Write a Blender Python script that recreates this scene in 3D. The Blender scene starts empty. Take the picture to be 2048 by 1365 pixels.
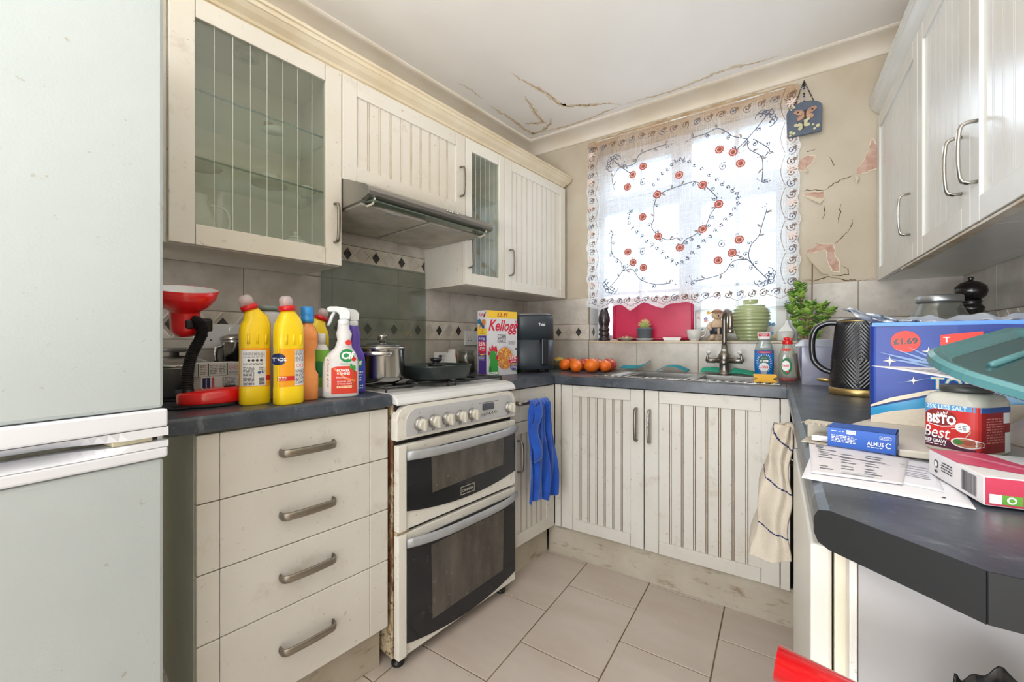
import bpy, bmesh, math, random
from mathutils import Matrix, Vector, Euler
random.seed(7)
PI = math.pi
SC = bpy.context.scene
COL = SC.collection

# ------------------------------------------------------------------ camera, world, lights, exposure
CAM = (1.4897, -2.4186, 1.0828); YAW = 0.5892
cd = bpy.data.cameras.new('camera'); cam = bpy.data.objects.new('camera', cd); COL.objects.link(cam)
cam.location = CAM; cam.rotation_euler = (PI/2, 0, YAW)
cd.sensor_width = 36; cd.lens = 814.5/2048*36; cd.clip_start = 0.02; cd.clip_end = 100
SC.camera = cam

w = bpy.data.worlds.new('daylight'); SC.world = w; w.use_nodes = True
nt = w.node_tree; nt.nodes.clear()
wo = nt.nodes.new('ShaderNodeOutputWorld'); bg = nt.nodes.new('ShaderNodeBackground')
tc = nt.nodes.new('ShaderNodeTexCoord'); sx = nt.nodes.new('ShaderNodeSeparateXYZ')
rp = nt.nodes.new('ShaderNodeValToRGB')
mr = nt.nodes.new('ShaderNodeMapRange'); mr.inputs[1].default_value = -1; mr.inputs[2].default_value = 1
nt.links.new(tc.outputs['Generated'], sx.inputs[0]); nt.links.new(sx.outputs['Y'], mr.inputs[0])
nt.links.new(mr.outputs[0], rp.inputs[0])
rp.color_ramp.elements[0].position = 0.40; rp.color_ramp.elements[0].color = (0.60, 0.62, 0.63, 1)
rp.color_ramp.elements[1].position = 0.62; rp.color_ramp.elements[1].color = (0.86, 0.94, 1.0, 1)
nt.links.new(rp.outputs[0], bg.inputs[0]); bg.inputs[1].default_value = 1.7
nt.links.new(bg.outputs[0], wo.inputs[0])

def lamp(name, kind, loc, energy, col=(1, 1, 1), size=1.0, size_y=None, rot=(0, 0, 0), spread=None):
    l = bpy.data.lights.new(name, kind); o = bpy.data.objects.new(name, l); COL.objects.link(o)
    o.location = loc; o.rotation_euler = rot; l.energy = energy; l.color = col
    if kind == 'AREA':
        l.size = size
        if size_y: l.shape = 'RECTANGLE'; l.size_y = size_y
        if spread: l.spread = spread
    elif kind == 'POINT': l.shadow_soft_size = size
    return o
# daylight through the window (outside the panes), plus added fill lamps behind the camera
lamp('window_daylight', 'AREA', (1.15, 1.9, 3.5), 115, (0.88, 0.94, 1.0), 2.2, 1.8, (math.radians(-54), 0, 0))
lamp('rear_fill_light', 'AREA', (0.5, -4.9, 1.0), 52, (0.97, 0.98, 1.0), 2.4, 1.8, (math.radians(98), 0, 0))  # added fill from behind the camera, reaches under the cabinets; no known door
lamp('upward_fill_light', 'AREA', (1.5, -3.75, .8), 64, (0.98, 0.99, 1.0), 0.8, 0.8, (math.radians(180), 0, 0))  # added fill aimed upward to brighten the ceiling; no such fitting known
lamp('rear_point_fill', 'POINT', (0.95, -3.4, 2.1), 9.0, (1.0, 0.98, 0.95), 0.15)  # added unseen fill behind the camera, not a known fitting
SC.view_settings.view_transform = 'Standard'; SC.view_settings.look = 'None'
SC.view_settings.gamma = 1; SC.view_settings.exposure = 0.58; SC.view_settings.use_curve_mapping = False
SC.cycles.max_bounces = 10; SC.cycles.transparent_max_bounces = 24; SC.cycles.caustics_reflective = False
SC.cycles.caustics_refractive = False; SC.cycles.sample_clamp_indirect = 8

# ------------------------------------------------------------------ materials
def s2l(c):
    return tuple((x/12.92 if x <= 0.04045 else ((x+0.055)/1.055)**2.4) for x in (v/255 for v in c))
MATS = {}
def mat(name, rgb, rough=0.5, metal=0.0, dirt=None, tone=None, bump=None, trans=None, coat=0, emit=None, sheen=0, sss=0, ior=None):
    """rgb 0-255; dirt=(rgb, scale, lo, hi, amount); tone=(rgb, scale, stretch); bump=(scale, strength); trans=alpha"""
    if name in MATS: return MATS[name]
    m = bpy.data.materials.new(name); m.use_nodes = True; n = m.node_tree; L = n.links
    b = n.nodes['Principled BSDF']; c = (*s2l(rgb), 1)
    b.inputs['Base Color'].default_value = c; b.inputs['Roughness'].default_value = rough; b.inputs['Metallic'].default_value = metal
    if coat: b.inputs['Coat Weight'].default_value = coat; b.inputs['Coat Roughness'].default_value = 0.1
    if sheen: b.inputs['Sheen Weight'].default_value = sheen
    if sss: b.inputs['Subsurface Weight'].default_value = sss; b.inputs['Subsurface Radius'].default_value = (0.01, 0.006, 0.003)
    if emit: b.inputs['Emission Color'].default_value = (*s2l(emit[0]), 1); b.inputs['Emission Strength'].default_value = emit[1]
    co = n.nodes.new('ShaderNodeTexCoord'); prev = None
    def noise(scale, detail=6, rough=.6, stretch=None):
        t = n.nodes.new('ShaderNodeTexNoise'); t.inputs['Scale'].default_value = scale
        t.inputs['Detail'].default_value = detail; t.inputs['Roughness'].default_value = rough
        if stretch:
            mp = n.nodes.new('ShaderNodeMapping'); mp.inputs['Scale'].default_value = stretch
            L.new(co.outputs['Object'], mp.inputs[0]); L.new(mp.outputs[0], t.inputs['Vector'])
        else: L.new(co.outputs['Object'], t.inputs['Vector'])
        return t
    def mix(fac, a, bcol):
        x = n.nodes.new('ShaderNodeMix'); x.data_type = 'RGBA'
        L.new(fac, x.inputs[0])
        if a is None: x.inputs[6].default_value = c
        else: L.new(a, x.inputs[6])
        x.inputs[7].default_value = (*s2l(bcol), 1); return x.outputs[2]
    def ramp(src, lo, hi, amt=1):
        r = n.nodes.new('ShaderNodeMapRange'); r.inputs[1].default_value = lo; r.inputs[2].default_value = hi
        r.inputs[4].default_value = amt; L.new(src, r.inputs[0]); return r.outputs[0]
    if tone:
        t = noise(tone[1], 5, .55, tone[2] if len(tone) > 2 else None)
        prev = mix(ramp(t.outputs[0], .35, .7, 1), prev, tone[0])
    if dirt:
        for d in (dirt if isinstance(dirt, list) else [dirt]):
            t = noise(d[1], 8, .7, d[5] if len(d) > 5 else None)
            prev = mix(ramp(t.outputs[0], d[2], d[3], d[4]), prev, d[0])
    if prev is not None: L.new(prev, b.inputs['Base Color'])
    if bump:
        t = noise(bump[0], 4, .6, bump[2] if len(bump) > 2 else None)
        bp = n.nodes.new('ShaderNodeBump'); bp.inputs['Strength'].default_value = bump[1]; bp.inputs['Distance'].default_value = 0.004
        L.new(t.outputs[0], bp.inputs['Height']); L.new(bp.outputs[0], b.inputs['Normal'])
    if trans is not None:
        b.inputs['Alpha'].default_value = trans
    MATS[name] = m; return m
def tglass(name, tint=(235, 245, 240), refl=0.12, rough=0.02, body=None, bodyamt=0.0):
    """thin clear sheet: tinted see-through + gloss (+ optional milky body)"""
    if name in MATS: return MATS[name]
    m = bpy.data.materials.new(name); m.use_nodes = True; n = m.node_tree; n.nodes.clear(); L = n.links
    o = n.nodes.new('ShaderNodeOutputMaterial'); t = n.nodes.new('ShaderNodeBsdfTransparent'); g = n.nodes.new('ShaderNodeBsdfGlossy')
    t.inputs[0].default_value = (*s2l(tint), 1); g.inputs['Roughness'].default_value = rough
    f = n.nodes.new('ShaderNodeFresnel'); ge = n.nodes.new('ShaderNodeNewGeometry'); io = n.nodes.new('ShaderNodeMath'); io.operation = 'MULTIPLY_ADD'
    io.inputs[1].default_value = 1/1.45-1.45; io.inputs[2].default_value = 1.45; L.new(ge.outputs['Backfacing'], io.inputs[0]); L.new(io.outputs[0], f.inputs[0])
    ad = n.nodes.new('ShaderNodeMath'); ad.operation = 'MULTIPLY_ADD'; ad.inputs[1].default_value = 0.9; ad.inputs[2].default_value = refl*0.3
    L.new(f.outputs[0], ad.inputs[0]); mx = n.nodes.new('ShaderNodeMixShader'); L.new(ad.outputs[0], mx.inputs[0])
    src = t.outputs[0]
    if body:
        d = n.nodes.new('ShaderNodeBsdfDiffuse'); d.inputs[0].default_value = (*s2l(body), 1)
        tr = n.nodes.new('ShaderNodeBsdfTranslucent'); tr.inputs[0].default_value = (*s2l(body), 1)
        m0 = n.nodes.new('ShaderNodeMixShader'); m0.inputs[0].default_value = .5; L.new(d.outputs[0], m0.inputs[1]); L.new(tr.outputs[0], m0.inputs[2])
        m2 = n.nodes.new('ShaderNodeMixShader'); m2.inputs[0].default_value = bodyamt
        L.new(src, m2.inputs[1]); L.new(m0.outputs[0], m2.inputs[2]); src = m2.outputs[0]
    L.new(src, mx.inputs[1]); L.new(g.outputs[0], mx.inputs[2]); L.new(mx.outputs[0], o.inputs[0])
    MATS[name] = m; return m

SPOT = ((124, 98, 70), 60, .635, .67, .5)
cream = mat('cream_paint', (230, 226, 216), .38, tone=((221, 213, 197), 2.2), dirt=[((170, 146, 112), 7, .60, .78, .6), SPOT], bump=(60, .04))
cream2 = mat('cream_paint_base', (214, 212, 206), .38, tone=((204, 199, 188), 2.5), dirt=[((160, 140, 110), 9, .58, .76, .45), SPOT], bump=(60, .04))
creamw = mat('cream_paint_pale', (238, 234, 224), .3, tone=((226, 220, 206), 2.0), dirt=((170, 150, 120), 9, .70, .85, .5), bump=(60, .03))
grime = mat('groove_grime', (186, 168, 140), .8, tone=((214, 202, 180), 14))
grimed = mat('dark_grime', (120, 100, 74), .85, tone=((150, 130, 100), 14))
cabin = mat('cabinet_interior', (232, 228, 214), .5)
plinthm = mat('plinth_scuffed', (188, 180, 164), .6, tone=((170, 160, 142), 6), dirt=((120, 98, 68), 11, .55, .70, .75, (1, 1, 3)))
steel = mat('brushed_steel', (170, 168, 164), .33, .9, dirt=((140, 118, 86), 12, .62, .8, .5), bump=(40, .05, (1, 1, 12)))
nickel = mat('handle_nickel', (150, 142, 130), .36, .9, dirt=((110, 92, 70), 40, .55, .75, .5))
chrome = mat('chrome', (210, 210, 212), .12, 1)
inox = mat('polished_inox', (196, 194, 190), .16, 1, dirt=((150, 130, 100), 18, .62, .8, .4))
worktop = mat('charcoal_worktop', (52, 58, 66), .3, tone=((86, 93, 103), 11), dirt=[((150, 156, 164), 9, .57, .74, .6, (1, 5, 1)), ((120, 124, 128), 120, .60, .68, .6)], bump=(90, .05))  # pale streaks and bluish tone put window sheen into the colour, beside scuffs
white = mat('white_plastic', (232, 232, 230), .35)
black = mat('black_plastic', (22, 23, 26), .35)
rubber = mat('black_rubber', (16, 16, 17), .7)
paper = mat('paper_white', (226, 226, 232), .7)
ink = mat('ink_dark', (50, 52, 60), .7)
glass = tglass('clear_glass', (247, 252, 249))
cabglass = tglass('cabinet_glass', (246, 250, 246), .1, .03, (206, 212, 198), .12)
edgeglass = mat('glass_edge_green', (60, 96, 84), .1)

# ------------------------------------------------------------------ mesh builder
class MB:
    def __init__(s): s.v = []; s.f = []; s.m = []; s.sm = []; s.mats = []
    def mi(s, m):
        if m not in s.mats: s.mats.append(m)
        return s.mats.index(m)
    def add(s, vs, fs, m, smooth=False):
        k = len(s.v); s.v += [tuple(x) for x in vs]; i = s.mi(m)
        for f in fs: s.f.append([k+a for a in f]); s.m.append(i); s.sm.append(smooth)
        return s
    def box(s, x0, x1, y0, y1, z0, z1, m, M=None):
        v = [(x, y, z) for x in (x0, x1) for y in (y0, y1) for z in (z0, z1)]
        if M is not None: v = [tuple(M @ Vector(p)) for p in v]
        return s.add(v, [(0, 1, 3, 2), (4, 6, 7, 5), (0, 4, 5, 1), (2, 3, 7, 6), (0, 2, 6, 4), (1, 5, 7, 3)], m)
    def lathe(s, prof, m, c=(0, 0, 0), seg=28, sx=1, sy=1, M=None, smooth=True, caps=True, sq=None):
        vs = []
        for (r, z) in prof:
            for k in range(seg):
                a = 2*PI*k/seg; ca, sa = math.cos(a), math.sin(a)
                if sq:  # superellipse
                    ca = math.copysign(abs(ca)**(2/sq), ca); sa = math.copysign(abs(sa)**(2/sq), sa)
                vs.append((c[0]+r*ca*sx, c[1]+r*sa*sy, c[2]+z))
        if M is not None: vs = [tuple(M @ Vector(p)) for p in vs]
        fs = []; n = len(prof)
        for i in range(n-1):
            for k in range(seg):
                a = i*seg+k; b = i*seg+(k+1) % seg; fs.append((a, b, b+seg, a+seg))
        if caps:
            if prof[0][0] > 1e-5: fs.append(tuple(reversed(range(seg))))
            if prof[-1][0] > 1e-5: fs.append(tuple(range((n-1)*seg, n*seg)))
        return s.add(vs, fs, m, smooth)
    def tube(s, path, r, m, seg=10, caps=True, smooth=True, flat=1.0, up=None):
        P = [Vector(p) for p in path]; n = len(P); R = r if isinstance(r, (list, tuple)) else [r]*n
        vs = []; u = None
        for i in range(n):
            t = (P[min(i+1, n-1)]-P[max(i-1, 0)])
            if t.length < 1e-9: t = Vector((0, 0, 1))
            t.normalize()
            if u is None:
                u = Vector(up) if up else (Vector((0, 0, 1)) if abs(t.z) < .9 else Vector((1, 0, 0)))
            u = (u-t*u.dot(t)); u = u.normalized() if u.length > 1e-6 else t.orthogonal().normalized()
            w_ = t.cross(u)
            for k in range(seg):
                a = 2*PI*k/seg; vs.append(P[i]+u*(math.cos(a)*R[i]*flat)+w_*(math.sin(a)*R[i]))
        fs = []
        for i in range(n-1):
            for k in range(seg):
                a = i*seg+k; b = i*seg+(k+1) % seg; fs.append((a, a+seg, b+seg, b))
        if caps: fs.append(tuple(range(seg))); fs.append(tuple(reversed(range((n-1)*seg, n*seg))))
        return s.add(vs, fs, m, smooth)
    def prism(s, pts, y0, y1, m, axis='y', M=None, smooth=False):
        """pts 2-D outline (x,z for axis y; x,y for axis z; y,z for axis x), extruded"""
        def p3(p, h):
            return {'y': (p[0], h, p[1]), 'z': (p[0], p[1], h), 'x': (h, p[0], p[1])}[axis]
        n = len(pts); v = [p3(p, y0) for p in pts]+[p3(p, y1) for p in pts]
        if M is not None: v = [tuple(M @ Vector(p)) for p in v]
        f = [tuple(reversed(range(n))), tuple(range(n, 2*n))]
        s.add(v, f, m)
        k = len(s.v)-2*n; i = s.mi(m)
        for a in range(n):
            b = (a+1) % n; s.f.append([k+a, k+b, k+n+b, k+n+a]); s.m.append(i); s.sm.append(smooth)
        return s
    def loft(s, secs, m, seg=32, smooth=True, M=None, caps=True):
        """secs: (cx, cy, z, rx, ry, sq, tilt) ; tilt about y"""
        vs = []
        for q in secs:
            cx, cy_, z, rx, ry, sq = q[:6]; tl = q[6] if len(q) > 6 else 0
            for k in range(seg):
                a = 2*PI*k/seg; ca, sa = math.cos(a), math.sin(a)
                x = math.copysign(abs(ca)**(2/sq), ca)*rx; y = math.copysign(abs(sa)**(2/sq), sa)*ry
                vs.append((cx+x*math.cos(tl), cy_+y, z+x*math.sin(tl)))
        if M is not None: vs = [tuple(M @ Vector(p)) for p in vs]
        n = len(secs); fs = []
        for i in range(n-1):
            for k in range(seg):
                a = i*seg+k; b = i*seg+(k+1) % seg; fs.append((a, b, b+seg, a+seg))
        if caps: fs.append(tuple(reversed(range(seg)))); fs.append(tuple(range((n-1)*seg, n*seg)))
        return s.add(vs, fs, m, smooth)
    def grid(s, fn, nu, nv, m, smooth=True, matfn=None):
        vs = [fn(i/nu, j/nv) for j in range(nv+1) for i in range(nu+1)]
        k = len(s.v); s.v += [tuple(x) for x in vs]
        for j in range(nv):
            for i in range(nu):
                mm = matfn(i/nu, j/nv) if matfn else m
                if mm is None: continue
                a = k+j*(nu+1)+i; s.f.append([a, a+1, a+nu+2, a+nu+1]); s.m.append(s.mi(mm)); s.sm.append(smooth)
        return s
    def sphere(s, c, r, m, seg=20, rings=12, sz=1, sx=1, sy=1, M=None):
        prof = [(r*math.sin(PI*i/rings), -r*sz*math.cos(PI*i/rings)) for i in range(rings+1)]
        prof[0] = (1e-6, prof[0][1]); prof[-1] = (1e-6, prof[-1][1])
        return s.lathe(prof, m, c, seg, sx, sy, M)
    def build(s, name, parent=None, bevel=0, bseg=2, solid=0, sub=0, M=None):
        me = bpy.data.meshes.new(name)
        vs = s.v if M is None else [tuple(M @ Vector(p)) for p in s.v]
        me.from_pydata(vs, [], s.f)
        for m in s.mats: me.materials.append(m)
        me.polygons.foreach_set('material_index', s.m); me.polygons.foreach_set('use_smooth', s.sm); me.update()
        bm = bmesh.new(); bm.from_mesh(me)
        bmesh.ops.remove_doubles(bm, verts=bm.verts, dist=1e-6) if not bevel else None
        if s.closed_fix: bmesh.ops.recalc_face_normals(bm, faces=bm.faces)
        bm.to_mesh(me); bm.free()
        o = bpy.data.objects.new(name, me); COL.objects.link(o)
        if parent is not None: o.parent = parent
        if solid: md = o.modifiers.new('solid', 'SOLIDIFY'); md.thickness = solid; md.offset = 0
        if sub: md = o.modifiers.new('sub', 'SUBSURF'); md.levels = sub; md.render_levels = sub
        if bevel:
            md = o.modifiers.new('bevel', 'BEVEL'); md.width = bevel; md.segments = bseg; md.limit_method = 'ANGLE'; md.angle_limit = math.radians(40)
        return o
    closed_fix = True

# frames: local x runs to the right along the wall, local y into the wall, z up
aL = -0.1118; aR = 0.016; XR = 2.1055
FL = Matrix.Rotation(PI/2+aL, 4, 'Z')
FB = Matrix.Identity(4)
FR = Matrix.Translation((XR, 0, 0)) @ Matrix.Rotation(aR-PI/2, 4, 'Z')
def tag(o, label, cat, group=None):
    o['label'] = label; o['category'] = cat
    if group: o['group'] = group
    return o
def thing(name, label, cat, F=FB, loc=(0, 0, 0), rz=0, group=None, M=None):
    o = bpy.data.objects.new(name, None); COL.objects.link(o); o.empty_display_size = .05
    o.matrix_world = F @ Matrix.Translation(loc) @ Matrix.Rotation(rz, 4, 'Z') @ (M if M is not None else Matrix.Identity(4))
    return tag(o, label, cat, group)
def struct(o): o['kind'] = 'structure'; return o
def place(o, F=FB, loc=(0, 0, 0), rz=0, M=None):
    o.matrix_world = F @ Matrix.Translation(loc) @ Matrix.Rotation(rz, 4, 'Z') @ (M if M is not None else Matrix.Identity(4)); return o

# ------------------------------------------------------------------ printed artwork (2-D shapes laid on a surface)
def text_tris(txt, size, shear=0, bold=0, width=None, align='CENTER', res=2):
    c = bpy.data.curves.new('t', 'FONT'); c.body = txt; c.size = size; c.align_x = align; c.align_y = 'CENTER'
    c.shear = shear; c.offset = bold; c.resolution_u = res; c.fill_mode = 'FRONT'
    o = bpy.data.objects.new('t', c); me = o.to_mesh()
    vs = [(v.co.x, v.co.y) for v in me.vertices]; fs = [tuple(p.vertices) for p in me.polygons]
    o.to_mesh_clear(); bpy.data.objects.remove(o); bpy.data.curves.remove(c)
    if width and vs:
        xs = [v[0] for v in vs]; w0 = max(xs)-min(xs)
        if w0 > 0:
            k = width/w0; mid = (max(xs)+min(xs))/2 if align == 'CENTER' else min(xs)
            vs = [((v[0]-mid)*k+(0 if align == 'CENTER' else 0), v[1]) for v in vs]
    return vs, fs
class Art:
    def __init__(s): s.items = []; s.k = 0
    def poly(s, pts, m, layer=None, nx=1):
        s.items.append((list(pts), [tuple(range(len(pts)))], m, s.nl(layer))); return s
    def nl(s, layer):
        if layer is not None: return layer
        s.k += 1; return s.k
    def rect(s, x0, x1, y0, y1, m, layer=None, n=10):
        vs = []; fs = []
        for i in range(n+1):
            x = x0+(x1-x0)*i/n; vs += [(x, y0), (x, y1)]
            if i: k = 2*i; fs.append((k-2, k, k+1, k-1))
        s.items.append((vs, fs, m, s.nl(layer))); return s
    def disc(s, cx, cy, r, m, layer=None, ry=None, n=24, a0=0, a1=2*PI):
        ry = ry or r; vs = [(cx, cy)]+[(cx+r*math.cos(a0+(a1-a0)*k/n), cy+ry*math.sin(a0+(a1-a0)*k/n)) for k in range(n+1)]
        s.items.append((vs, [(0, k+1, k+2) for k in range(n)], m, s.nl(layer))); return s
    def line(s, pts, wd, m, layer=None):
        vs = []; fs = []; n = len(pts)
        for i, p in enumerate(pts):
            a = pts[max(i-1, 0)]; b = pts[min(i+1, n-1)]; dx, dy = b[0]-a[0], b[1]-a[1]; l = math.hypot(dx, dy) or 1
            nx, ny = -dy/l*wd/2, dx/l*wd/2; vs += [(p[0]+nx, p[1]+ny), (p[0]-nx, p[1]-ny)]
            if i: k = 2*i; fs.append((k-2, k-1, k+1, k))
        s.items.append((vs, fs, m, s.nl(layer))); return s
    def text(s, txt, x, y, size, m, shear=0, bold=0, width=None, rot=0, layer=None, align='CENTER'):
        vs, fs = text_tris(txt, size, shear, bold, width, align); c, q = math.cos(rot), math.sin(rot)
        s.items.append(([(x+v[0]*c-v[1]*q, y+v[0]*q+v[1]*c) for v in vs], fs, m, s.nl(layer))); return s
    def small(s, x0, x1, y0, y1, rows, m, rnd=random, layer=None, dash=.008):
        """rows of tiny print: short dashes like words"""
        layer = s.nl(layer); h = (y1-y0)/rows
        for r in range(rows):
            y = y1-h*(r+.5); x = x0
            while x < x1:
                wd = rnd.uniform(.3, 1.2)*dash; xe = min(x+wd, x1-rnd.choice((0, 0, .1))*(x1-x0))
                if xe > x: s.rect(x, xe, y-h*.22, y+h*.22, m, layer, 1)
                x += wd+dash*.25
        return s
    def bars(s, x0, x1, y0, y1, m, n=14, vertical=True):
        layer = s.nl(None); rnd = random.Random(n)
        for i in range(n):
            a = i/n; b = a+rnd.uniform(.3, .75)/n
            if vertical: s.rect(x0+(x1-x0)*a, x0+(x1-x0)*b, y0, y1, m, layer, 1)
            else: s.rect(x0, x1, y0+(y1-y0)*a, y0+(y1-y0)*b, m, layer, 6)
        return s
    def into(s, mb, fn, eps=.00015):
        mb.closed_fix = False; step = getattr(fn, 'step', None)
        for vs, fs, m, l in s.items:
            if step and len(vs) < 70:
                bm = bmesh.new(); bv = [bm.verts.new((v[0], v[1], 0)) for v in vs]
                for f in fs:
                    try: bm.faces.new([bv[i] for i in f])
                    except ValueError: pass
                bmesh.ops.triangulate(bm, faces=bm.faces)
                x0 = min(v[0] for v in vs); x1 = max(v[0] for v in vs); x = x0+step
                while x < x1:
                    bmesh.ops.bisect_plane(bm, geom=bm.verts[:]+bm.edges[:]+bm.faces[:], plane_co=(x, 0, 0), plane_no=(1, 0, 0)); x += step
                bm.verts.index_update(); vs = [(v.co.x, v.co.y) for v in bm.verts]; fs = [tuple(v.index for v in f.verts) for f in bm.faces]; bm.free()
            mb.add([fn(v[0], v[1], .0003+l*eps) for v in vs], fs, m)
        return mb
    def build(s, name, fn, parent, eps=.00015):
        return s.into(MB(), fn, eps).build(name, parent)
# mapping functions: printed face on plane / on a cylinder
def on_front(y): return lambda x, z, h: (x, y-h, z)              # faces local -y
def on_left(x): return lambda y, z, h: (x-h, -y, z)               # faces local -x ; art x runs left->right seen from -x
def on_right(x): return lambda y, z, h: (x+h, y, z)
def on_top(z): return lambda x, y, h: (x, y, z+h)
def on_cyl(r, a0=-PI/2, ry=None):
    ry = ry or r
    return lambda x, z, h: ((r+h)*math.cos(a0+x/r), (ry+h)*math.sin(a0+x/r), z)

# ================================================================== THE ROOM
HC = 2.4216; HB = 2.353; H = 0.91
plaster = mat('stained_wall_paint', (200, 190, 172), .8, tone=((182, 168, 146), 2.4), dirt=((150, 122, 84), 6, .64, .85, .5), bump=(14, .25))
ceilm = mat('ceiling_paint', (246, 243, 238), .8, tone=((238, 233, 226), 1.2), bump=(30, .05))
covm = mat('coving_paint', (226, 217, 203), .7, tone=((212, 198, 176), 3), dirt=((176, 146, 100), 8, .68, .85, .4))
tilem = mat('stone_effect_wall_tile', (214, 208, 199), .28, tone=((184, 176, 165), 8), dirt=((150, 138, 124), 26, .56, .76, .45), bump=(12, .12))
tilel = mat('light_border_tile', (226, 220, 210), .3, tone=((200, 190, 176), 16), bump=(20, .15))
tiled = mat('dark_marble_inset', (48, 46, 46), .25, tone=((96, 90, 84), 60))
grout = mat('wall_grout', (150, 140, 126), .9)
groutd = mat('floor_grout', (128, 108, 78), .9, tone=((88, 70, 46), 12))
ftile = mat('floor_tile', (198, 187, 177), .34, tone=((188, 174, 163), 3, (1, 3, 1)), dirt=[((150, 128, 108), 22, .60, .80, .35), ((78, 62, 48), 34, .67, .69, .7)], bump=(8, .06))
pinkp = mat('bare_pink_plaster', (180, 140, 122), .9, tone=((202, 176, 162), 30), bump=(50, .4))
crackm = mat('crack_dark', (92, 72, 50), .9)
stainm = mat('water_stain', (206, 172, 122), .85, tone=((184, 142, 90), 40))
stainl = mat('water_stain_pale', (232, 222, 204), .85, tone=((222, 206, 180), 20))

# floor: brick-laid tiles
fl = MB(); rnd = random.Random(3)
fl.box(-1.0, 3.0, -4.2, .1, -.08, -.0025, groutd)
FT = Matrix.Rotation(.0136, 4, 'Z')
for c in range(-5, 7):
    x0 = .683+.2985*c; off = -.7875 if c % 2 == 0 else -.9925
    for r in range(-4, 9):
        y0 = off-.4035*r
        if y0 < -4 or y0 > .3: continue
        fl.box(x0+.002, x0+.2965, y0-.4015, y0-.002, -.01, 0, ftile, FT)
struct(fl.build('floor', bevel=.0012, bseg=1))
# ceiling
ce = MB(); ce.box(-1.0, 3.0, -4.2, .3, HC, HC+.1, ceilm); ce.closed_fix = False
STAIN = [[(0.36, -0.741), (0.366, -0.667), (0.4, -0.569), (0.428, -0.471), (0.434, -0.357), (0.467, -0.307), (0.531, -0.282), (0.596, -0.238), (0.668, -0.215), (0.732, -0.147)], [(0.31, -0.533), (0.293, -0.44), (0.275, -0.341), (0.268, -0.236), (0.216, -0.258), (0.162, -0.295)], [(0.099, -0.57), (0.107, -0.492), (0.126, -0.36), (0.125, -0.255), (0.134, -0.158), (0.21, -0.153), (0.294, -0.206), (0.33, -0.265)], [(0.732, -0.147), (0.836, -0.148), (0.961, -0.131), (1.07, -0.137), (1.189, -0.16), (1.283, -0.16), (1.385, -0.137), (1.482, -0.134)], [(0.084, -0.826), (0.102, -0.737), (0.106, -0.636)], [(0.215, -0.141), (0.377, -0.121), (0.539, -0.125), (0.698, -0.152)]]
def wiggle(pts, amp, n=9, rnd=random.Random(5)):
    out = []
    for a, b in zip(pts, pts[1:]):
        for k in range(n):
            t = k/n; out.append((a[0]+(b[0]-a[0])*t+rnd.uniform(-amp, amp), a[1]+(b[1]-a[1])*t+rnd.uniform(-amp, amp)))
    return out+[pts[-1]]
def ribbon(mb, pts, wd, m, fn, rnd=random.Random(9)):
    n = len(pts); vs = []
    for i, p in enumerate(pts):
        a = pts[max(i-1, 0)]; b = pts[min(i+1, n-1)]; dx, dy = b[0]-a[0], b[1]-a[1]; l = math.hypot(dx, dy) or 1
        k = wd*rnd.uniform(.35, 1.2)*min(1, 4*(i+.3)/n, 4*(n-i)/n)/2
        vs += [fn(p[0]-dy/l*k, p[1]+dx/l*k), fn(p[0]+dy/l*k, p[1]-dx/l*k)]
    mb.add(vs, [(2*i, 2*i+1, 2*i+3, 2*i+2) for i in range(n-1)], m)
for i, st in enumerate(STAIN):
    ribbon(ce, wiggle(st, .004), [.0075, .006, .005, .004, .002, .004][i], stainm, lambda x, y: (x, y, HC-.0008))
    ribbon(ce, wiggle(st, .008), [.03, .03, .028, .022, .01, .02][i], stainl, lambda x, y: (x, y, HC-.0004))
struct(ce.build('ceiling'))

def tiles(mb, x0, x1, rows, joint, pitch=.3355, yf=-.006, F=None):
    """rows = list of (z0,z1); joints at joint+k*pitch; local plane y=0"""
    g = .0018
    mb.box(x0, x1, yf+.0016, .0, rows[0][0], rows[-1][1], grout, F)
    k0 = math.floor((x0-joint)/pitch)-1
    for z0, z1, kind in rows:
        if kind == 't':
            k = k0
            while joint+k*pitch < x1:
                a = max(x0, joint+k*pitch+g); b = min(x1, joint+(k+1)*pitch-g)
                if b-a > .01: mb.box(a, b, yf, 0, z0+g, z1-g, tilem, F)
                k += 1
        else:
            mb.box(x0, x1, yf, 0, z0+g, z1-g, tilel, F)
            zc = (z0+z1)/2; hh = (z1-z0)/2-.004; P = .1425; c = kind
            while c > x0+P: c -= P
            while c < x1:
                if c-.03 > x0 and c+.03 < x1:
                    mb.prism([(c-.021, zc), (c, zc-.028), (c+.021, zc), (c, zc+.028)], yf-.0022, yf, tiled, 'y', F)
                d = c+P/2
                if d-.03 > x0 and d+.03 < x1:
                    mb.prism([(d-.028, zc), (d, zc-.036), (d+.028, zc), (d, zc+.036)], yf-.0022, yf, tilem, 'y', F)
                for e, sgn in ((c, 1), (c, -1), (d, 1), (d, -1)):
                    for top in (1, -1):
                        xa, xb = e+sgn*P/4, e
                        if min(xa, xb) < x0 or max(xa, xb) > x1: continue
                        th = .0026
                        q = [(xa-th, zc), (xa+th, zc), (xb+th, zc+top*hh), (xb-th, zc+top*hh)]
                        mb.prism(q, yf-.0034, yf, tilel, 'y', F)
                c += P
ROWS = lambda c: [(.88, 1.089, 't'), (1.089, 1.19, c), (1.19, 1.357, 't')]
# left wall (frame L: local x = -s)
wl = MB(); wl.box(-3.4, .35, 0, .12, -.02, HC+.02, plaster, FL)
tiles(wl, -2.06, 0.0, ROWS(-1.218)+[(1.357, 1.435, 't'), (1.435, 1.515, -1.174), (1.515, 1.62, 't')], -.715, F=FL)
struct(wl.build('wall_left', bevel=.0008, bseg=1))
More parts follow.
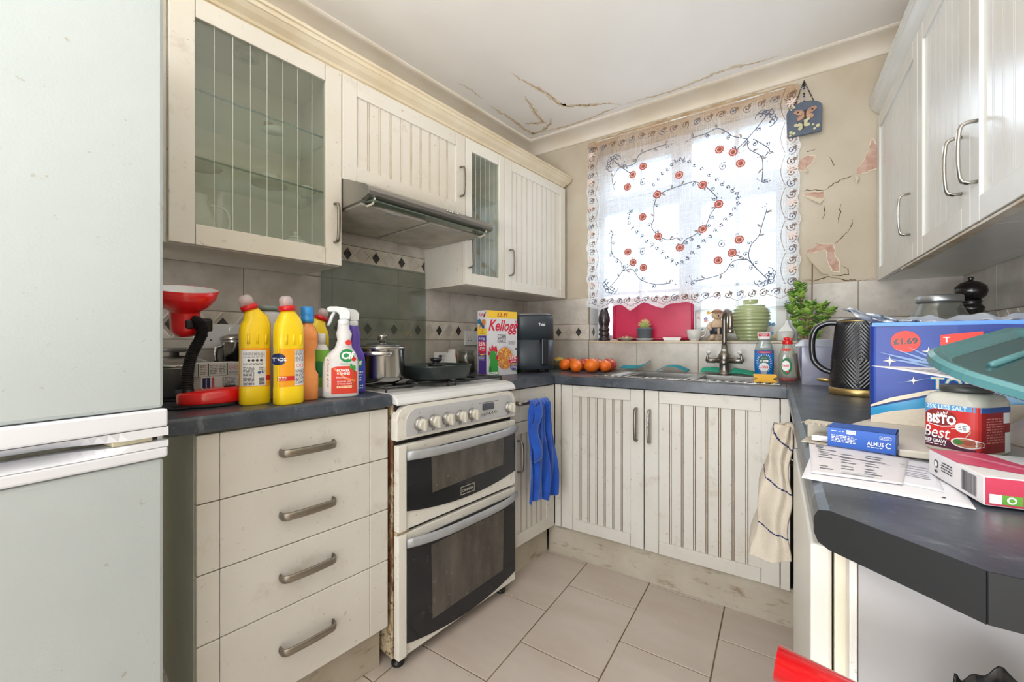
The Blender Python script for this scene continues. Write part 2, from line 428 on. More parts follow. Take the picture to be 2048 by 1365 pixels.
# back wall with the window opening
WX0, WX1, WZ0, WZ1 = .464, 1.548, 1.072, 2.292
wb = MB(); wb.box(-.3, WX0, 0, .28, -.02, HC+.02, plaster); wb.box(WX1, 2.4, 0, .28, -.02, HC+.02, plaster)
wb.box(WX0, WX1, 0, .28, -.02, WZ0, plaster); wb.box(WX0, WX1, 0, .28, WZ1, HC+.02, plaster)
tiles(wb, 0.0, WX0, ROWS(.249), .128, .33)
tiles(wb, WX1, XR, ROWS(1.61), 1.434)
tiles(wb, WX0, WX1, [(.88, WZ0, 't')], .429)
# tiled left reveal of the window
RV = Matrix.Translation((WX0, 0, 0)) @ Matrix.Rotation(PI/2, 4, 'Z')
tiles(wb, 0.002, .118, [(1.08, 1.09, 't'), (1.09, 1.19, .05), (1.19, 1.357, 't')], -.1, F=RV)
o = struct(wb.build('wall_back', bevel=.0008, bseg=1))
# peeling paint, bare plaster and cracks of the back wall (kept as the wall's own marks)
C0 = mat('damp_brown_stain', (160, 134, 100), .85, tone=((186, 166, 136), 14))
pm = MB(); pm.closed_fix = False
PATCH = [[(1.762, 1.864), (1.785, 1.898), (1.804, 1.938), (1.815, 2.0), (1.833, 1.96), (1.86, 1.9), (1.86, 1.855), (1.833, 1.852), (1.788, 1.843), (1.762, 1.844)], [(1.545, 1.96), (1.583, 1.972), (1.612, 1.965), (1.604, 1.938), (1.57, 1.909), (1.545, 1.912)], [(1.566, 1.798), (1.646, 1.792), (1.65, 1.755), (1.57, 1.781)], [(1.578, 1.52), (1.617, 1.531), (1.621, 1.549), (1.683, 1.533), (1.691, 1.476), (1.703, 1.444), (1.704, 1.403), (1.675, 1.411), (1.662, 1.458), (1.65, 1.512), (1.604, 1.501), (1.583, 1.504)]]
FLAP = [[(1.566, 1.782), (1.65, 1.755), (1.629, 1.728)], [(1.572, 1.505), (1.666, 1.396), (1.638, 1.399), (1.587, 1.467)], [(1.758, 1.84), (1.772, 1.837), (1.769, 1.817), (1.76, 1.789)], [(1.57, 1.925), (1.587, 1.905), (1.583, 1.885), (1.566, 1.894)]]
CRACK = [[(1.65, 1.792), (1.679, 1.817), (1.719, 1.833), (1.754, 1.841)], [(1.687, 1.533), (1.711, 1.565), (1.738, 1.592), (1.752, 1.64)], [(1.711, 1.723), (1.703, 1.673), (1.696, 1.631)], [(1.574, 2.003), (1.596, 1.992), (1.617, 1.997)], [(1.711, 1.433), (1.734, 1.415), (1.736, 1.39), (1.675, 1.39)], [(1.666, 1.953), (1.679, 1.919), (1.683, 1.903)], [(1.646, 1.72), (1.65, 1.698), (1.642, 1.658)], [(1.566, 1.809), (1.587, 1.807), (1.646, 1.794)], [(1.557, 1.379), (1.612, 1.369), (1.662, 1.384), (1.727, 1.365), (1.765, 1.358), (1.826, 1.362)]]
flapm = mat('peeling_paint_flap', (218, 206, 182), .8, bump=(20, .2))
for q in PATCH:
    q = wiggle(q+[q[0]], .0035, 4)
    n = len(q); cx = sum(a for a, b in q)/n; cz = sum(b for a, b in q)/n
    pm.add([(a, -.0006, b) for a, b in q], [tuple(range(n-1))], pinkp)
    ribbon(pm, q, .005, flapm, lambda x, y: (x, -.0025, y))
for q in FLAP:
    n = len(q); v = [(a, -.002 if i < 2 else -.026, b) for i, (a, b) in enumerate(q)]
    pm.add(v, [tuple(range(n))], flapm)
for q in CRACK: ribbon(pm, wiggle(q, .004, 5), .0042, crackm, lambda x, y: (x, -.0009, y))
for q in ([(1.56, 1.50), (1.80, 1.86)], [(1.60, 1.47), (1.83, 1.74)]):
    for (dx, dd) in ((0, .0), (.01, -.006), (.02, .0)): pass
ribbon(pm, wiggle([(.47, 2.338), (.8, 2.335), (1.2, 2.34), (1.56, 2.333)], .006, 16), .034, C0, lambda x, y: (x, -.0012, y))
mk = pm.build('peeling_paint', o)
# right wall
wr = MB(); wr.box(-.3, 3.4, 0, .12, -.02, HC+.02, plaster, FR)
tiles(wr, 0, 2.1, ROWS(.24), .30, F=FR)
struct(wr.build('wall_right', bevel=.0008, bseg=1))

# coving
def lw(s_, t_): return (s_*math.sin(aL)+t_*math.cos(aL), -s_*math.cos(aL)+t_*math.sin(aL))
def rw(s_, t_): return (XR+s_*math.sin(aR)-t_*math.cos(aR), -s_*math.cos(aR)-t_*math.sin(aR))
prof = [(0, HB), (.004, HB), (.006, HB+.006)]+[(.006+.086*(1-math.cos(a)), HB+.006+.052*math.sin(a)) for a in [PI/2*k/8 for k in range(1, 9)]]+[(.094, HC-.008), (.1, HC-.006), (.1, HC)]
co = MB()
vs = []; n = len(prof)
for d, z in prof:
    # left end, corner left/back, corner back/right, right end
    s0 = (-d/math.cos(aL)*-1); sL = None
    a = lw(3.1, d)
    # intersection of t=d with y=-d
    sL = (d+d*math.sin(aL))/math.cos(aL); b = lw(sL, d)
    sR = (d-d*math.sin(aR))/math.cos(aR); c = rw(sR, d); e = rw(3.1, d)
    vs += [(a[0], a[1], z), (b[0], -d, z), (c[0], -d, z), (e[0], e[1], z)]
co.add(vs, [(4*i+k, 4*i+k+1, 4*i+k+5, 4*i+k+4) for i in range(n-1) for k in range(3)], covm, True)
co.closed_fix = False
struct(co.build('trim_1'))

# window sill board and window
upvc = mat('window_frame_white', (232, 236, 242), .3, tone=((214, 220, 230), 6))
sillm = mat('window_sill_tiles', (222, 206, 178), .35, tone=((200, 178, 146), 8))
sb = MB(); sb.box(WX0+.001, WX1-.001, -.012, .12, WZ0, WZ0+.012, sillm); struct(sb.build('trim_2', bevel=.002))
Y0, Y1 = .12, .17
wn = MB()
def fr(x0, x1, z0, z1, y0=Y0, y1=Y1): wn.box(x0, x1, y0, y1, z0, z1, upvc)
fr(WX0, .519, WZ0, WZ1); fr(1.498, WX1, WZ0, WZ1); fr(.519, 1.498, 2.243, WZ1); fr(.519, 1.498, WZ0, 1.12)
fr(.975, 1.045, 1.12, 2.243)                         # centre mullion
fr(.519, .975, 1.905, 1.985); fr(1.045, 1.498, 1.87, 1.985)  # transoms
fr(.519, .575, 1.985, 2.243, Y0-.012, Y1); fr(.935, .975, 1.985, 2.243, Y0-.012, Y1); fr(.575, .935, 2.19, 2.243, Y0-.012, Y1); fr(.575, .935, 1.985, 2.012, Y0-.012, Y1)
fr(1.045, 1.096, 1.12, 1.87, Y0-.015, Y1); fr(1.453, 1.498, 1.12, 1.87, Y0-.015, Y1); fr(1.096, 1.453, 1.12, 1.40, Y0-.015, Y1) if False else None
fr(1.096, 1.453, 1.12, 1.165, Y0-.015, Y1)
struct(wn.build('window_1', bevel=.004))
gb = MB()
def bar(x0, x1, z0, z1): gb.box(x0, x1, .135, .158, z0, z1, upvc)
bar(.733, .755, 1.12, 1.905); bar(.519, .975, 1.655, 1.668); bar(.519, .975, 1.378, 1.396)
bar(1.262, 1.285, 1.12, 1.87); bar(1.045, 1.498, 1.655, 1.68); bar(1.096, 1.453, 1.385, 1.405)
bar(.745, .757, 1.985, 2.243); bar(1.262, 1.285, 1.985, 2.243)
wpar = bpy.data.objects['window_1']; gb.build('glazing_bar', wpar, bevel=.003)
gp = MB(); gp.box(.519, 1.498, .1455, .1475, 1.12, 2.243, tglass('window_pane_glass', (244, 250, 255), .05)); gp.build('pane', wpar)

# ================================================================== CABINETS
def bow(x, y, z, L, vertical=True, m=nickel, proj=.03, wd=.0068):
    """bowed strap handle whose middle sits at (x, y, z) on a face looking to -y"""
    P = []
    for t, d in ((-.5, 0), (-.5, .5), (-.47, .78), (-.4, .92), (-.2, 1.0), (0, 1.02), (.2, 1.0), (.4, .92), (.47, .78), (.5, .5), (.5, 0)):
        P.append((x, y-d*proj, z+t*L) if vertical else (x+t*L, y-d*proj, z))
    return MB().tube(P, .0042, m, 8, up=(1, 0, 0) if vertical else (0, 0, 1), flat=wd/.0042)
def vgrooves(mb, x0, x1, z0, z1, y, m, pitch=.04, gm=None, horiz=False):
    """bead-and-groove panel facing -y, made of flat strips and V grooves"""
    n = max(1, round((x1-x0)/pitch)); p = (x1-x0)/n; xs = [(x0, 0)]
    for k in range(1, n):
        c = x0+p*k
        xs += [(c-.005, 0), (c-.0035, .0025), (c-.002, 0), (c+.002, 0), (c+.0035, .0025), (c+.005, 0)]
    xs.append((x1, 0))
    for (a, da), (b, db) in zip(xs, xs[1:]):
        mb.add([(a, y+da, z0), (b, y+db, z0), (b, y+db, z1), (a, y+da, z1)], [(0, 1, 2, 3)], gm if (da or db) and gm else m)
def door(x0, x1, z0, z1, yf, m=cream, kind='tg', stile=.055, rail=.055, pitch=.04, gm=grime, th=.02, gap=.0015, glassm=None):
    """returns MB for the door (front face at y=yf, facing -y)"""
    mb = MB(); x0 += gap; x1 -= gap; z0 += gap; z1 -= gap; e = .0006
    if kind == 'slab':
        mb.box(x0, x1, yf, yf+th, z0, z1, m); return mb
    mb.box(x0, x0+stile-e, yf, yf+th, z0, z1, m); mb.box(x1-stile+e, x1, yf, yf+th, z0, z1, m)
    mb.box(x0+stile+e, x1-stile-e, yf, yf+th, z1-rail, z1, m); mb.box(x0+stile+e, x1-stile-e, yf, yf+th, z0, z0+rail, m)
    if kind == 'tg':
        vgrooves(mb, x0+stile, x1-stile, z0+rail, z1-rail, yf+.007, m, pitch, gm)
        mb.box(x0+stile-.002, x1-stile+.002, yf+.0105, yf+th-.001, z0+rail-.002, z1-rail+.002, gm)
    return mb
class Unit:
    def __init__(s, name, label, cat, F, loc, group=None):
        s.F = F; s.loc = Vector(loc); s.root = thing(name, label, cat, F, loc, group=group); s.T = Matrix.Translation(-s.loc)
    def part(s, mb, name, parent=None, **k): return mb.build(name, parent or s.root, M=s.T, **k)
def carcass(x0, x1, y0, y1, z0, z1, m, t=.018, inner=None, back=.006):
    mb = MB(); i = inner or m
    mb.box(x0, x0+t, y0, y1, z0, z1, m); mb.box(x1-t, x1, y0, y1, z0, z1, m)
    mb.box(x0+t, x1-t, y0, y1, z0, z0+t, m); mb.box(x0+t, x1-t, y0, y1, z1-t, z1, m)
    mb.box(x0+t, x1-t, y1-back, y1, z0+t, z1-t, i); return mb
DF = -.5855   # base door front
# --- left run: drawer cabinet (local x = -s)
X0, X1 = -1.9896, -1.4828
u = Unit('drawer_cabinet', 'cream four-drawer base cabinet between the fridge and the cooker', 'cabinet', FL, ((X0+X1)/2, -.29, 0))
sidegrn = mat('cabinet_side_shaded_paint', (196, 198, 184), .5, tone=((178, 182, 166), 3), dirt=[SPOT, ((150, 140, 112), 10, .68, .84, .5)])  # darker greenish cream puts the side's shade into the colour; spots are dirt
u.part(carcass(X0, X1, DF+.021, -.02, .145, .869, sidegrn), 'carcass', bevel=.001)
zs = [.151, .3698, .535, .7012, .8638]
for k in range(4):
    z0, z1 = zs[k], zs[k+1]; d = MB()
    g = .0012
    for a, b in ((X0, -1.943), (-1.943, -1.548), (-1.548, X1)):
        d.box(a+(g if a == X0 else .0005), b-(.0005 if b != X1 else g), DF, DF+.02, z0+g, z1-g, cream2)
    dr = u.part(d, 'drawer', bevel=.002)
    u.part(bow(-1.738, DF, (z0+z1)/2+[.003, .003, .002, .004][k], .142, False, proj=.028, wd=.0108), 'handle', dr)
p = MB(); p.box(X0, X1, -.535, -.52, .0, .148, plinthm); u.part(p, 'plinth', bevel=.001)

# --- left run: corner cabinet with drawer and grooved door (right of the cooker)
X0, X1 = -.872, -.50
u = Unit('base_cabinet', 'cream corner base cabinet right of the cooker with the blue cloth on its handle', 'cabinet', FL, ((X0+X1)/2, -.29, 0))
u.part(carcass(X0, -.56, DF+.021, -.02, .145, .869, cream2), 'carcass')
d = MB(); g = .0012
for a, b in ((X0, -.80), (-.80, -.61), (-.61, -.54)): d.box(a+.001, b-.0006, DF, DF+.02, .715+g, .8638-g, cream2)
dr = u.part(d, 'drawer', bevel=.002)
u.part(bow(-.757, DF, .802, .145, False, proj=.03, wd=.009), 'handle', dr)
do = u.part(door(X0, -.54, .151, .715, DF, cream2, stile=.05, gm=grimed), 'door', bevel=.0015)
u.part(bow(-.815, DF, .562, .14), 'handle', do)
c = MB(); c.box(-.5385, -.5258, DF, DF+.02, .151, .864, cream2); u.part(c, 'corner_post', bevel=.0015)
p = MB(); p.box(X0, -.52, -.535, -.52, 0, .148, plinthm); u.part(p, 'plinth')

# --- back run: sink cabinet
DB = -.585
u = Unit('sink_cabinet', 'cream two-door base cabinet under the sink with grooved doors', 'cabinet', FB, (1.01, -.3, 0))
c = MB(); c.box(.56, .578, DB+.021, -.03, .145, .80, cream2); c.box(1.47, 1.488, DB+.021, -.03, .145, .80, cream2); c.box(.578, 1.47, DB+.021, -.03, .145, .163, cream2)
c.box(.578, 1.47, -.04, -.03, .163, .80, cream2); u.part(c, 'carcass')
do = u.part(door(.56, .9705, .151, .866, DB, cream2, stile=.06, rail=.053, gm=grimed), 'door', bevel=.0018)
u.part(bow(.938, DB, .709, .145), 'handle', do)
do = u.part(door(.9725, 1.477, .151, .866, DB, cream2, stile=.06, rail=.053, pitch=.0485, gm=grimed), 'door', bevel=.0018)
u.part(bow(.996, DB, .706, .145, m=mat('worn_chrome_handle', (190, 188, 184), .25, .9, dirt=((110, 92, 70), 60, .5, .6, .8))), 'handle', do)
for a_, b_ in ((.526, .558), (1.479, 1.508)):
    c = MB(); c.box(a_, b_, DB, DB+.02, .151, .866, cream2); u.part(c, 'corner_post', bevel=.0015)
p = MB(); p.box(.478, 1.56, -.56, -.545, 0, .148, plinthm); u.part(p, 'plinth', bevel=.001)

# --- right run
u = Unit('base_cabinet', 'cream base cabinet of the right run, with the striped towel hung in front of it', 'cabinet', FR, (.9, -.29, 0))
RXF = -.595
u.part(carcass(.62, 1.262, RXF+.021, -.02, .145, .869, cream2), 'carcass')
do = u.part(door(.62, 1.262, .151, .866, RXF, cream2, stile=.06), 'door', bevel=.0018)
u.part(bow(1.2, RXF, .80, .14, False), 'handle', do)
c = MB(); c.box(.587, .6185, RXF, RXF+.02, .151, .866, cream2); u.part(c, 'corner_post')
p = MB(); p.box(.56, 1.262, -.545, -.53, 0, .148, plinthm); u.part(p, 'plinth')
u = Unit('dishwasher', 'white slimline dishwasher with scuffed door at the end of the right run', 'dishwasher', FR, (1.6, -.3, 0))
wm = mat('appliance_white', (200, 198, 192), .3, tone=((210, 204, 190), 5), dirt=((120, 96, 60), 16, .68, .76, .7))
c = MB(); c.box(1.385, 1.845, -.56, -.03, .10, .865, wm); u.part(c, 'body', bevel=.003)
c = MB(); c.box(1.388, 1.857, -.622, -.603, .11, .862, wm); do = u.part(c, 'door', bevel=.003)
c = MB(); c.box(1.30, 1.857, -.601, -.562, .115, .868, mat('door_inner_cream', (214, 205, 184), .45, dirt=((130, 104, 66), 14, .62, .76, .8)))
u.part(c, 'inner_panel', do, bevel=.002)
c = MB(); c.box(1.39, 1.84, -.55, -.53, 0, .10, plinthm); u.part(c, 'plinth')
ep = MB(); ep.box(1.862, 1.882, -.585, -.03, .0, .8695, mat('end_panel_grey', (166, 164, 163), .5, tone=((158, 156, 156), 1.5), dirt=((90, 80, 70), 30, .745, .76, .6)));  # panel grey darkened so its colour carries the shade down here
ep.box(1.859, 1.884, -.592, -.5855, .0, .8695, cream2)
tag(ep.build('end_panel', M=FR, bevel=.0012), 'plain pale grey end panel under the near end of the right worktop', 'panel')

# --- worktops
def wt_edge(mb, path, z1=H, th=.04, r=.012, m=worktop): pass
wt = MB(); e = .603
wt.prism([(-2.049, -e), (-1.478, -e), (-1.478, -.001), (-2.049, -.001)], .87, H, worktop, 'z')
o = tag(wt.build('worktop', M=FL, bevel=.008, bseg=3), 'dark grey speckled worktop over the drawers, between fridge and cooker', 'worktop')
# worktop right of the cooker runs round the corner and under the sink
a = lw(.875, .603); b = lw(.875, .008); c_ = (0.006, -.008)
wt = MB()
SX0, SX1, SY0, SY1 = .83, 1.40, -.50, -.11   # sink cut-out
cor = (.5325, -.6)
ring = [a, cor, (1.4975, -.6), (1.4975, -.008), c_, b]
# split into simple pieces around the cut-out
wt.prism([a, cor, (SX0, -.6), (SX0, -.008), c_, b], .87, H, worktop, 'z')
wt.prism([(SX0, -.6), (SX1, -.6), (SX1, SY0), (SX0, SY0)], .87, H, worktop, 'z'); wt.prism([(SX0, SY1), (SX1, SY1), (SX1, -.008), (SX0, -.008)], .87, H, worktop, 'z')
wt.prism([(SX1, -.6), (1.4975, -.6), (1.4975, -.008), (SX1, -.008)], .87, H, worktop, 'z')
tag(wt.build('worktop', bevel=0), 'dark grey worktop running from the cooker round the corner and under the sink', 'worktop')
wt = MB()
PR_ = [(.58, .87), (.1, .87), (.012, .87), (.0035, .8735), (0, .882), (0, .898), (.0035, .9065), (.012, .91), (.1, .91), (.58, .91)]
def wend(o_): return (1.5165+o_, -1.884-.82*min(o_, .1)) if o_ <= .1 else (1.5165+o_, -1.966)
v1 = [(1.4985+o_*1.03, -.605, z) for o_, z in PR_]; v2 = [(*wend(o_), z) for o_, z in PR_]; n = len(PR_)
wt.add(v1+v2, [(k, k+1, n+k+1, n+k) for k in range(n-1)]+[(n-1, 0, n, 2*n-1)], worktop, False)
wt.add(v2, [(1, 2, 3, 4, 5, 6, 7, 8), (0, 1, 8, 9)], worktop)
wt.box(1.4985, 2.0985, -.606, -.008, .87, H, worktop)
capm = mat('black_end_cap', (18, 20, 22), .55, dirt=((90, 88, 84), 20, .64, .70, .6))
o = tag(wt.build('worktop', bevel=0), 'near dark worktop with angled end, right side, cluttered with papers and boxes', 'worktop')
cm = MB(); ln = .1*math.hypot(1, .82); ux, uy = 1/math.hypot(1, .82), -.82/math.hypot(1, .82); nx, ny = uy*.0016, -ux*.0016
v3 = [(x+nx, y+ny, z) for x, y, z in v2[1:9]]; v4 = [(x+nx*.05, y+ny*.05, z) for x, y, z in v2[1:9]]
cm.add(v3+v4, [tuple(range(8))]+[(k, (k+1) % 8, 8+(k+1) % 8, 8+k) for k in range(8)], capm)
cm.box(1.6166, 2.0965, -1.9676, -1.9661, .8702, .9098, capm); cm.build('end_cap', o)

# --- wall cabinets, left run
WF = -.3212; ZB, ZT = 1.355, 2.0627
def wall_door(u, x0, x1, z0, z1, kind, hx, hz, m=cream, stile=.057, rail=.06, pitch=.052, hm=nickel, yf=WF, gm=grime):
    d = u.part(door(x0, x1, z0, z1, yf, m, kind, stile, rail, pitch, gm), 'door', bevel=.0018)
    u.part(bow(hx, yf, hz, .137, m=hm), 'handle', d); return d
def pane(u, d, x0, x1, z0, z1, y, lines):
    g = MB(); g.box(x0-.004, x1+.004, y, y+.004, z0-.004, z1+.004, cabglass); p = u.part(g, 'glass_pane', d)
    g = MB(); le = mat('etched_line', (210, 216, 208), .5)
    for k in range(1, lines): x = x0+(x1-x0)*k/lines; g.box(x-.0008, x+.0008, y-.0006, y, z0, z1, le)
    u.part(g, 'etched_lines', p)
u = Unit('wall_cabinet', 'cream glass-fronted wall cabinet holding white crockery, beside the fridge', 'cabinet', FL, (-1.75, -.15, ZB))
u.part(carcass(-2.012, -1.5034, WF+.021, -.009, ZB, ZT, cream, inner=cabin), 'carcass', bevel=.001)
d = wall_door(u, -1.9942, -1.5034, ZB, ZT, 'open', -1.53, 1.506, stile=.0585, rail=.059)
pane(u, d, -1.935, -1.561, 1.4145, 2.003, WF+.008, 8)
for z in (1.822, 1.623):
    g = MB(); g.box(-1.993, -1.522, -.27, -.018, z-.003, z+.003, glass); g.box(-1.993, -1.522, -.2712, -.27, z-.003, z+.003, edgeglass); u.part(g, 'glass_shelf')
g = MB(); g.lathe([(.036, -.018), (.036, -.002), (.03, 0)], mat('puck_light_body', (206, 200, 180), .5), (-1.77, -.2, 2.0447)); g.lathe([(.022, -.0195), (.022, -.016)], mat('puck_lens', (170, 168, 150), .3), (-1.77, -.2, 2.0447)); u.part(g, 'puck_light')
c = MB(); c.box(-2.05, -2.014, WF+.002, -.01, ZB, ZT, cream); u.part(c, 'filler_strip')
u = Unit('wall_cabinet', 'short cream grooved-door wall cabinet above the cooker hood', 'cabinet', FL, (-1.196, -.15, 1.678))
u.part(carcass(-1.5025, -.8905, WF+.021, -.009, 1.672, ZT, cream), 'carcass')
wall_door(u, -1.5025, -.8905, 1.674, ZT, 'tg', -.922, 1.836)
u = Unit('wall_cabinet', 'narrow cream wall cabinet with grey glass door, right of the cooker hood', 'cabinet', FL, (-.745, -.15, ZB))
u.part(carcass(-.8895, -.603, WF+.021, -.009, ZB, ZT, cream, inner=cabin), 'carcass')
d = wall_door(u, -.8895, -.603, ZB, ZT, 'open', -.866, 1.506, creamw, stile=.0435, rail=.056)
pane(u, d, -.846, -.6465, 1.411, 2.004, WF+.008, 6)
for z in (1.822, 1.623):
    g = MB(); g.box(-.871, -.621, -.27, -.018, z-.003, z+.003, glass); u.part(g, 'glass_shelf')
u = Unit('wall_cabinet', 'cream grooved-door wall cabinet in the corner nearest the window', 'cabinet', FL, (-.306, -.15, ZB))
u.part(carcass(-.602, -.0107, WF+.021, -.04, ZB, ZT, cream), 'carcass')
wall_door(u, -.602, -.0107, ZB, ZT, 'tg', -.562, 1.506, creamw, stile=.056, rail=.052, pitch=.0475)
# cornice
CP = [(0, 0), (0, .012), (-.006, .014), (-.01, .022), (-.026, .036), (-.036, .05), (-.040, .052), (-.040, .066), (-.046, .068), (-.046, .078), (.03, .078), (.03, 0)]
def cornice(x0, x1, y, ret, m, F, name, label, cat='cornice'):
    mb = MB(); n = len(CP)
    vs = []
    ends = [(x0, 1), (x1, -1)]
    # front run with mitre at the 'ret' end
    for (yy, zz) in CP:
        o0 = yy if ret < 0 else 0; o1 = -yy if ret > 0 else 0
        vs += [(x0+o0, y+yy, ZT+zz), (x1+o1, y+yy, ZT+zz)]
    mb.add(vs, [(2*i, 2*i+1, 2*i+3, 2*i+2) for i in range(n-1)]+[tuple(range(0, 2*n, 2)), tuple(reversed(range(1, 2*n, 2)))], m)
    if ret:
        xr = x0 if ret < 0 else x1; sg = 1 if ret > 0 else -1; vs = []
        for (yy, zz) in CP: vs += [(xr-sg*yy, y+yy, ZT+zz), (xr-sg*yy, -.06, ZT+zz)]
        mb.add(vs, [(2*i, 2*i+1, 2*i+3, 2*i+2) for i in range(n-1)]+[tuple(range(1, 2*n, 2))], m)
    return tag(mb.build(name, M=F), label, cat)
cornice(-2.06, -.0107, WF+.018, 1, mat('cornice_cream', (232, 220, 196), .4, tone=((216, 198, 164), 4), dirt=((160, 120, 70), 12, .66, .8, .5)), FL, 'cornice', 'yellowed cream cornice along the top of the left wall cabinets')
# --- wall cabinets, right run
RF = -.2734; rm = mat('satin_ivory_paint', (228, 228, 224), .25, tone=((214, 212, 204), 2.4), bump=(50, .04))
rh = mat('polished_handle', (196, 192, 184), .2, 1)
for (x0, x1, hx, lab, st) in ((.003, .6189, .536, 'ivory grooved wall cabinet against the window wall, right run', .05), (.6189, 1.0355, .985, 'middle ivory grooved wall cabinet of the right run', .05), (1.0355, 1.64, 1.075, 'nearest ivory grooved wall cabinet of the right run, cut by the frame edge', .05)):
    u = Unit('wall_cabinet', lab, 'cabinet', FR, ((x0+x1)/2, -.13, 1.349), group=None)
    u.part(carcass(x0+.0005, x1-.0005, RF+.021, -.009, 1.349, 2.0702, rm), 'carcass')
    wall_door(u, x0, x1, 1.349, 2.0702, 'tg', hx, 1.509, rm, stile=st, rail=.055, pitch=.045, hm=rh, yf=RF, gm=mat('groove_grey', (188, 188, 188), .6))
ZT_ = ZT; ZT = 2.0702
cornice(.003, 1.7, RF+.018, 0, rm, FR, 'cornice', 'ivory stepped cornice along the top of the right wall cabinets')
ZT = ZT_
pl = MB(); pl.box(.40, 1.64, RF+.004, RF+.03, 1.3425, 1.3485, mat('peeling_edge_strip', (186, 160, 120), .4, tone=((232, 224, 210), 14)))
tag(pl.build('edge_strip', M=FR), 'peeling brown edge strip under the right wall cabinets', 'strip')

# ================================================================== APPLIANCES
# --- fridge freezer
FF = Matrix.Translation((.512, -2.1425, 0)) @ Matrix.Rotation(math.radians(94.4), 4, 'Z')
fw = mat('fridge_white', (184, 192, 193), .32, tone=((175, 184, 184), 1.6), dirt=[((150, 134, 108), 34, .66, .68, .5), ((120, 110, 96), 70, .655, .68, .5)], bump=(220, .06))
fb_ = mat('fridge_band_white', (222, 224, 230), .3)
t = thing('fridge_freezer', 'tall white fridge freezer with specks of dirt at the left edge', 'fridge', FF, (-.28, .3, 0))
T = Matrix.Translation((.28, -.3, 0))
b = MB(); b.box(-.55, -.002, .055, .59, .04, 1.88, mat('fridge_side_white', (206, 212, 208), .4)); b.build('body', t, M=T, bevel=.004)
def fdoor(z0, z1, zband0, zband1, hollow_up):
    d = MB(); d.box(-.55, 0, .0, .05, z0, z1, fw); o = d.build('door', t, M=T, bevel=.007)
    k = MB()
    # pressed handle band: flat strip with a scooped recess on the side of the gap
    zz0, zz1 = zband0, zband1; N = 24
    def sec(x):
        depth = 1.0 if -.49 < x < -.07 else 0.0
        return depth
    k.box(-.555, .004, -.006, .052, zz0, zz1, fb_)
    k.build('handle_band', o, M=T, bevel=.004)
    return o
fdoor(.9560, 1.88, .921, .9550, False); fdoor(.05, .8620, .8635, .884, True)
k = MB(); k.closed_fix = False
N = 40
def scoop(x): 
    q = min(1, max(0, (-.045-x)/.10)); return q*q*(3-2*q)
for zo, zi0, zi1 in ((.921, .905, .9125), (.884, .8955, .887)):
    vs = []
    for i in range(N+1):
        x = -.555+.559*i/N; q = scoop(x); zi = zi0*(1-q)+zi1*q
        vs += [(x, -.006, zo), (x, -.006+.040*q, zi0), (x, .048, zi0)]
    k.add(vs, [(3*i, 3*i+3, 3*i+4, 3*i+1) for i in range(N)]+[(3*i+1, 3*i+4, 3*i+5, 3*i+2) for i in range(N)], fb_)
    k.add([(.004, -.006, zo), (.004, .05, zo), (.004, .05, zi0), (.004, -.006, zi0)], [(0, 1, 2, 3)], fb_)
k.build('handle_recess', t, M=T)
k = MB(); k.box(-.55, 0, .048, .05, .8955, .905, mat('gap_seal_dirty', (130, 128, 116), .8, dirt=((60, 52, 40), 16, .5, .7, .8))); k.build('gap_seal', t, M=T)
k = MB(); k.box(-.072, -.016, .006, .046, .896, .9045, mat('yellowed_hinge_cover', (216, 208, 178), .45, dirt=((140, 110, 70), 30, .5, .7, .8))); k.box(-.008, .0, .008, .03, .892, .908, chrome); k.build('hinge', t, M=T, bevel=.001)

# --- cooker
ek = mat('cooker_enamel', (226, 224, 216), .28, tone=((214, 210, 200), 3), dirt=[((150, 100, 56), 9, .60, .72, .7), ((120, 84, 48), 46, .62, .66, .6)])
rust = mat('rusty_cooker_side', (204, 192, 164), .6, tone=((176, 146, 104), 8), dirt=[((112, 66, 32), 16, .50, .60, .95, (1, 1, .35)), ((64, 40, 26), 60, .54, .60, .9)])
ovg = mat('oven_glass_dark', (30, 33, 37), .12, dirt=[((120, 112, 100), 16, .60, .82, .35), ((170, 160, 140), 130, .70, .73, .6)])
ovw = mat('oven_window_baked', (74, 71, 67), .22, tone=((98, 92, 84), 5, (5, 5, 1)), dirt=[((156, 148, 132), 90, .62, .67, .6), ((60, 54, 48), 4, .5, .7, .6)])
silv = mat('silver_grey_plastic', (176, 178, 182), .36, .3, tone=((160, 162, 164), 14))
fasc = mat('silver_fascia', (200, 201, 203), .38, .25)
dgap = mat('dark_gap', (26, 24, 22), .8)
CX0, CX1 = -1.474, -.876; cxm = (CX0+CX1)/2; YF = -.62
u = Unit('cooker', 'white freestanding gas cooker with two oven doors and rusty edges', 'cooker', FL, (cxm, -.3, 0))
b = MB(); b.box(CX0+.004, CX1-.004, -.588, -.02, .035, .885, rust); u.part(b, 'body', bevel=.003)
b = MB(); b.box(CX0+.01, CX1-.01, -.599, -.587, .045, .885, dgap); u.part(b, 'front_frame')
# hob top with rolled front edge
b = MB(); pr_ = [(-.02, .885), (-.585, .878), (-.622, .872), (-.624, .880), (-.614, .896), (-.596, .905), (-.57, .909), (-.02, .909)]
b.prism(pr_, CX0, CX1, mat('hob_enamel', (220, 220, 220), .25, tone=((206, 204, 198), 5), dirt=((140, 112, 80), 16, .62, .74, .5)), 'x', smooth=False); hob = u.part(b, 'hob', bevel=.004)
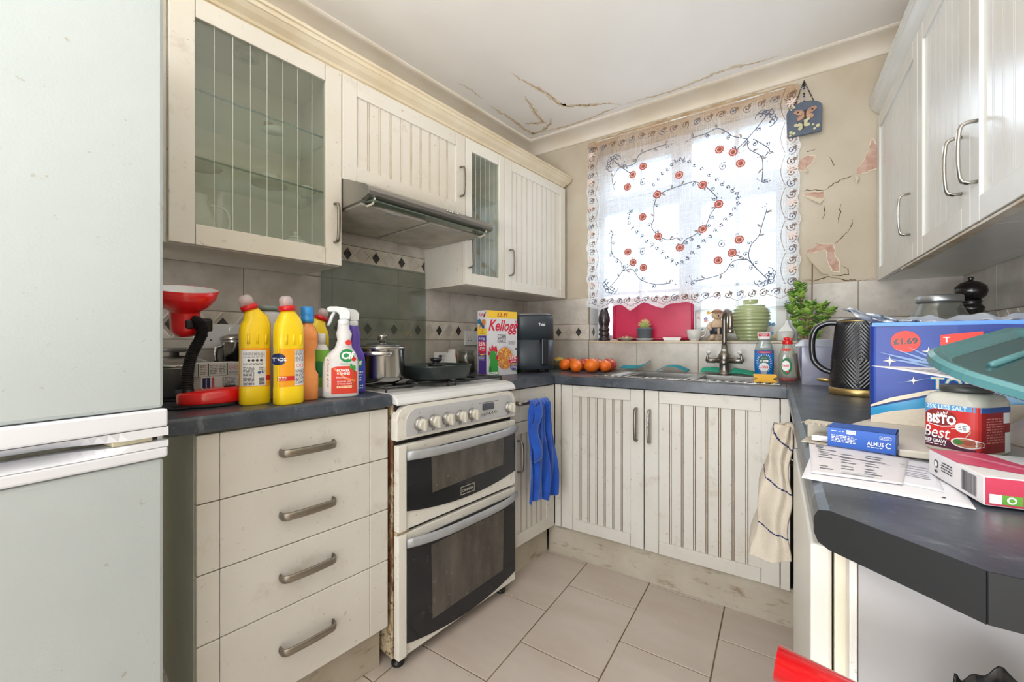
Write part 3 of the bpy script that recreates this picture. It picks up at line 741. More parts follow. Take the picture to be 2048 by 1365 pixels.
# control panel
b = MB()
def rr(x0, x1, z0, z1, r0, r1, n=8):
    """outline with rounded upper corners r1, lower r0"""
    P = []
    for cx, cz, r, a in ((x1-r0, z0+r0, r0, -PI/2), (x1-r1, z1-r1, r1, 0), (x0+r1, z1-r1, r1, PI/2), (x0+r0, z0+r0, r0, PI)):
        for k in range(n+1): P.append((cx+r*math.cos(a+k*PI/2/n), cz+r*math.sin(a+k*PI/2/n)))
    return P
b.prism(rr(CX0, CX1, .757, .871, .004, .05), YF, -.585, ek, 'y'); cp = u.part(b, 'control_panel', bevel=.004)
b = MB(); b.prism(rr(CX0+.034, CX1-.02, .768, .856, .006, .045), YF-.003, YF+.001, fasc, 'y'); u.part(b, 'fascia', cp, bevel=.001)
def on_face(y): return on_front(y)
a = Art()
for x in (-1.386, -1.327, -1.265, -1.202, -1.14, -.925):
    a.rect(x-.0008, x+.0008, .838, .842, ink, 1, 1); a.rect(x-.006, x+.006, .772, .778, ink, 1, 1); a.rect(x-.0035, x+.0045, .773, .777, fasc, 2, 1)
a.small(-1.10, -.99, .823+.012, .829+.012, 1, ink, layer=1)
a.small(-1.075, -.99, .789, .794, 1, ink, layer=1)
a.build('panel_markings', on_front(YF-.003), cp).matrix_basis = Matrix.Translation(-u.loc)
knm = mat('knob_cream_silver', (206, 202, 190), .34, .15)
for x in (-1.386, -1.327, -1.265, -1.202, -1.14, -.925):
    K = Matrix.Translation((x, YF-.003, .803)) @ Matrix.Rotation(PI/2, 4, 'X')
    b = MB(); b.lathe([(.0235, 0), (.0235, .004), (.021, .011), (.019, .013)], steel, M=K, seg=32); 
    b.lathe([(.018, .012), (.0175, .026), (.016, .028)], knm, M=K, seg=28)
    b.box(-.004, .004, -.019, .019, .012, .036, knm, K); u.part(b, 'knob', cp, bevel=.0008)
b = MB(); b.prism(rr(-1.083, -1.018, .808, .834, .005, .005, 4), YF-.006, YF-.001, mat('display_window', (88, 92, 104), .2, tone=((60, 62, 70), 90)), 'y'); u.part(b, 'display', cp)
for k in range(6):
    b = MB(); b.lathe([(.0042, 0), (.0042, .006), (.003, .007)], inox, M=Matrix.Translation((-1.085+k*.0155, YF-.003, .792+k*.0006)) @ Matrix.Rotation(PI/2, 4, 'X'), seg=12); u.part(b, 'button', cp)
def oven_door(z0, z1, zg, sag, hz, wz0, wz1, badge=False):
    b = MB(); x0, x1 = CX0+.002, CX1-.0
    b.box(x0, x1, YF+.0, -.60, z0, z1, ek)
    b.box(x0, x0+.033, YF-.006, YF, z0, z1, ek)
    o = u.part(b, 'oven_door', bevel=.004)
    b = MB(); gx0, gx1 = x0+.034, x1-.006; N = 20
    top = z1-.03
    bot = [(gx0+(gx1-gx0)*k/N, zg-sag*(1-(2*k/N-1)**2)) for k in range(N+1)]
    b.prism(bot+[(gx1, top), (gx0, top)], YF-.0045, YF+.002, ovg, 'y'); gl = u.part(b, 'door_glass', o)
    b = MB(); wx0, wx1 = gx0+.10, gx1-.075
    b.prism([(wx0+.006, wz0), (wx1-.006, wz0+.012), (wx1, wz1), (wx0, wz1)], YF-.0052, YF-.0044, ovw, 'y'); u.part(b, 'window', gl)
    # bowed full-width handle
    b = MB(); P = []
    for k in range(25):
        t_ = k/24; x = gx0-.002+(gx1-gx0+.008)*t_; bowd = 1-abs(2*t_-1)**3.2
        P.append((x, YF-.008-.036*bowd, hz))
    b.tube(P, .006, silv, 10, up=(0, 0, 1), flat=2.7); u.part(b, 'handle', o)
    if badge:
        a = Art(); bx = -1.165; a.rect(bx-.036, bx+.036, .5065, .5375, mat('badge_silver', (190, 188, 180), .3, .6), n=1); a.rect(bx-.033, bx+.033, .5095, .5345, black, n=1)
        a.text('CANNON', bx, .521, .014, mat('badge_lettering', (196, 194, 186), .4, .4), bold=.0004, width=.056)
        q = a.build('badge', on_front(YF-.0052), o); q.matrix_basis = Matrix.Translation(-u.loc)
    return o
oven_door(.461, .742, .523, .03, .706, .555, .69, True)
oven_door(.047, .449, .088, .035, .418, .115, .375)
for z in (.452,):
    b = MB(); b.box(CX0+.004, CX0+.05, YF+.004, -.60, z-.002, z+.007, rust); u.part(b, 'hinge')
for x in (CX0+.035, CX1-.045):
    for y in (-.575, -.07):
        b = MB(); b.lathe([(.021, 0), (.022, .006), (.02, .014), (.008, .016), (.008, .036)], black, (x, y, 0), 20); u.part(b, 'foot')
# burners and pan supports
for x, y, r in ((-1.33, -.44, .045), (-1.02, -.44, .036), (-1.33, -.18, .036), (-1.02, -.18, .045)):
    b = MB(); b.lathe([(r, 0), (r, .006), (r*.8, .008), (r*.8, .011), (r*.6, .013)], black, (x, y, .909), 24); u.part(b, 'burner', hob)
iron = mat('cast_iron', (30, 31, 32), .42, dirt=((120, 116, 108), 60, .6, .68, .6))
for xc in (-1.33, -1.02):
    b = MB(); z = .925; hx, hy = .135, .235; yc = -.31
    loop = [(xc-hx, yc-hy, z), (xc+hx, yc-hy, z), (xc+hx, yc+hy, z), (xc-hx, yc+hy, z), (xc-hx, yc-hy, z)]
    for p_, q_ in zip(loop, loop[1:]): b.tube([p_, q_], .0045, iron, 6)
    for yy in (-.44, -.18):
        b.tube([(xc-hx, yy, z+.002), (xc-.03, yy, z+.004)], .005, iron, 6); b.tube([(xc+hx, yy, z+.002), (xc+.03, yy, z+.004)], .005, iron, 6)
        b.tube([(xc, yy-.1, z+.002), (xc, yy-.03, z+.004)], .005, iron, 6); b.tube([(xc, yy+.1, z+.002), (xc, yy+.03, z+.004)], .005, iron, 6)
    for sx_ in (-1, 1):
        for yy in (yc-hy, yc, yc+hy): b.tube([(xc+sx_*hx, yy, z), (xc+sx_*hx, yy, .908)], .004, iron, 6)
    u.part(b, 'pan_support', hob)
# --- hood
hm_ = mat('hood_steel', (158, 154, 148), .32, .85, dirt=((130, 104, 70), 10, .6, .8, .5), bump=(40, .05, (1, 12, 1)))
HX0, HX1 = -1.5025, -.8905
u = Unit('cooker_hood', 'slim brushed steel cooker hood with grey grease filters under the short cabinet', 'cooker hood', FL, ((HX0+HX1)/2, -.25, 1.565))
b = MB(); b.prism([(-.012, 1.568), (-.012, 1.671), (-.325, 1.671), (-.36, 1.662), (-.44, 1.632), (-.475, 1.62), (-.497, 1.606), (-.504, 1.592), (-.499, 1.580), (-.485, 1.576), (-.45, 1.570), (-.45, 1.5665)], HX0, HX1, hm_, 'x'); u.part(b, 'canopy', bevel=.0015)
fil = mat('grease_filter', (196, 192, 180), .5, .2, tone=((166, 158, 140), 10), bump=(400, .4))
for x0, x1 in ((HX0+.012, -1.205), (-1.185, HX1-.012)):
    b = MB(); b.box(x0, x1, -.43, -.05, 1.560, 1.5675, fil); f_ = u.part(b, 'grease_filter', bevel=.001)
    b = MB(); b.box((x0+x1)/2-.035, (x0+x1)/2+.035, -.425, -.405, 1.557, 1.5605, silv); u.part(b, 'latch', f_, bevel=.001)
b = MB(); b.box(HX0+.02, HX1-.02, -.487, -.452, 1.5635, 1.5685, tglass('hood_visor_glass', (190, 206, 190), .2, .1, (160, 176, 156), .4)); u.part(b, 'visor')
for x in (HX0+.03, HX1-.03):
    b = MB(); b.tube([(x, -.49, 1.575), (x+.004, -.47, 1.560), (x-.006, -.452, 1.552), (x, -.43, 1.566)], .004, mat('clear_plastic_clip', (196, 192, 176), .2), 8); u.part(b, 'visor_clip')
for k in range(5):
    b = MB(); b.lathe([(.0042, 0), (.0042, .004), (.003, .006)], chrome, M=Matrix.Translation((-1.158+k*.0135, -.499, 1.6035)) @ Matrix.Rotation(math.radians(60), 4, 'X'), seg=10); u.part(b, 'button')
# --- smoked glass splashback behind the cooker
b = MB(); b.box(-1.437, -.889, -.0165, -.0105, .9115, 1.4415, tglass('smoked_glass', (238, 242, 238), .08, .08, (166, 168, 162), .2))
tag(b.build('glass_splashback', M=FL), 'smoked grey glass splashback on the tiles behind the cooker', 'splashback')

# --- sink
stn = mat('sink_steel', (168, 166, 162), .26, .9, dirt=((120, 110, 96), 14, .6, .8, .5))
u = Unit('kitchen_sink', 'stainless steel inset sink with one and a half bowls and ribbed drainer', 'sink', FB, (1.12, -.3, .91))
b = MB(); zt = .9135
BX = [(.86, 1.12, -.47, -.17, .15), (1.165, 1.37, -.44, -.20, .09)]
xs = [.705, .86, 1.12, 1.165, 1.37, 1.478]; 
def sheet(x0, x1, y0, y1): b.box(x0, x1, y0, y1, .9102, zt, stn)
sheet(.705, .86, -.53, -.06); sheet(1.12, 1.165, -.53, -.06); sheet(1.37, 1.478, -.53, -.06)
sheet(.86, 1.12, -.53, -.47); sheet(.86, 1.12, -.17, -.06); sheet(1.165, 1.37, -.53, -.44); sheet(1.165, 1.37, -.20, -.06)
u.part(b, 'sink_top', bevel=.002)
for x0, x1, y0, y1, dp in BX:
    b = MB(); n = 6; th = .0008
    b.box(x0, x1, y0, y1, zt-dp-.001, zt-dp, stn); b.box(x0-.001, x0, y0, y1, zt-dp, zt-.001, stn); b.box(x1, x1+.001, y0, y1, zt-dp, zt-.001, stn)
    b.box(x0, x1, y0-.001, y0, zt-dp, zt-.001, stn); b.box(x0, x1, y1, y1+.001, zt-dp, zt-.001, stn); bo = u.part(b, 'bowl')
    b = MB(); b.lathe([(.028, 0), (.034, .002), (.034, .003)], chrome, ((x0+x1)/2, (y0+y1)/2, zt-dp), 20); u.part(b, 'drain', bo)
b = MB()
for k in range(9): b.tube([(.722+.005*k*0+.0, -.50+k*.028, zt+.0015), (.845, -.50+k*.028, zt+.0015)], .0035, stn, 6)
for k in range(22): b.tube([(.76+k*.033, -.524, zt+.0012), (.785+k*.033, -.508, zt+.0012)], .0026, stn, 6)
u.part(b, 'drainer_ribs')
# tap
tm = mat('aged_tap_metal', (150, 144, 136), .3, .95, dirt=((110, 96, 80), 40, .5, .7, .6))
cerm = mat('white_ceramic', (236, 234, 228), .2)
u = Unit('kitchen_tap', 'old-fashioned bridge tap with tall swan neck and white-capped levers', 'tap', FB, (1.237, -.10, .9135))
x, y = 1.237, -.10
b = MB(); b.lathe([(.032, 0), (.032, .006), (.026, .010), (.0235, .03), (.0235, .062), (.026, .068), (.028, .085), (.026, .102), (.018, .112), (.014, .125), (.0135, .15)], tm, (x, y, .9135), 28); bd = u.part(b, 'tap_body')
b = MB(); b.tube([(x, y, 1.06)]+[(x, y, 1.06+k*.02) for k in range(1, 7)]+[(x+.03*(1-math.cos(a))*.6, y-.045*(1-math.cos(a)), 1.185+.05*math.sin(a)) for a in [PI*k/12 for k in range(0, 13)]]+[(x+.036, y-.09, 1.16), (x+.036, y-.09, 1.125)], .0115, tm, 14)
b.lathe([(.014, 0), (.015, .004), (.015, .014), (.0125, .018)], tm, (x+.036, y-.09, 1.122), 16); u.part(b, 'spout')
for sg in (-1, 1):
    b = MB(); b.tube([(x+sg*.015, y, .985), (x+sg*.04, y-.002, .985), (x+sg*.042, y-.002, .985), (x+sg*.072, y-.004, .984), (x+sg*.078, y-.004, .984)], [.014, .0135, .0155, .014, .011], tm, 14)
    b.tube([(x+sg*.070, y-.004, .976), (x+sg*.078, y-.005, .985), (x+sg*.078, y-.006, 1.0), (x+sg*.072, y-.008, 1.018)], [.011, .010, .006, .0055], tm, 10)
    l = u.part(b, 'lever'); b = MB(); b.lathe([(.006, 0), (.012, .004), (.013, .011), (.009, .016)], cerm, (x+sg*.071, y-.008, 1.017), 16); u.part(b, 'lever_cap', l)
b = MB(); b.lathe([(.012, 0), (.015, .005), (.013, .013), (.006, .016)], tm, M=Matrix.Translation((x, y-.024, .975)) @ Matrix.Rotation(PI/2, 4, 'X'), seg=16); b.lathe([(.010, 0), (.012, .006), (.008, .011)], cerm, (x-.0, y-.012, 1.03), 14); u.part(b, 'centre_boss')

# ================================================================== LACE CURTAIN
def curtain_mat(name, rgb, dens, stain=True):
    m = bpy.data.materials.new(name); m.use_nodes = True; n = m.node_tree; n.nodes.clear(); L = n.links
    o = n.nodes.new('ShaderNodeOutputMaterial'); tr = n.nodes.new('ShaderNodeBsdfTransparent'); d = n.nodes.new('ShaderNodeBsdfDiffuse'); tl = n.nodes.new('ShaderNodeBsdfTranslucent')
    co = n.nodes.new('ShaderNodeTexCoord'); sp = n.nodes.new('ShaderNodeSeparateXYZ'); L.new(co.outputs['Object'], sp.inputs[0])
    nz = n.nodes.new('ShaderNodeTexNoise'); nz.inputs['Scale'].default_value = 5; nz.inputs['Detail'].default_value = 6; L.new(co.outputs['Object'], nz.inputs['Vector'])
    ma = n.nodes.new('ShaderNodeMath'); ma.operation = 'MULTIPLY_ADD'; L.new(nz.outputs[0], ma.inputs[0]); ma.inputs[1].default_value = .55; L.new(sp.outputs['Z'], ma.inputs[2])
    mr = n.nodes.new('ShaderNodeMapRange'); mr.inputs[1].default_value = 1.02; mr.inputs[2].default_value = 1.30; mr.inputs[4].default_value = .9 if stain else 0; L.new(ma.outputs[0], mr.inputs[0])
    mx = n.nodes.new('ShaderNodeMix'); mx.data_type = 'RGBA'; L.new(mr.outputs[0], mx.inputs[0]); mx.inputs[6].default_value = (*s2l(rgb), 1); mx.inputs[7].default_value = (*s2l((206, 168, 128)), 1)
    L.new(mx.outputs[2], d.inputs[0]); L.new(mx.outputs[2], tl.inputs[0])
    a = n.nodes.new('ShaderNodeMixShader'); a.inputs[0].default_value = .45; L.new(d.outputs[0], a.inputs[1]); L.new(tl.outputs[0], a.inputs[2])
    # open weave: fine threads both ways, denser patches
    wv = []
    for ax, sc in (((1, 0, 0), 1), ((0, 0, 1), 1)):
        w_ = n.nodes.new('ShaderNodeTexNoise'); mp = n.nodes.new('ShaderNodeMapping')
        mp.inputs['Scale'].default_value = (320, 1, 9) if ax[0] else (9, 1, 320); L.new(co.outputs['Object'], mp.inputs[0]); L.new(mp.outputs[0], w_.inputs['Vector'])
        w_.inputs['Scale'].default_value = 1; w_.inputs['Detail'].default_value = 2; wv.append(w_)
    mxm = n.nodes.new('ShaderNodeMath'); mxm.operation = 'MAXIMUM'; L.new(wv[0].outputs[0], mxm.inputs[0]); L.new(wv[1].outputs[0], mxm.inputs[1])
    r2 = n.nodes.new('ShaderNodeMapRange'); r2.inputs[1].default_value = .45; r2.inputs[2].default_value = .75; r2.inputs[3].default_value = dens-.18; r2.inputs[4].default_value = min(1, dens+.3); L.new(mxm.outputs[0], r2.inputs[0])
    f = n.nodes.new('ShaderNodeMixShader'); L.new(r2.outputs[0], f.inputs[0]); L.new(tr.outputs[0], f.inputs[1]); L.new(a.outputs[0], f.inputs[2]); L.new(f.outputs[0], o.inputs[0])
    return m
voile = curtain_mat('sheer_voile', (244, 244, 246), .56)
lace = curtain_mat('lace_border', (244, 242, 240), .78)
thr_b = mat('brown_thread', (120, 92, 76), .8); thr_g = mat('grey_blue_thread', (92, 98, 118), .8); thr_r = mat('red_thread', (176, 70, 62), .8, tone=((206, 120, 104), 120)); thr_p = mat('pale_thread', (236, 216, 208), .8)
leafm = mat('leaf_thread', (122, 112, 104), .8)
def cy(x, z):  # soft folds
    return -.032-.005*math.sin(x*17+.8)-.003*math.sin(x*41+z*3)-.004*math.sin(z*2.2+x*3)
CX_0, CX_1, CZ0, CZ1 = .456, 1.560, 1.278, 2.318
t = thing('lace_curtain', 'sheer lace curtain with embroidered red flowers hung across the window', 'curtain', FB, (1.008, -.03, 1.278))
CT = Matrix.Translation((-1.008, .03, -1.278))
def zbot(x):
    ph = (x-CX_0)/(CX_1-CX_0)*6
    return CZ0-.012+.034*abs(math.cos(ph*PI))-.006*math.sin(ph*9)
def edge_in(z): return .010*abs(math.sin((z-CZ0)*17))+.003*math.sin(z*90)
NU, NV = 110, 90
def cpt(u_, v_):
    x0 = CX_0; zz = CZ0+(CZ1-CZ0)*v_
    e = edge_in(zz); xa = CX_0+e; xb = CX_1-e-.004; x = xa+(xb-xa)*u_
    zb = zbot(x); z = zb+(CZ1-zb)*v_
    return (x, cy(x, z), z)
b = MB(); b.closed_fix = False
BWD = 7  # border cells at sides / bottom
b.grid(cpt, NU, NV, voile, True, lambda p, q: lace if (p < .065 or p > .935-.0001 or q < .062) else voile); b.build('voile', t, M=CT)
A = Art(); rnd = random.Random(21)
def spiral(x, z, r, a0, turns=1.1, sg=1, n=16, wd=.0030, m=thr_g):
    wd = max(wd, .0034)
    pts = []
    for k in range(n+1):
        q = k/n; rr_ = r*(1-q*.82); a_ = a0+sg*q*turns*2*PI
        pts.append((x+rr_*math.cos(a_), z+rr_*math.sin(a_)))
    A.line(pts, wd, m, 1); A.disc(pts[-1][0], pts[-1][1], wd*1.4, m, 1, n=8)
def leaf(x, z, a_, l=.024, w_=.008, m=leafm):
    P = [(0, 0), (.3, .8), (.6, 1), (.85, .6), (1, 0), (.85, -.5), (.6, -.9), (.3, -.8)]; c, s_ = math.cos(a_), math.sin(a_)
    A.poly([(x+p*l*c-q*w_/1.6*s_, z+p*l*s_+q*w_/1.6*c) for p, q in P], m, 1)
    A.line([(x, z), (x+l*.9*c, z+l*.9*s_)], .0012, thr_p, 2)
def smooth(pts, n=7):
    out = []; P = [pts[0]]+list(pts)+[pts[-1]]
    for i in range(1, len(P)-2):
        for k in range(n):
            t_ = k/n; p0, p1, p2, p3 = P[i-1], P[i], P[i+1], P[i+2]
            out.append(tuple(.5*((2*p1[j])+(-p0[j]+p2[j])*t_+(2*p0[j]-5*p1[j]+4*p2[j]-p3[j])*t_*t_+(-p0[j]+3*p1[j]-3*p2[j]+p3[j])*t_**3) for j in (0, 1)))
    return out+[pts[-1]]
FLW = [(0.812, 2.092), (0.75, 2.06), (0.718, 1.995), (1.007, 2.002), (0.889, 1.917), (1.127, 1.918), (0.809, 1.801), (1.204, 1.802), (0.894, 1.679), (1.127, 1.681), (1.01, 1.598), (0.72, 1.61), (0.751, 1.545), (0.812, 1.508), (1.207, 2.088), (1.27, 2.058), (1.304, 1.994), (1.298, 1.603), (1.266, 1.539), (1.201, 1.506)]
STEM = [[(0.607, 2.205), (0.675, 2.128), (0.75, 2.06)], [(0.638, 1.994), (0.626, 2.068), (0.675, 2.128)], [(0.675, 2.128), (0.758, 2.12), (0.792, 2.164), (0.871, 2.183), (0.936, 2.189)], [(1.443, 2.234), (1.393, 2.175), (1.333, 2.113), (1.288, 2.069)], [(1.333, 2.113), (1.27, 2.14), (1.243, 2.168), (1.197, 2.202), (1.14, 2.187), (1.071, 2.185)], [(1.333, 2.113), (1.341, 2.06), (1.393, 2.007), (1.401, 1.945), (1.397, 1.877)], [(1.359, 2.105), (1.401, 2.064), (1.43, 2.027), (1.41, 2.003)], [(0.576, 1.389), (0.65, 1.455), (0.687, 1.499), (0.746, 1.54)], [(0.687, 1.499), (0.675, 1.56), (0.626, 1.601), (0.613, 1.675), (0.626, 1.745)], [(0.687, 1.499), (0.746, 1.505), (0.792, 1.443), (0.871, 1.408), (0.957, 1.407)], [(1.435, 1.374), (1.376, 1.444), (1.333, 1.498), (1.27, 1.531)], [(1.376, 1.444), (1.341, 1.507), (1.35, 1.567), (1.384, 1.612), (1.397, 1.659), (1.418, 1.735)], [(1.333, 1.498), (1.27, 1.495), (1.225, 1.438), (1.14, 1.414), (1.071, 1.409)], [(0.889, 1.917), (0.947, 1.93), (1.007, 1.94), (1.081, 1.946), (1.127, 1.918)], [(1.127, 1.918), (1.159, 1.887), (1.197, 1.837)], [(1.204, 1.802), (1.168, 1.758), (1.149, 1.709), (1.127, 1.681)], [(1.127, 1.681), (1.081, 1.655), (1.04, 1.639), (1.01, 1.598)], [(0.894, 1.679), (0.86, 1.733), (0.871, 1.787), (0.871, 1.855), (0.889, 1.908)], [(0.894, 1.679), (0.947, 1.652), (0.999, 1.656)]]
DIA = [(0.86, 1.959), (0.904, 2.018), (0.957, 2.055), (0.999, 2.089), (1.04, 2.074), (1.1, 2.022), (1.178, 1.946), (1.234, 1.892), (1.279, 1.852), (1.297, 1.807), (1.27, 1.751), (1.225, 1.707), (1.178, 1.652), (1.12, 1.607), (1.061, 1.55), (1.01, 1.507), (0.957, 1.54), (0.904, 1.602), (0.849, 1.643), (0.792, 1.708), (0.734, 1.764), (0.722, 1.824), (0.746, 1.855)]
for st in STEM:
    p = smooth(st); A.line(p, .0042, thr_g, 1); n = len(p); long = len(st) > 3
    for k in range(3, n, 6 if long else 5):
        a_ = math.atan2(p[k][1]-p[k-1][1], p[k][0]-p[k-1][0]); sg = 1 if (k//5) % 2 else -1
        if rnd.random() < .55: leaf(p[k][0], p[k][1], a_+sg*.9, .022+rnd.random()*.01)
        else: spiral(p[k][0]+.014*math.cos(a_+sg*PI/2), p[k][1]+.014*math.sin(a_+sg*PI/2), .013, a_-sg*PI/2, 1.0, sg)
    e_ = p[-1]
    for k in range(4):
        a_ = rnd.uniform(0, 2*PI); r_ = rnd.uniform(.018, .034); A.line([e_, (e_[0]+r_*math.cos(a_), e_[1]+r_*math.sin(a_))], .001, thr_g, 1); A.disc(e_[0]+r_*math.cos(a_), e_[1]+r_*math.sin(a_), .0032, thr_g, 1, n=8)
for (x, z, sx_, sz_) in ((.64, 2.15, -1, 1), (1.405, 2.18, 1, 1), (.62, 1.425, -1, -1), (1.40, 1.41, 1, -1)):
    for k in range(7):
        a_ = math.atan2(sz_, sx_)+(k-3)*.42; r_ = .034+.006*(k % 2)
        spiral(x+r_*math.cos(a_), z+r_*math.sin(a_), .022, a_+PI/2*(1 if k < 3 else -1)+PI, .8, 1 if k < 3 else -1)
for k in range(len(DIA)-1):
    (xa, za), (xb, zb_) = DIA[k], DIA[k+1]
    for q in (.25, .75):
        x, z = xa+(xb-xa)*q, za+(zb_-za)*q; a_ = math.atan2(zb_-za, xb-xa); sg = 1 if q < .5 else -1
        spiral(x, z, .012, a_, .8, sg, 10, .0018, thr_g); A.disc(x+.012*math.cos(a_+1.6), z+.012*math.sin(a_+1.6), .003, thr_g, 1, n=7)
for x, z in FLW:
    for k in range(12):
        a_ = k*PI/6; A.disc(x+.0175*math.cos(a_), z+.0175*math.sin(a_), .0052, thr_r, 1, n=8)
    A.disc(x, z, .0175, thr_r, 2, n=20); A.disc(x, z, .0145, thr_p, 3, n=18); A.disc(x, z, .0118, thr_r, 4, n=16); A.disc(x+.002, z-.001, .005, thr_b, 5, n=10)
for x, z in ((.812, 2.0), (1.225, 1.995), (.81, 1.60), (1.22, 1.59)): spiral(x, z, .022, 1, 1.3, 1, 18, .0028, thr_g)
# border scrolls
per = []
for k in range(20): per.append((CX_0+.05+k*(CX_1-CX_0-.1)/19, CZ0+.045, 'b'))
for k in range(18): per += [(CX_0+.035, CZ0+.09+k*.053, 's'), (CX_1-.040, CZ0+.09+k*.053, 's')]
for k in range(18): per.append((CX_0+.05+k*(CX_1-CX_0-.1)/17, CZ1-.05, 't'))
for i, (x, z, w_) in enumerate(per):
    m_ = thr_b if i % 3 else thr_g; sg = 1 if i % 2 else -1
    spiral(x, z, .021, rnd.uniform(0, 6), 1.3, sg, 16, .0021, m_); spiral(x+.012, z+.010, .011, rnd.uniform(0, 6), 1.1, -sg, 10, .0016, thr_b)
    for k in range(6): A.disc(x+rnd.uniform(-.03, .03), z+rnd.uniform(-.03, .03), .0016, thr_b, 1, n=5)
for k in range(6):
    x0 = CX_0+(k+.06)*(CX_1-CX_0)/6; w6 = (CX_1-CX_0)/6*.94
    P = [(x0+w6*j/14, CZ0+.012+.03*abs(math.cos(PI*j/14))**1.0) for j in range(15)]; A.line(P, .0022, thr_b, 1)
for k in range(6):
    z0 = CZ0+.08+k*.16
    for xs_, sg in ((CX_0+.06, 1), (CX_1-.066, -1)):
        A.line([(xs_+sg*.018*math.sin(PI*j/12), z0+.15*j/12) for j in range(13)], .002, thr_b, 1)
    for j in range(8): leaf(CX_0+.035, z0+.075, j*PI/4, .026, .006, thr_p); leaf(CX_1-.04, z0+.075, j*PI/4, .028, .006, thr_p)
q = A.build('embroidery', lambda x, z, h: (x, cy(x, z)-.0008-h, z), t); q.matrix_basis = CT
b = MB(); b.tube([(CX_0+.004, -.03, CZ1-.002), (CX_1-.004, -.03, CZ1-.002)], .0035, white, 8); u_ = b.build('curtain_wire', t, M=CT)

# ================================================================== THINGS ON THE LEFT WORKTOP
def yaw_to(x, y, off=0): return math.atan2(1.49-x, 2.42+y)+math.radians(off)
def item(name, label, cat, xy, z=H, off=0, group=None, yaw=None, M=None):
    return thing(name, label, cat, FB, (xy[0], xy[1], z), yaw if yaw is not None else yaw_to(xy[0], xy[1], off), group, M)
def on_se(rx, ry, sq):
    f = lambda x, z, h: (x, -(ry*max(0, 1-abs(min(1, abs(x)/rx))**sq)**(1/sq))-h, z)
    f.step = rx/8; return f
def C_(name, rgb, rough=.5, **k): return mat(name, rgb, rough, **k)
yel = C_('yellow_plastic', (250, 214, 30), .3, sss=.0); red = C_('red_plastic', (214, 30, 34), .28); redg = C_('glossy_red', (190, 18, 26), .16, coat=.5)
clearp = tglass('clear_plastic_cap', (250, 240, 240), .2, .1, (250, 244, 244), .6)
lab_o = C_('label_orange', (246, 164, 30)); lab_w = C_('label_white', (226, 228, 232), .6); lab_r = C_('label_red', (214, 44, 36)); navy = C_('label_navy', (36, 46, 92)); lab_g = C_('label_green', (28, 140, 76))
inkg = C_('ink_grey', (110, 112, 122)); wht = C_('print_white', (244, 244, 244))
redl = C_('lamp_red_enamel', (232, 30, 34), .16, coat=.5)
# desk lamp
L0 = lw(1.925, .422)
t = item('desk_lamp', 'red desk lamp with upturned shade and black bendy neck', 'lamp', L0, yaw=PI/2+aL)
b = MB(); b.lathe([(.062, 0), (.064, .004), (.062, .009)], rubber, sx=1.22, sy=.95, seg=40); bs = b.build('base_pad', t)
b = MB(); 
sec = [(.004, 0, .009, .073, .056, 2.2, 0), (.004, 0, .012, .0745, .057, 2.2, 0), (.003, 0, .036, .073, .056, 2.2, .04), (.002, 0, .043, .066, .050, 2.2, .07), (0, 0, .046, .02, .018, 2.2, .07)]
b.loft(sec, redl, 44); ba = b.build('base', t)
b = MB(); b.lathe([(.009, 0), (.010, .003)], black, (.045, -.005, .0475), 14, sx=1.5); b.build('switch', ba)
b = MB(); nk = [(-.047, -.0, .03), (-.047, -.0, .07), (-.044, .0, .11), (-.036, -.004, .145), (-.024, -.008, .175), (-.018, -.010, .20), (-.026, -.004, .222), (-.040, .008, .232)]
def cr3(pts, n=10):
    out = []; P = [pts[0]]+list(pts)+[pts[-1]]
    for i in range(1, len(P)-2):
        for k in range(n):
            t_ = k/n; p0, p1, p2, p3 = P[i-1:i+3]
            out.append(tuple(.5*((2*p1[j])+(-p0[j]+p2[j])*t_+(2*p0[j]-5*p1[j]+4*p2[j]-p3[j])*t_*t_+(-p0[j]+3*p1[j]-3*p2[j]+p3[j])*t_**3) for j in range(3)))
    return out+[pts[-1]]
pp = cr3(nk, 14); b.tube(pp, [.0140 if i % 2 else .0116 for i in range(len(pp))], rubber, 14, smooth=False)
b.lathe([(.0145, 0), (.0145, .016)], black, (-.047, 0, .03), 16); b.build('bendy_neck', t)
SH = Matrix.Translation((-.045, .034, .20)) @ Matrix.Rotation(math.radians(13), 4, 'X') @ Matrix.Rotation(math.radians(-3), 4, 'Y')
b = MB(); b.lathe([(.02, -.012), (.028, -.004), (.031, .008), (.032, .05), (.033, .054), (.036, .056), (.052, .068), (.066, .088), (.0735, .112)], redl, M=SH, seg=44, caps=False); 
b.lathe([(.0, -.013), (.02, -.012)], redl, M=SH, seg=44, caps=False); sh = b.build('lamp_shade', t, solid=.0015)
b = MB(); b.lathe([(.0, .05), (.03, .052), (.035, .0575), (.051, .0695), (.065, .089), (.0722, .1115)], C_('shade_inside_white', (236, 236, 238), .3), M=SH, seg=44, caps=False); b.build('shade_lining', sh)
b = MB(); b.sphere((0, 0, .075), .019, C_('bulb_glass', (240, 240, 236), .15), M=SH); b.build('bulb', t)
b = MB(); b.box(.028, .058, -.012, .012, -.002, .032, black, SH); b.box(-.006, .014, -.036, -.024, .012, .036, black, SH); b.build('switch_box', t, bevel=.004)
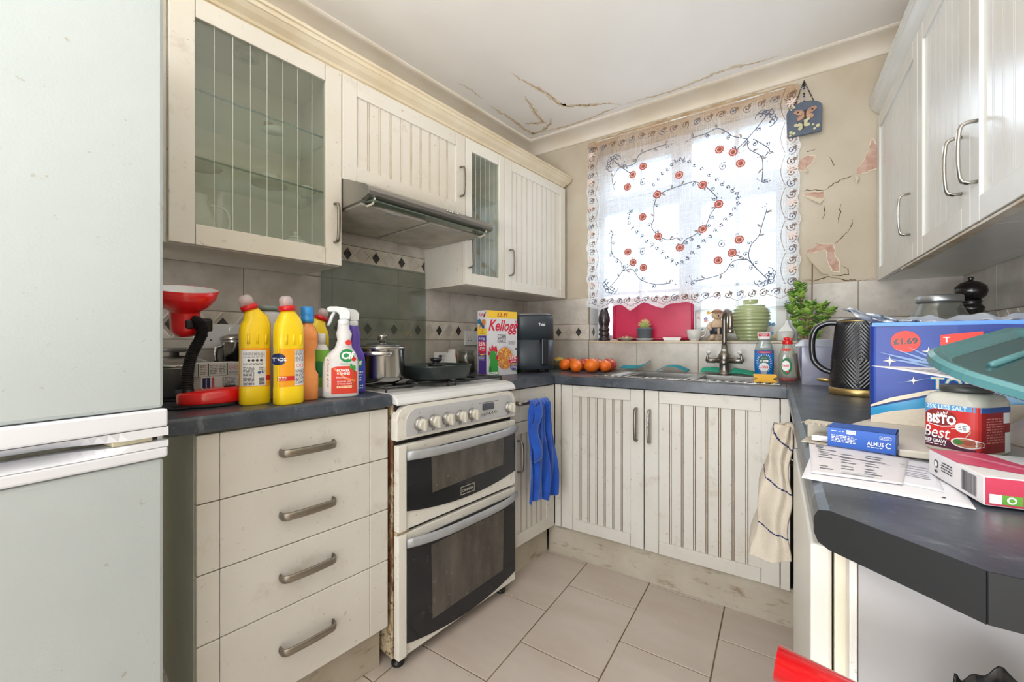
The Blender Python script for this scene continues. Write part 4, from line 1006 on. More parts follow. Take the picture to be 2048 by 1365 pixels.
# bleach bottles
def bleach(xy, off, label, s=1.0, art=0, lean=-1):
    t = item('cleaner_bottle', label, 'bottle', xy, off=off)
    rx, ry, q = .037*s, .026*s, 3.0; H_ = .225*s
    b = MB(); b.loft([(0, 0, 0, rx*.92, ry*.9, q), (0, 0, .004, rx, ry, q), (0, 0, .046*s, rx, ry, q), (0, 0, .048*s, rx*.985, ry*.98, q), (0, 0, .155*s, rx*.985, ry*.98, q), (0, 0, .157*s, rx, ry, q), (0, 0, .20*s, rx, ry, q), (lean*-.002*s, 0, .218*s, rx*.97, ry*.95, q), (lean*-.001, 0, .236*s, rx*.80, ry*.84, 2.6, -lean*.25), (lean*.007*s, 0, .252*s, rx*.55, ry*.66, 2.2, -lean*.35), (lean*.011*s, 0, .262*s, .016*s, .016*s, 2, -lean*.36)], yel, 36)
    bo = b.build('bottle_body', t)
    NK = Matrix.Translation((lean*.011*s, 0, .258*s)) @ Matrix.Rotation(lean*.38, 4, 'Y')
    b = MB(); b.lathe([(.021*s, 0), (.021*s, .012*s), (.0185*s, .014*s)], red, M=NK); b.build('red_collar', t)
    b = MB(); b.lathe([(.0180*s, .013*s), (.0168*s, .032*s), (.0145*s, .037*s), (.009*s, .041*s), (.001, .0415*s)], clearp, M=NK); c = b.build('cap', t)
    b = MB(); b.lathe([(.008*s, .013*s), (.006*s, .03*s)], C_('nozzle_pink', (226, 150, 150)), M=NK); b.build('nozzle', c)
    b = MB()
    for k in (-.55, 0, .55): b.tube([(rx*k, -ry*.93-.001, .165*s), (rx*k, -ry*.93-.001, .192*s)], .0035*s, yel, 8)
    b.build('grip_ribs', bo)
    A = Art(); f = on_se(rx*.985, ry*.98, q); w_ = rx*.97
    A.rect(-w_, w_, .050*s, .154*s, lab_o, n=24)
    A.rect(-w_, w_, .066*s, .079*s, lab_r, n=24)
    if art == 0:
        A.rect(-w_, .55*rx, .052*s, .148*s, lab_w, n=20); x0, x1 = -.85*rx, .48*rx
        A.small(x0, x1, .128*s, .144*s, 5, inkg)
        for k in range(4): A.disc(x0+.012*s+k*.0095*s, .121*s, .0034*s, ink, n=12)
        A.small(x0, x1, .108*s, .114*s, 2, inkg); A.small(x0, x0+.024*s, .054*s, .104*s, 14, ink); A.bars(.10*rx, .46*rx, .055*s, .074*s, ink, 12, False)
        A.disc(.12*rx, .088*s, .004*s, C_('print_blue', (52, 108, 170)), n=14); A.text('U', .36*rx, .089*s, .010*s, navy, bold=.0003)
        A.small(.1*rx, .46*rx, .094*s, .102*s, 2, inkg)
    else:
        A.rect(.05*rx, w_, .052*s, .150*s, lab_w, n=16); A.small(.12*rx, .9*rx, .118*s, .148*s, 9, ink); A.small(.12*rx, .9*rx, .056*s, .098*s, 12, ink)
        for k in (.32, .62):
            A.poly([(k*rx, .101*s), (k*rx+.006*s, .107*s), (k*rx, .113*s), (k*rx-.006*s, .107*s)], lab_r); A.poly([(k*rx, .1025*s), (k*rx+.0045*s, .107*s), (k*rx, .1115*s), (k*rx-.0045*s, .107*s)], wht)
        A.disc(-.93*rx, .125*s, .013*s, navy, ry=.016*s); A.text('TOS', -.86*rx, .124*s, .013*s, wht, bold=.0004); A.small(-.95*rx, -.5*rx, .067*s, .078*s, 3, wht, dash=.004)
    A.build('label', f, bo)
bleach(lw(1.838, .49), 12, 'yellow bleach bottle with white back label, next to the red lamp', 1.0, 0, -1)
bleach(lw(1.777, .557), 28, 'yellow bleach bottle with red label band, second along from the lamp', .99, 1, -.35)
bleach(lw(1.628, .40), 0, 'smaller yellow bleach bottle behind the white spray bottle, cap tilted right', .94, 0, .9)
# tall storage jar
t = item('storage_jar', 'tall cloudy plastic jar with a grey lid, behind the yellow bottles', 'jar', lw(1.772, .395))
b = MB(); b.lathe([(.036, 0), (.038, .004), (.038, .25), (.036, .262)], C_('milky_plastic', (222, 222, 226), .3, trans=.82)); b.build('jar_body', t)
b = MB(); b.lathe([(.040, .262), (.041, .270), (.040, .276), (.03, .277)], C_('grey_green_lid', (118, 132, 130), .35)); b.build('lid', t)
# amber bottle with blue cap
amb = C_('amber_liquid_plastic', (236, 156, 84), .22, tone=((214, 132, 76), 14))
t = item('cleaner_bottle', 'amber bottle with a bright blue screw cap and waisted grip', 'bottle', lw(1.709, .515), off=6)
b = MB(); b.loft([(0, 0, 0, .027, .022, 3), (0, 0, .004, .029, .024, 3), (0, 0, .075, .029, .024, 3), (0, 0, .088, .022, .019, 2.6), (0, 0, .145, .021, .018, 2.6), (0, 0, .158, .028, .023, 3), (0, 0, .163, .027, .022, 3), (0, 0, .168, .0285, .0235, 3), (0, 0, .173, .027, .022, 3), (0, 0, .178, .0285, .0235, 3), (0, 0, .195, .0285, .0235, 3), (0, 0, .212, .022, .019, 2.6), (0, 0, .222, .0145, .0145, 2), (0, 0, .23, .0145, .0145, 2)], amb); b.build('bottle_body', t)
b = MB(); b.lathe([(.0178, .226), (.0182, .24), (.0165, .241), (.0175, .25), (.017, .272), (.014, .274)], C_('bright_blue_cap', (46, 140, 214), .3)); b.build('cap', t)
# white and green bottle
t = item('cleaner_bottle', 'small white bottle with green label just left of the white spray', 'bottle', lw(1.648, .468), off=-6)
b = MB(); b.loft([(0, 0, 0, .026, .018, 3), (0, 0, .004, .028, .02, 3), (0, 0, .135, .028, .02, 3), (0, 0, .158, .018, .016, 2.4), (0, 0, .164, .012, .012, 2)], white); bo = b.build('bottle_body', t)
b = MB(); b.lathe([(.0145, .162), (.0145, .193), (.012, .196)], white); b.build('cap', t)
A = Art(); A.rect(-.02, .026, .03, .145, C_('lime_print', (120, 186, 60)), n=10); A.disc(-.004, .085, .02, lab_g, ry=.026); A.text('e', -.012, .078, .03, navy, bold=.0008); A.build('label', on_se(.028, .02, 3), bo)
# trigger sprays
def spray(xy, off, label, body, parts_label, h=.20, s=1):
    t = item('spray_bottle', label, 'bottle', xy, off=off); rx, ry = .052*s, .026*s
    b = MB(); b.loft([(0, 0, 0, rx*.9, ry*.9, 3), (0, 0, .005, rx, ry, 3), (0, 0, .04, rx, ry, 3), (0, 0, .10, rx*.985, ry, 3), (.002, 0, .122, rx*.90, ry*.95, 2.8), (.005, 0, .138, rx*.72, ry*.88, 2.6), (.008, 0, .152, rx*.48, ry*.8, 2.4), (.010, 0, .175, rx*.38, ry*.72, 2.2), (.010, 0, .196, rx*.44, ry*.74, 2.2), (.008, 0, .21, rx*.34, ry*.6, 2), (.008, 0, .225, rx*.32, ry*.58, 2)], body, 36); bo = b.build('bottle_body', t)
    tw = C_('trigger_white', (226, 230, 234), .25)
    b = MB(); b.lathe([(.0165*s, .222), (.0165*s, .236), (.014*s, .24)], tw, (.008, 0, 0), 24)
    prof_ = [(.026, .240), (.028, .262), (.018, .275), (-.01, .279), (-.032, .278), (-.04, .272), (-.036, .262), (-.012, .262), (-.004, .254), (-.004, .240)]
    b.prism([(x*s, z) for x, z in prof_], -.011, .011, tw, 'y'); b.build('spray_head', t, bevel=.003)
    b = MB(); b.tube([(-.018*s, 0, .262), (-.026*s, 0, .246), (-.03*s, 0, .232), (-.036*s, 0, .22)], [.005, .0055, .005, .0035], tw, 8, flat=1.6, up=(0, 1, 0)); b.build('trigger', t)
    return t, bo, rx, ry
t, bo, rx, ry = spray(lw(1.616, .532), 4, 'white trigger spray bottle with green and red label', C_('spray_white', (222, 222, 224), .28, tone=((210, 208, 208), 8)), 1)
A = Art(); f = on_se(rx, ry, 3)
A.poly([(-.028, .012), (.046, .012), (.046, .075), (.03, .096), (-.012, .096), (-.028, .09)], C_('label_scarlet', (216, 58, 38)), nx=1)
A.line([(-.02, .09), (.01, .06), (.04, .05)], .006, C_('label_flare', (236, 130, 80))); A.disc(.016, .128, .0205, lab_g); A.text('Cif', .016, .1275, .030, wht, bold=.0011, shear=.12); A.disc(.036, .117, .0065, lab_r)
A.text('POWER', .006, .083, .0115, wht, bold=.0003, width=.037); A.text('+ SHINE', .006, .073, .0115, wht, bold=.0003, width=.037); A.text('Kitchen', 0, .062, .0085, wht, width=.027)
A.text('REMOVES 100%', .008, .049, .006, wht, width=.040); A.text('OF TOUGH GREASE', .009, .042, .006, wht, width=.042); A.rect(-.013, .030, .030, .037, C_('label_cream', (240, 214, 170)), n=8); A.small(-.011, .028, .032, .035, 1, lab_r)
A.text('Cleanboost', .014, .103, .008, C_('print_sage', (110, 150, 130)), width=.034)
A.line([(.026, .1), (.033, .088), (.034, .06), (.034, .03)], .0016, C_('label_leaf', (60, 150, 70))); A.disc(.028, .095, .004, C_('label_leaf', (60, 150, 70)), ry=.008); A.disc(.037, .09, .004, C_('label_leaf', (60, 150, 70)), ry=.009)
A.disc(.020, .168, .0085, lab_r, ry=.0085)
A.build('label', f, bo)
A = Art(); A.line([(-.0375, .02), (-.0375, .125)], .0125, C_('clear_window_strip', (226, 216, 206))); A.small(-.041, -.034, .03, .12, 22, inkg, dash=.006); A.build('level_strip', f, bo, eps=.0002)
t, bo, rx, ry = spray(lw(1.553, .478), 10, 'purple and blue trigger spray standing behind the white one', C_('spray_purple', (96, 70, 176), .3), 0, s=.86)
A = Art(); A.rect(-.03, .036, .01, .11, C_('spray_blue_label', (40, 78, 190)), n=12); A.disc(.018, .10, .014, lab_g); A.text('Cif', .018, .10, .018, wht, bold=.0006); A.small(-.02, .034, .04, .075, 4, wht); A.small(-.02, .034, .015, .03, 2, wht); A.build('label', on_se(rx, ry, 3), bo)
# medicine boxes on a blue folder
b = MB(); b.box(-.075, .075, -.05, .05, .0, .012, C_('blue_grey_folder', (84, 92, 116), .5)); 
t = item('folder', 'blue-grey plastic folder lying under the medicine boxes', 'folder', lw(1.885, .275), z=H+.0185, off=20); b.build('cover', t, bevel=.002)
b = MB(); b.box(-.07, .07, -.045, .045, .0, .018, C_('brown_book', (120, 76, 66), .6)); t = item('paperback_book', 'dark red book lying under the blue-grey folder', 'book', lw(1.885, .275), z=H, off=16)
b.build('cover', t, bevel=.001); b = MB(); b.box(-.068, .0712, -.0455, .043, .002, .016, paper); b.build('pages', t)
bxw = C_('carton_white', (222, 220, 218), .55)
t = item('medicine_box', 'white medicine carton with navy and pink end print, under the green-striped one', 'box', lw(1.868, .27), z=H+.0308, off=27)
b = MB(); b.box(-.062, .062, -.034, .034, 0, .038, bxw); c = b.build('carton', t, bevel=.0008)
A = Art(); A.rect(-.058, -.038, .003, .035, navy, n=1); A.text('IBUPROFEN', -.048, .019, .005, wht, rot=PI/2); A.rect(-.034, -.028, .003, .035, C_('print_pink', (206, 90, 110)), n=1); A.small(-.005, .03, .004, .034, 7, inkg); A.text('200mg', .045, .018, .007, ink, rot=PI/2); A.build('print', on_front(-.034), c)
A = Art(); A.small(-.03, .03, .006, .03, 5, inkg); A.build('end_print', on_right(.062), c)
t = item('medicine_box', 'white carton with green stripes and hazard diamonds, topmost of the stack', 'box', lw(1.872, .268), z=H+.0698, off=25)
b = MB(); b.box(-.065, .060, -.034, .034, 0, .038, bxw); c = b.build('carton', t, bevel=.0008)
A = Art(); grn_ = C_('print_dark_green', (40, 92, 66))
for x in (-.063, -.038, .012): A.rect(x, x+.003, .001, .037, grn_, n=1)
A.small(-.058, -.041, .005, .033, 6, inkg); A.small(-.033, -.012, .005, .033, 6, inkg); A.small(-.008, .009, .005, .033, 6, inkg)
for k in (.024, .038):
    A.poly([(k, .015), (k+.0065, .0235), (k, .032), (k-.0065, .0235)], lab_r); A.poly([(k, .0168), (k+.005, .0235), (k, .0302), (k-.005, .0235)], wht); A.disc(k, .0235, .0022, ink, n=8)
A.small(.018, .044, .004, .012, 3, inkg); A.text('400', .052, .02, .006, ink, rot=PI/2); A.build('print', on_front(-.034), c)
A = Art(); A.bars(-.018, .016, .009, .03, ink, 16); A.build('barcode', on_right(.060), c)
# pans against the wall
t = item('casserole_dish', 'silver lidded casserole dish behind the lamp, beside the fridge', 'dish', lw(1.945, .12))
b = MB(); b.lathe([(.085, 0), (.095, .01), (.1, .09), (.102, .094)], steel); b.build('dish_body', t)
b = MB(); b.lathe([(.105, .095), (.106, .099), (.10, .104), (.06, .122), (.02, .128)], inox); ld = b.build('lid', t)
b = MB(); b.lathe([(.012, .127), (.012, .137), (.03, .139), (.034, .150), (.03, .152)], C_('dull_knob_grey', (120, 118, 112), .45)); b.build('lid_knob', ld)
t = item('stock_pot', 'steel lidded pot with upright side handle behind the yellow bottles', 'pot', lw(1.735, .12))
b = MB(); b.lathe([(.078, 0), (.083, .006), (.083, .165), (.087, .168), (.087, .176)], inox); b.build('pot_body', t)
b = MB(); b.lathe([(.089, .1765), (.089, .186), (.07, .195), (.03, .199)], inox); ld = b.build('lid', t)
b = MB(); b.lathe([(.006, .198), (.006, .206), (.014, .208), (.014, .216)], black); b.build('lid_knob', ld)
b = MB(); b.tube([(-.083, 0, .155), (-.098, -.0, .15), (-.1, 0, .12), (-.096, 0, .09), (-.083, 0, .085)], .006, inox, 8, flat=1.6, up=(0, 1, 0)); b.build('side_handle', t)
# sockets
def socket(x, F, label, plugs=(), w_=.146):
    t = thing('wall_socket', label, 'socket', F, (x, -.006, 1.10))
    b = MB(); b.box(-w_/2, w_/2, -.009, 0, -.043, .043, white); p = b.build('face_plate', t, bevel=.0015)
    for sx_ in ((-.036, .036) if w_ > .1 else (0,)):
        b = MB(); 
        for dx, dz, a_, c_ in ((0, .002, .002, .004), (-.011, -.014, .0035, .002), (.011, -.014, .0035, .002)): b.box(sx_+dx-a_, sx_+dx+a_, -.0093, -.0085, dz-c_, dz+c_, black)
        b.build('pin_holes', p)
        b = MB(); b.box(sx_-.006+(.018 if w_ > .1 else .02)*(1 if sx_ >= 0 else -1)*0, sx_+.006, -.012, -.008, .018, .032, white); b.build('rocker_switch', p, bevel=.001)
    for px in plugs:
        b = MB(); b.box(px-.024, px+.024, -.035, -.0095, -.034, .012, white); q = b.build('plug', t, bevel=.005)
    return t
socket(-1.80, FL, 'white double wall socket on the tiles behind the red lamp')
socket(-.53, FL, 'white double wall socket partly behind the cereal box', ())
b = MB(); P = cr3([tuple(lw(2.02, .46))+(.9145,), tuple(lw(1.985, .47))+(.9145,), tuple(lw(1.955, .40))+(.9145,), tuple(lw(1.96, .30))+(.9145,), tuple(lw(2.02, .25))+(.9145,)], 8)
b.tube(P, .0032, rubber, 8); tag(b.build('power_cable'), 'black power cable coiled on the worktop by the fridge', 'cable')

# ================================================================== ON THE COOKER
ZC = .9375
t = item('saucepan', 'shiny stainless steel pot with glass lid on the cooker', 'pot', lw(1.405, .425), z=ZC)
b = MB(); b.lathe([(.068, 0), (.076, .006), (.0805, .02), (.0805, .112), (.084, .116), (.085, .119)], inox, seg=48); pb = b.build('pot_body', t)
b = MB(); b.lathe([(.086, .119), (.086, .123), (.081, .1245)], inox, seg=48); ld = b.build('lid_rim', t)
b = MB(); b.lathe([(.081, .124), (.06, .134), (.03, .140), (.012, .141)], tglass('lid_glass', (196, 202, 196), .3, .05, (150, 156, 150), .3), seg=40); b.build('lid_glass', ld)
b = MB(); b.lathe([(.010, .140), (.010, .147), (.017, .149), (.0165, .160), (.019, .165), (.017, .168)], inox, seg=24); b.build('lid_knob', ld)
for a0 in (-.15, PI-.15):
    b = MB(); R_ = Matrix.Rotation(a0, 4, 'Z'); P = [Vector(p) for p in ((-.042, -.078, .098), (-.044, -.102, .100), (-.025, -.118, .102), (0, -.122, .103), (.025, -.118, .102), (.044, -.102, .100), (.042, -.078, .098))]
    b.tube([tuple(R_ @ Vector(p)) for p in cr3([tuple(p) for p in P], 5)], .0055, inox, 10, flat=1.5); b.build('handle', t)
gm_ = C_('green_black_enamel', (34, 42, 42), .38, tone=((46, 56, 54), 12))
t = item('griddle_pan', 'round black griddle pan with flat glass lid and black knob on the cooker', 'pan', lw(1.178, .455), z=ZC, yaw=PI/2+aL)
b = MB(); b.lathe([(.105, 0), (.118, .006), (.126, .045), (.129, .05)], gm_, seg=48, sq=2.7, caps=False); b.lathe([(0.0001, 0), (.105, 0)], gm_, seg=48, sq=2.7, caps=False); b.build('pan_body', t, solid=.004)
b = MB(); b.lathe([(.122, .040), (.116, .044), (.04, .047)], tglass('griddle_lid_glass', (150, 160, 156), .4, .05, (96, 104, 100), .5), seg=48, sq=2.7); ld = b.build('lid', t)
b = MB(); b.lathe([(.034, .047), (.034, .052), (.016, .055), (.014, .062), (.023, .066), (.024, .074), (.02, .077)], black, seg=28); b.build('lid_knob', ld)

# ================================================================== RIGHT OF THE COOKER
def carton(name, label, cat, xy, yaw, wx, dy, hz, m, z=H):
    t = thing(name, label, cat, FB, (xy[0], xy[1], z), yaw); b = MB(); b.box(0, wx, 0, dy, 0, hz, m); return t, b.build('carton', t, bevel=.0008)
cw = C_('cereal_box_white', (224, 224, 228), .5)
ya = math.atan2(.216, .048)
t, c = carton('cereal_box', 'tall corn flakes box with a green cockerel, standing by the air fryer', 'box', (.273, -.821), ya, .208, .072, .325, cw)
kred = C_('cereal_red', (214, 42, 72)); kyel = C_('cereal_yellow', (250, 206, 60)); kgr = C_('cockerel_green', (62, 160, 66)); kgd = C_('cockerel_dark_green', (32, 122, 58)); kpur = C_('cereal_purple', (88, 60, 150)); flk = C_('flakes_orange', (234, 164, 96), .7, tone=((206, 112, 60), 160)); 
A = Art(); A.rect(0, .208, .288, .325, kyel, n=1); A.text('£3.49', .104, .306, .027, C_('price_brown', (190, 74, 50)), bold=.0005, width=.072)
A.text('Kellogg', .112, .249, .078, kred, shear=.35, bold=.0018, width=.205); A.text("'s", .198, .262, .04, kred, shear=.3, bold=.001)
A.text('CORN', .098, .194, .031, C_('print_charcoal', (58, 52, 58)), bold=.0005, width=.056); A.text('FLAKES', .098, .171, .023, C_('print_charcoal', (58, 52, 58)), width=.056)
A.small(.145, .192, .155, .172, 3, inkg)
A.disc(.125, .088, .062, C_('bowl_grey', (204, 206, 214))); A.disc(.12, .085, .056, flk)
rf = random.Random(4); fl1 = C_('flake_light', (246, 196, 130)); fl2 = C_('flake_dark', (214, 120, 60))
for k in range(90):
    a_ = rf.uniform(0, 6.28); r_ = .052*math.sqrt(rf.random()); cx, cz = .12+r_*math.cos(a_), .085+r_*math.sin(a_); q = rf.uniform(.004, .009); th = rf.uniform(0, 3)
    A.poly([(cx+q*math.cos(th+i*1.26)*rf.uniform(.5, 1), cz+q*.7*math.sin(th+i*1.26)) for i in range(5)], rf.choice([fl1, fl2, kyel]), 20+k % 7)
A.poly([(.012, 0), (.01, .04), (.02, .07), (.012, .09), (.016, .115), (.03, .128), (.055, .125), (.062, .112), (.058, .10), (.066, .085), (.07, .03), (.074, 0)], kgr, 30); A.poly([(.006, 0), (.012, .03), (.024, .05), (.026, .02), (.022, 0)], kgd, 31)
A.poly([(.004, .102), (.002, .125), (.014, .118), (.010, .145), (.024, .132), (.03, .155), (.042, .137), (.056, .152), (.062, .135), (.066, .122), (.058, .112), (.044, .126), (.02, .122), (.016, .104)], kred, 32); A.disc(.052, .116, .003, wht, 34, n=10)
A.disc(.062, .09, .008, kred, 33, ry=.012); A.rect(.006, .066, .006, .018, wht, 35, 1); A.small(.01, .062, .008, .016, 1, kgd, layer=36, dash=.006)
A.disc(.178, .045, .024, kpur, 37); A.poly([(.14, .075), (.16, .098), (.205, .092), (.206, .062), (.15, .058)], kred, 38); A.text('25%', .172, .085, .022, wht, bold=.0006, width=.05, layer=39); A.text('great', .174, .068, .014, wht, bold=.0003, width=.038, layer=39); A.small(.16, .2, .03, .048, 3, wht, layer=39)
A.poly([(.15, .054), (.17, .058), (.204, .055), (.204, .05), (.17, .05)], kyel, 40); A.disc(.196, .018, .006, kgr, 41)
A.rect(.19, .198, .125, .137, ink, 42, 1); A.build('front_print', on_front(0), c)
A = Art(); A.rect(.004, .068, .004, .20, kpur, n=1); A.rect(0, .072, .203, .235, kyel, n=1); A.text('2', .036, .224, .018, ink); A.small(.018, .056, .208, .213, 1, ink); A.text('Kellogg', .038, .305, .024, kred, shear=.3, bold=.0003, width=.05); A.text('Kellogg', .036, .186, .020, wht, shear=.3, width=.046)
A.poly([(.006, .165), (.03, .175), (.068, .165), (.066, .115), (.03, .11), (.008, .118)], kred); A.text('25%', .036, .157, .026, wht, bold=.0006, width=.052); A.text('great', .040, .138, .018, wht, bold=.0003, width=.042); A.small(.03, .062, .123, .13, 1, wht); A.poly([(.008, .113), (.03, .106), (.064, .112), (.064, .106), (.03, .10)], kyel)
A.small(.016, .056, .075, .1, 4, wht); A.small(.006, .010, .02, .1, 12, wht)
for k, (x, z, m_, r_) in enumerate(((.016, .27, C_('print_teal', (50, 120, 160)), .014), (.05, .265, C_('print_orange', (224, 140, 60)), .016), (.033, .255, C_('print_slate', (90, 96, 110)), .011), (.046, .243, C_('print_blue2', (60, 90, 160)), .010), (.02, .243, lab_o, .009))): A.disc(x, z, r_, m_)
A.line([(.068, .318), (.05, .29)], .004, ink); A.build('side_print', lambda x, z, h: (-h, .072-x, z), c)
# air fryer
afm = C_('air_fryer_charcoal', (56, 64, 72), .42, tone=((62, 70, 78), 3)); afd = C_('air_fryer_dark', (34, 37, 42), .3)
AF = (.278, -.432)
t = item('air_fryer', 'dark grey air fryer with pull handle, between cereal box and oranges', 'air fryer', AF, off=16)
b = MB(); b.loft([(0, 0, .016, .118, .118, 3.2), (0, 0, .024, .127, .127, 3.2), (0, 0, .06, .129, .129, 3.2), (0, 0, .178, .130, .130, 3.2)], afm, 48); b.build('basket_drawer', t)
b = MB(); b.loft([(0, 0, .180, .130, .130, 3.2), (0, 0, .30, .128, .128, 3.2), (0, 0, .312, .124, .124, 3.2)], afm, 48); bo = b.build('upper_body', t)
A = Art(); A.text('Tefal', .036, .262, .020, wht, bold=.0006, width=.038); A.build('maker_mark', on_se(.129, .129, 3.2), bo)
b = MB(); b.loft([(0, 0, .3125, .125, .125, 3.2), (0, 0, .322, .118, .118, 3.2), (0, 0, .328, .10, .10, 3)], C_('air_fryer_top', (120, 118, 116), .35, metal=.5), 48); b.build('top_cover', t)
b = MB(); b.box(.022, .060, -.172, -.150, .045, .185, afd); b.box(.024, .058, -.17, -.118, .155, .184, afd); b.build('handle', t, bevel=.006)
for sx_, sy_ in ((-1, -1), (1, -1), (-1, 1), (1, 1)):
    b = MB(); b.lathe([(.011, 0), (.013, .018)], rubber, (sx_*.08, sy_*.08, 0), 14); b.build('foot', t)
# small things by the wall
t = item('carton', 'small white packet standing by the wall behind the griddle pan', 'box', lw(.836, .08), off=-12)
b = MB(); b.box(-.035, .035, -.02, .02, 0, .115, C_('packet_white', (206, 206, 204), .5)); c = b.build('box_body', t, bevel=.001); A = Art(); A.small(-.012, .022, .04, .1, 9, inkg); A.rect(-.008, .008, .085, .1, ink, n=1); A.build('print', on_front(-.02), c)
b = MB(); b.add([(.035, -.02, .11), (.075, -.03, .13), (.085, -.03, .06), (.035, -.02, .045)], [(0, 1, 2, 3)], white); b.build('open_flap', t, solid=.001)
t = item('spice_jar', 'small spice jar with an orange band and white cap, left of the clip-top jar', 'jar', lw(.765, .085))
b = MB(); b.lathe([(.024, 0), (.025, .003), (.025, .07), (.022, .078)], C_('spice_brown', (138, 92, 62), .3, tone=((170, 130, 90), 40))); b.build('jar_body', t)
b = MB(); b.lathe([(.026, .074), (.026, .10)], C_('orange_band', (214, 92, 44), .4)); b.build('band', t)
b = MB(); b.lathe([(.022, .10), (.024, .104), (.022, .125), (.012, .131)], C_('spice_cap', (222, 214, 208), .35)); b.build('cap', t)
t = item('clip_top_jar', 'glass clip-top jar half full of brown coffee beside the cereal box', 'jar', lw(.675, .10))
b = MB(); b.lathe([(.042, 0), (.047, .005), (.047, .085), (.040, .098), (.040, .108)], tglass('jar_glass', (226, 232, 226), .2, .03, (200, 206, 200), .12), seg=32); b.build('jar_glass', t)
b = MB(); b.lathe([(.040, .003), (.043, .006), (.043, .062)], C_('coffee_brown', (84, 58, 46), .9, bump=(200, .5))); b.build('coffee', t)
b = MB(); b.lathe([(.044, .109), (.044, .116), (.036, .124)], tglass('jar_glass', (226, 232, 226))); b.build('lid', t)
b = MB(); b.lathe([(.0435, .099), (.0445, .101), (.0435, .103)], chrome); b.tube([(.044, 0, .101), (.056, 0, .1), (.058, 0, .118), (.046, 0, .122)], .0018, chrome, 6); b.tube([(-.0, -.044, .101), (0, -.055, .09), (0, -.05, .115), (0, -.036, .126)], .0018, chrome, 6); b.build('wire_clip', t)
# bowl with yellow fruit behind the air fryer, and tray
t = item('glass_bowl', 'shallow glass bowl with a yellow fruit, between air fryer and oranges', 'bowl', (.295, -.112))
b = MB(); b.lathe([(.03, 0), (.05, .004), (.085, .035), (.098, .055), (.10, .056), (.095, .050), (.05, .010)], tglass('bowl_glass', (224, 230, 222), .25, .04, (190, 196, 184), .25), seg=36, caps=False); b.build('bowl_body', t)
t = item('lemon', 'yellow lemon in the glass bowl beside the air fryer', 'fruit', (.30, -.112), z=H+.042)
b = MB(); b.lathe([(.0005, -.042), (.006, -.036), (.022, -.024), (.029, 0), (.022, .024), (.006, .036), (.0005, .042)], C_('lemon_yellow', (244, 206, 92), .4, bump=(120, .2)), M=Matrix.Rotation(1.1, 4, 'Y')); b.build('peel', t)
b = MB(); b.lathe([(.0005, .041), (.003, .044)], C_('lemon_tip', (150, 120, 50)), M=Matrix.Rotation(1.1, 4, 'Y'), seg=8); b.build('tip', t)
orm = C_('orange_peel', (240, 122, 24), .34, tone=((236, 104, 22), 10), bump=(260, .25)); apm = C_('apple_red', (196, 46, 46), .22, tone=((214, 130, 80), 7, (6, 6, 1)), dirt=((226, 170, 120), 60, .64, .7, .5))
def roundfruit(kind, xy, r, label, rz, z=H):
    if kind == 'orange':
        t = item('orange', label, 'fruit', xy, z=z+r*1.0, group='oranges in the fruit heap', yaw=rz, M=Matrix.Rotation(.5, 4, 'X'))
        b = MB(); b.lathe([(r*math.sin(PI*i/16) if 0 < i < 16 else .0005, -r*.94*math.cos(PI*i/16)-(.0015 if i == 16 else 0)) for i in range(17)], orm, seg=32); b.build('peel', t)
        b = MB(); b.lathe([(.0035, r*.937), (.002, r*.955)], C_('stalk_green', (96, 106, 56)), seg=7); b.build('stalk', t)
    else:
        t = item('apple', label, 'fruit', xy, z=z+r*.93, group='apples in the fruit heap', yaw=rz, M=Matrix.Rotation(-.25, 4, 'X'))
        b = MB(); pr2 = [(.004, -r*.80), (r*.25, -r*.88), (r*.55, -r*.82), (r*.85, -r*.45), (r, .08*r), (r*.95, r*.42), (r*.72, r*.74), (r*.4, r*.82), (r*.15, r*.70), (.001, r*.60)]
        b.lathe(pr2, apm, seg=32); b.build('skin', t)
        b = MB(); b.tube([(0, 0, r*.6), (.002, 0, r*.85), (.006, 0, r*1.0)], .0014, C_('stalk_brown', (92, 66, 40)), 6); b.build('stalk', t)
for i, (x, y, r, lab) in enumerate(((.425, -.27, .035, 'orange at the left end of the fruit heap'), (.50, -.285, .036, 'orange behind the smallest front orange, left half of the heap'), (.546, -.378, .033, 'smaller orange in front, lowest of the fruit heap'), (.624, -.348, .040, 'largest orange at the front right of the fruit heap'), (.598, -.262, .033, 'orange in the middle of the heap, mostly hidden'), (.668, -.268, .034, 'orange right behind the largest one'))):
    roundfruit('orange', (x, y), r, lab, i*1.3)
for i, (x, y, r, lab) in enumerate(((.428, -.186, .040, 'dark red apple just behind the leftmost orange'), (.508, -.187, .039, 'red apple at the back of the heap, second from the left'), (.588, -.172, .038, 'red apple in the back middle of the heap'), (.628, -.094, .038, 'red apple at the very back of the heap, by the tiles'), (.666, -.182, .036, 'pinkish red apple at the right end of the heap'))):
    roundfruit('apple', (x, y), r, lab, i*2.1)
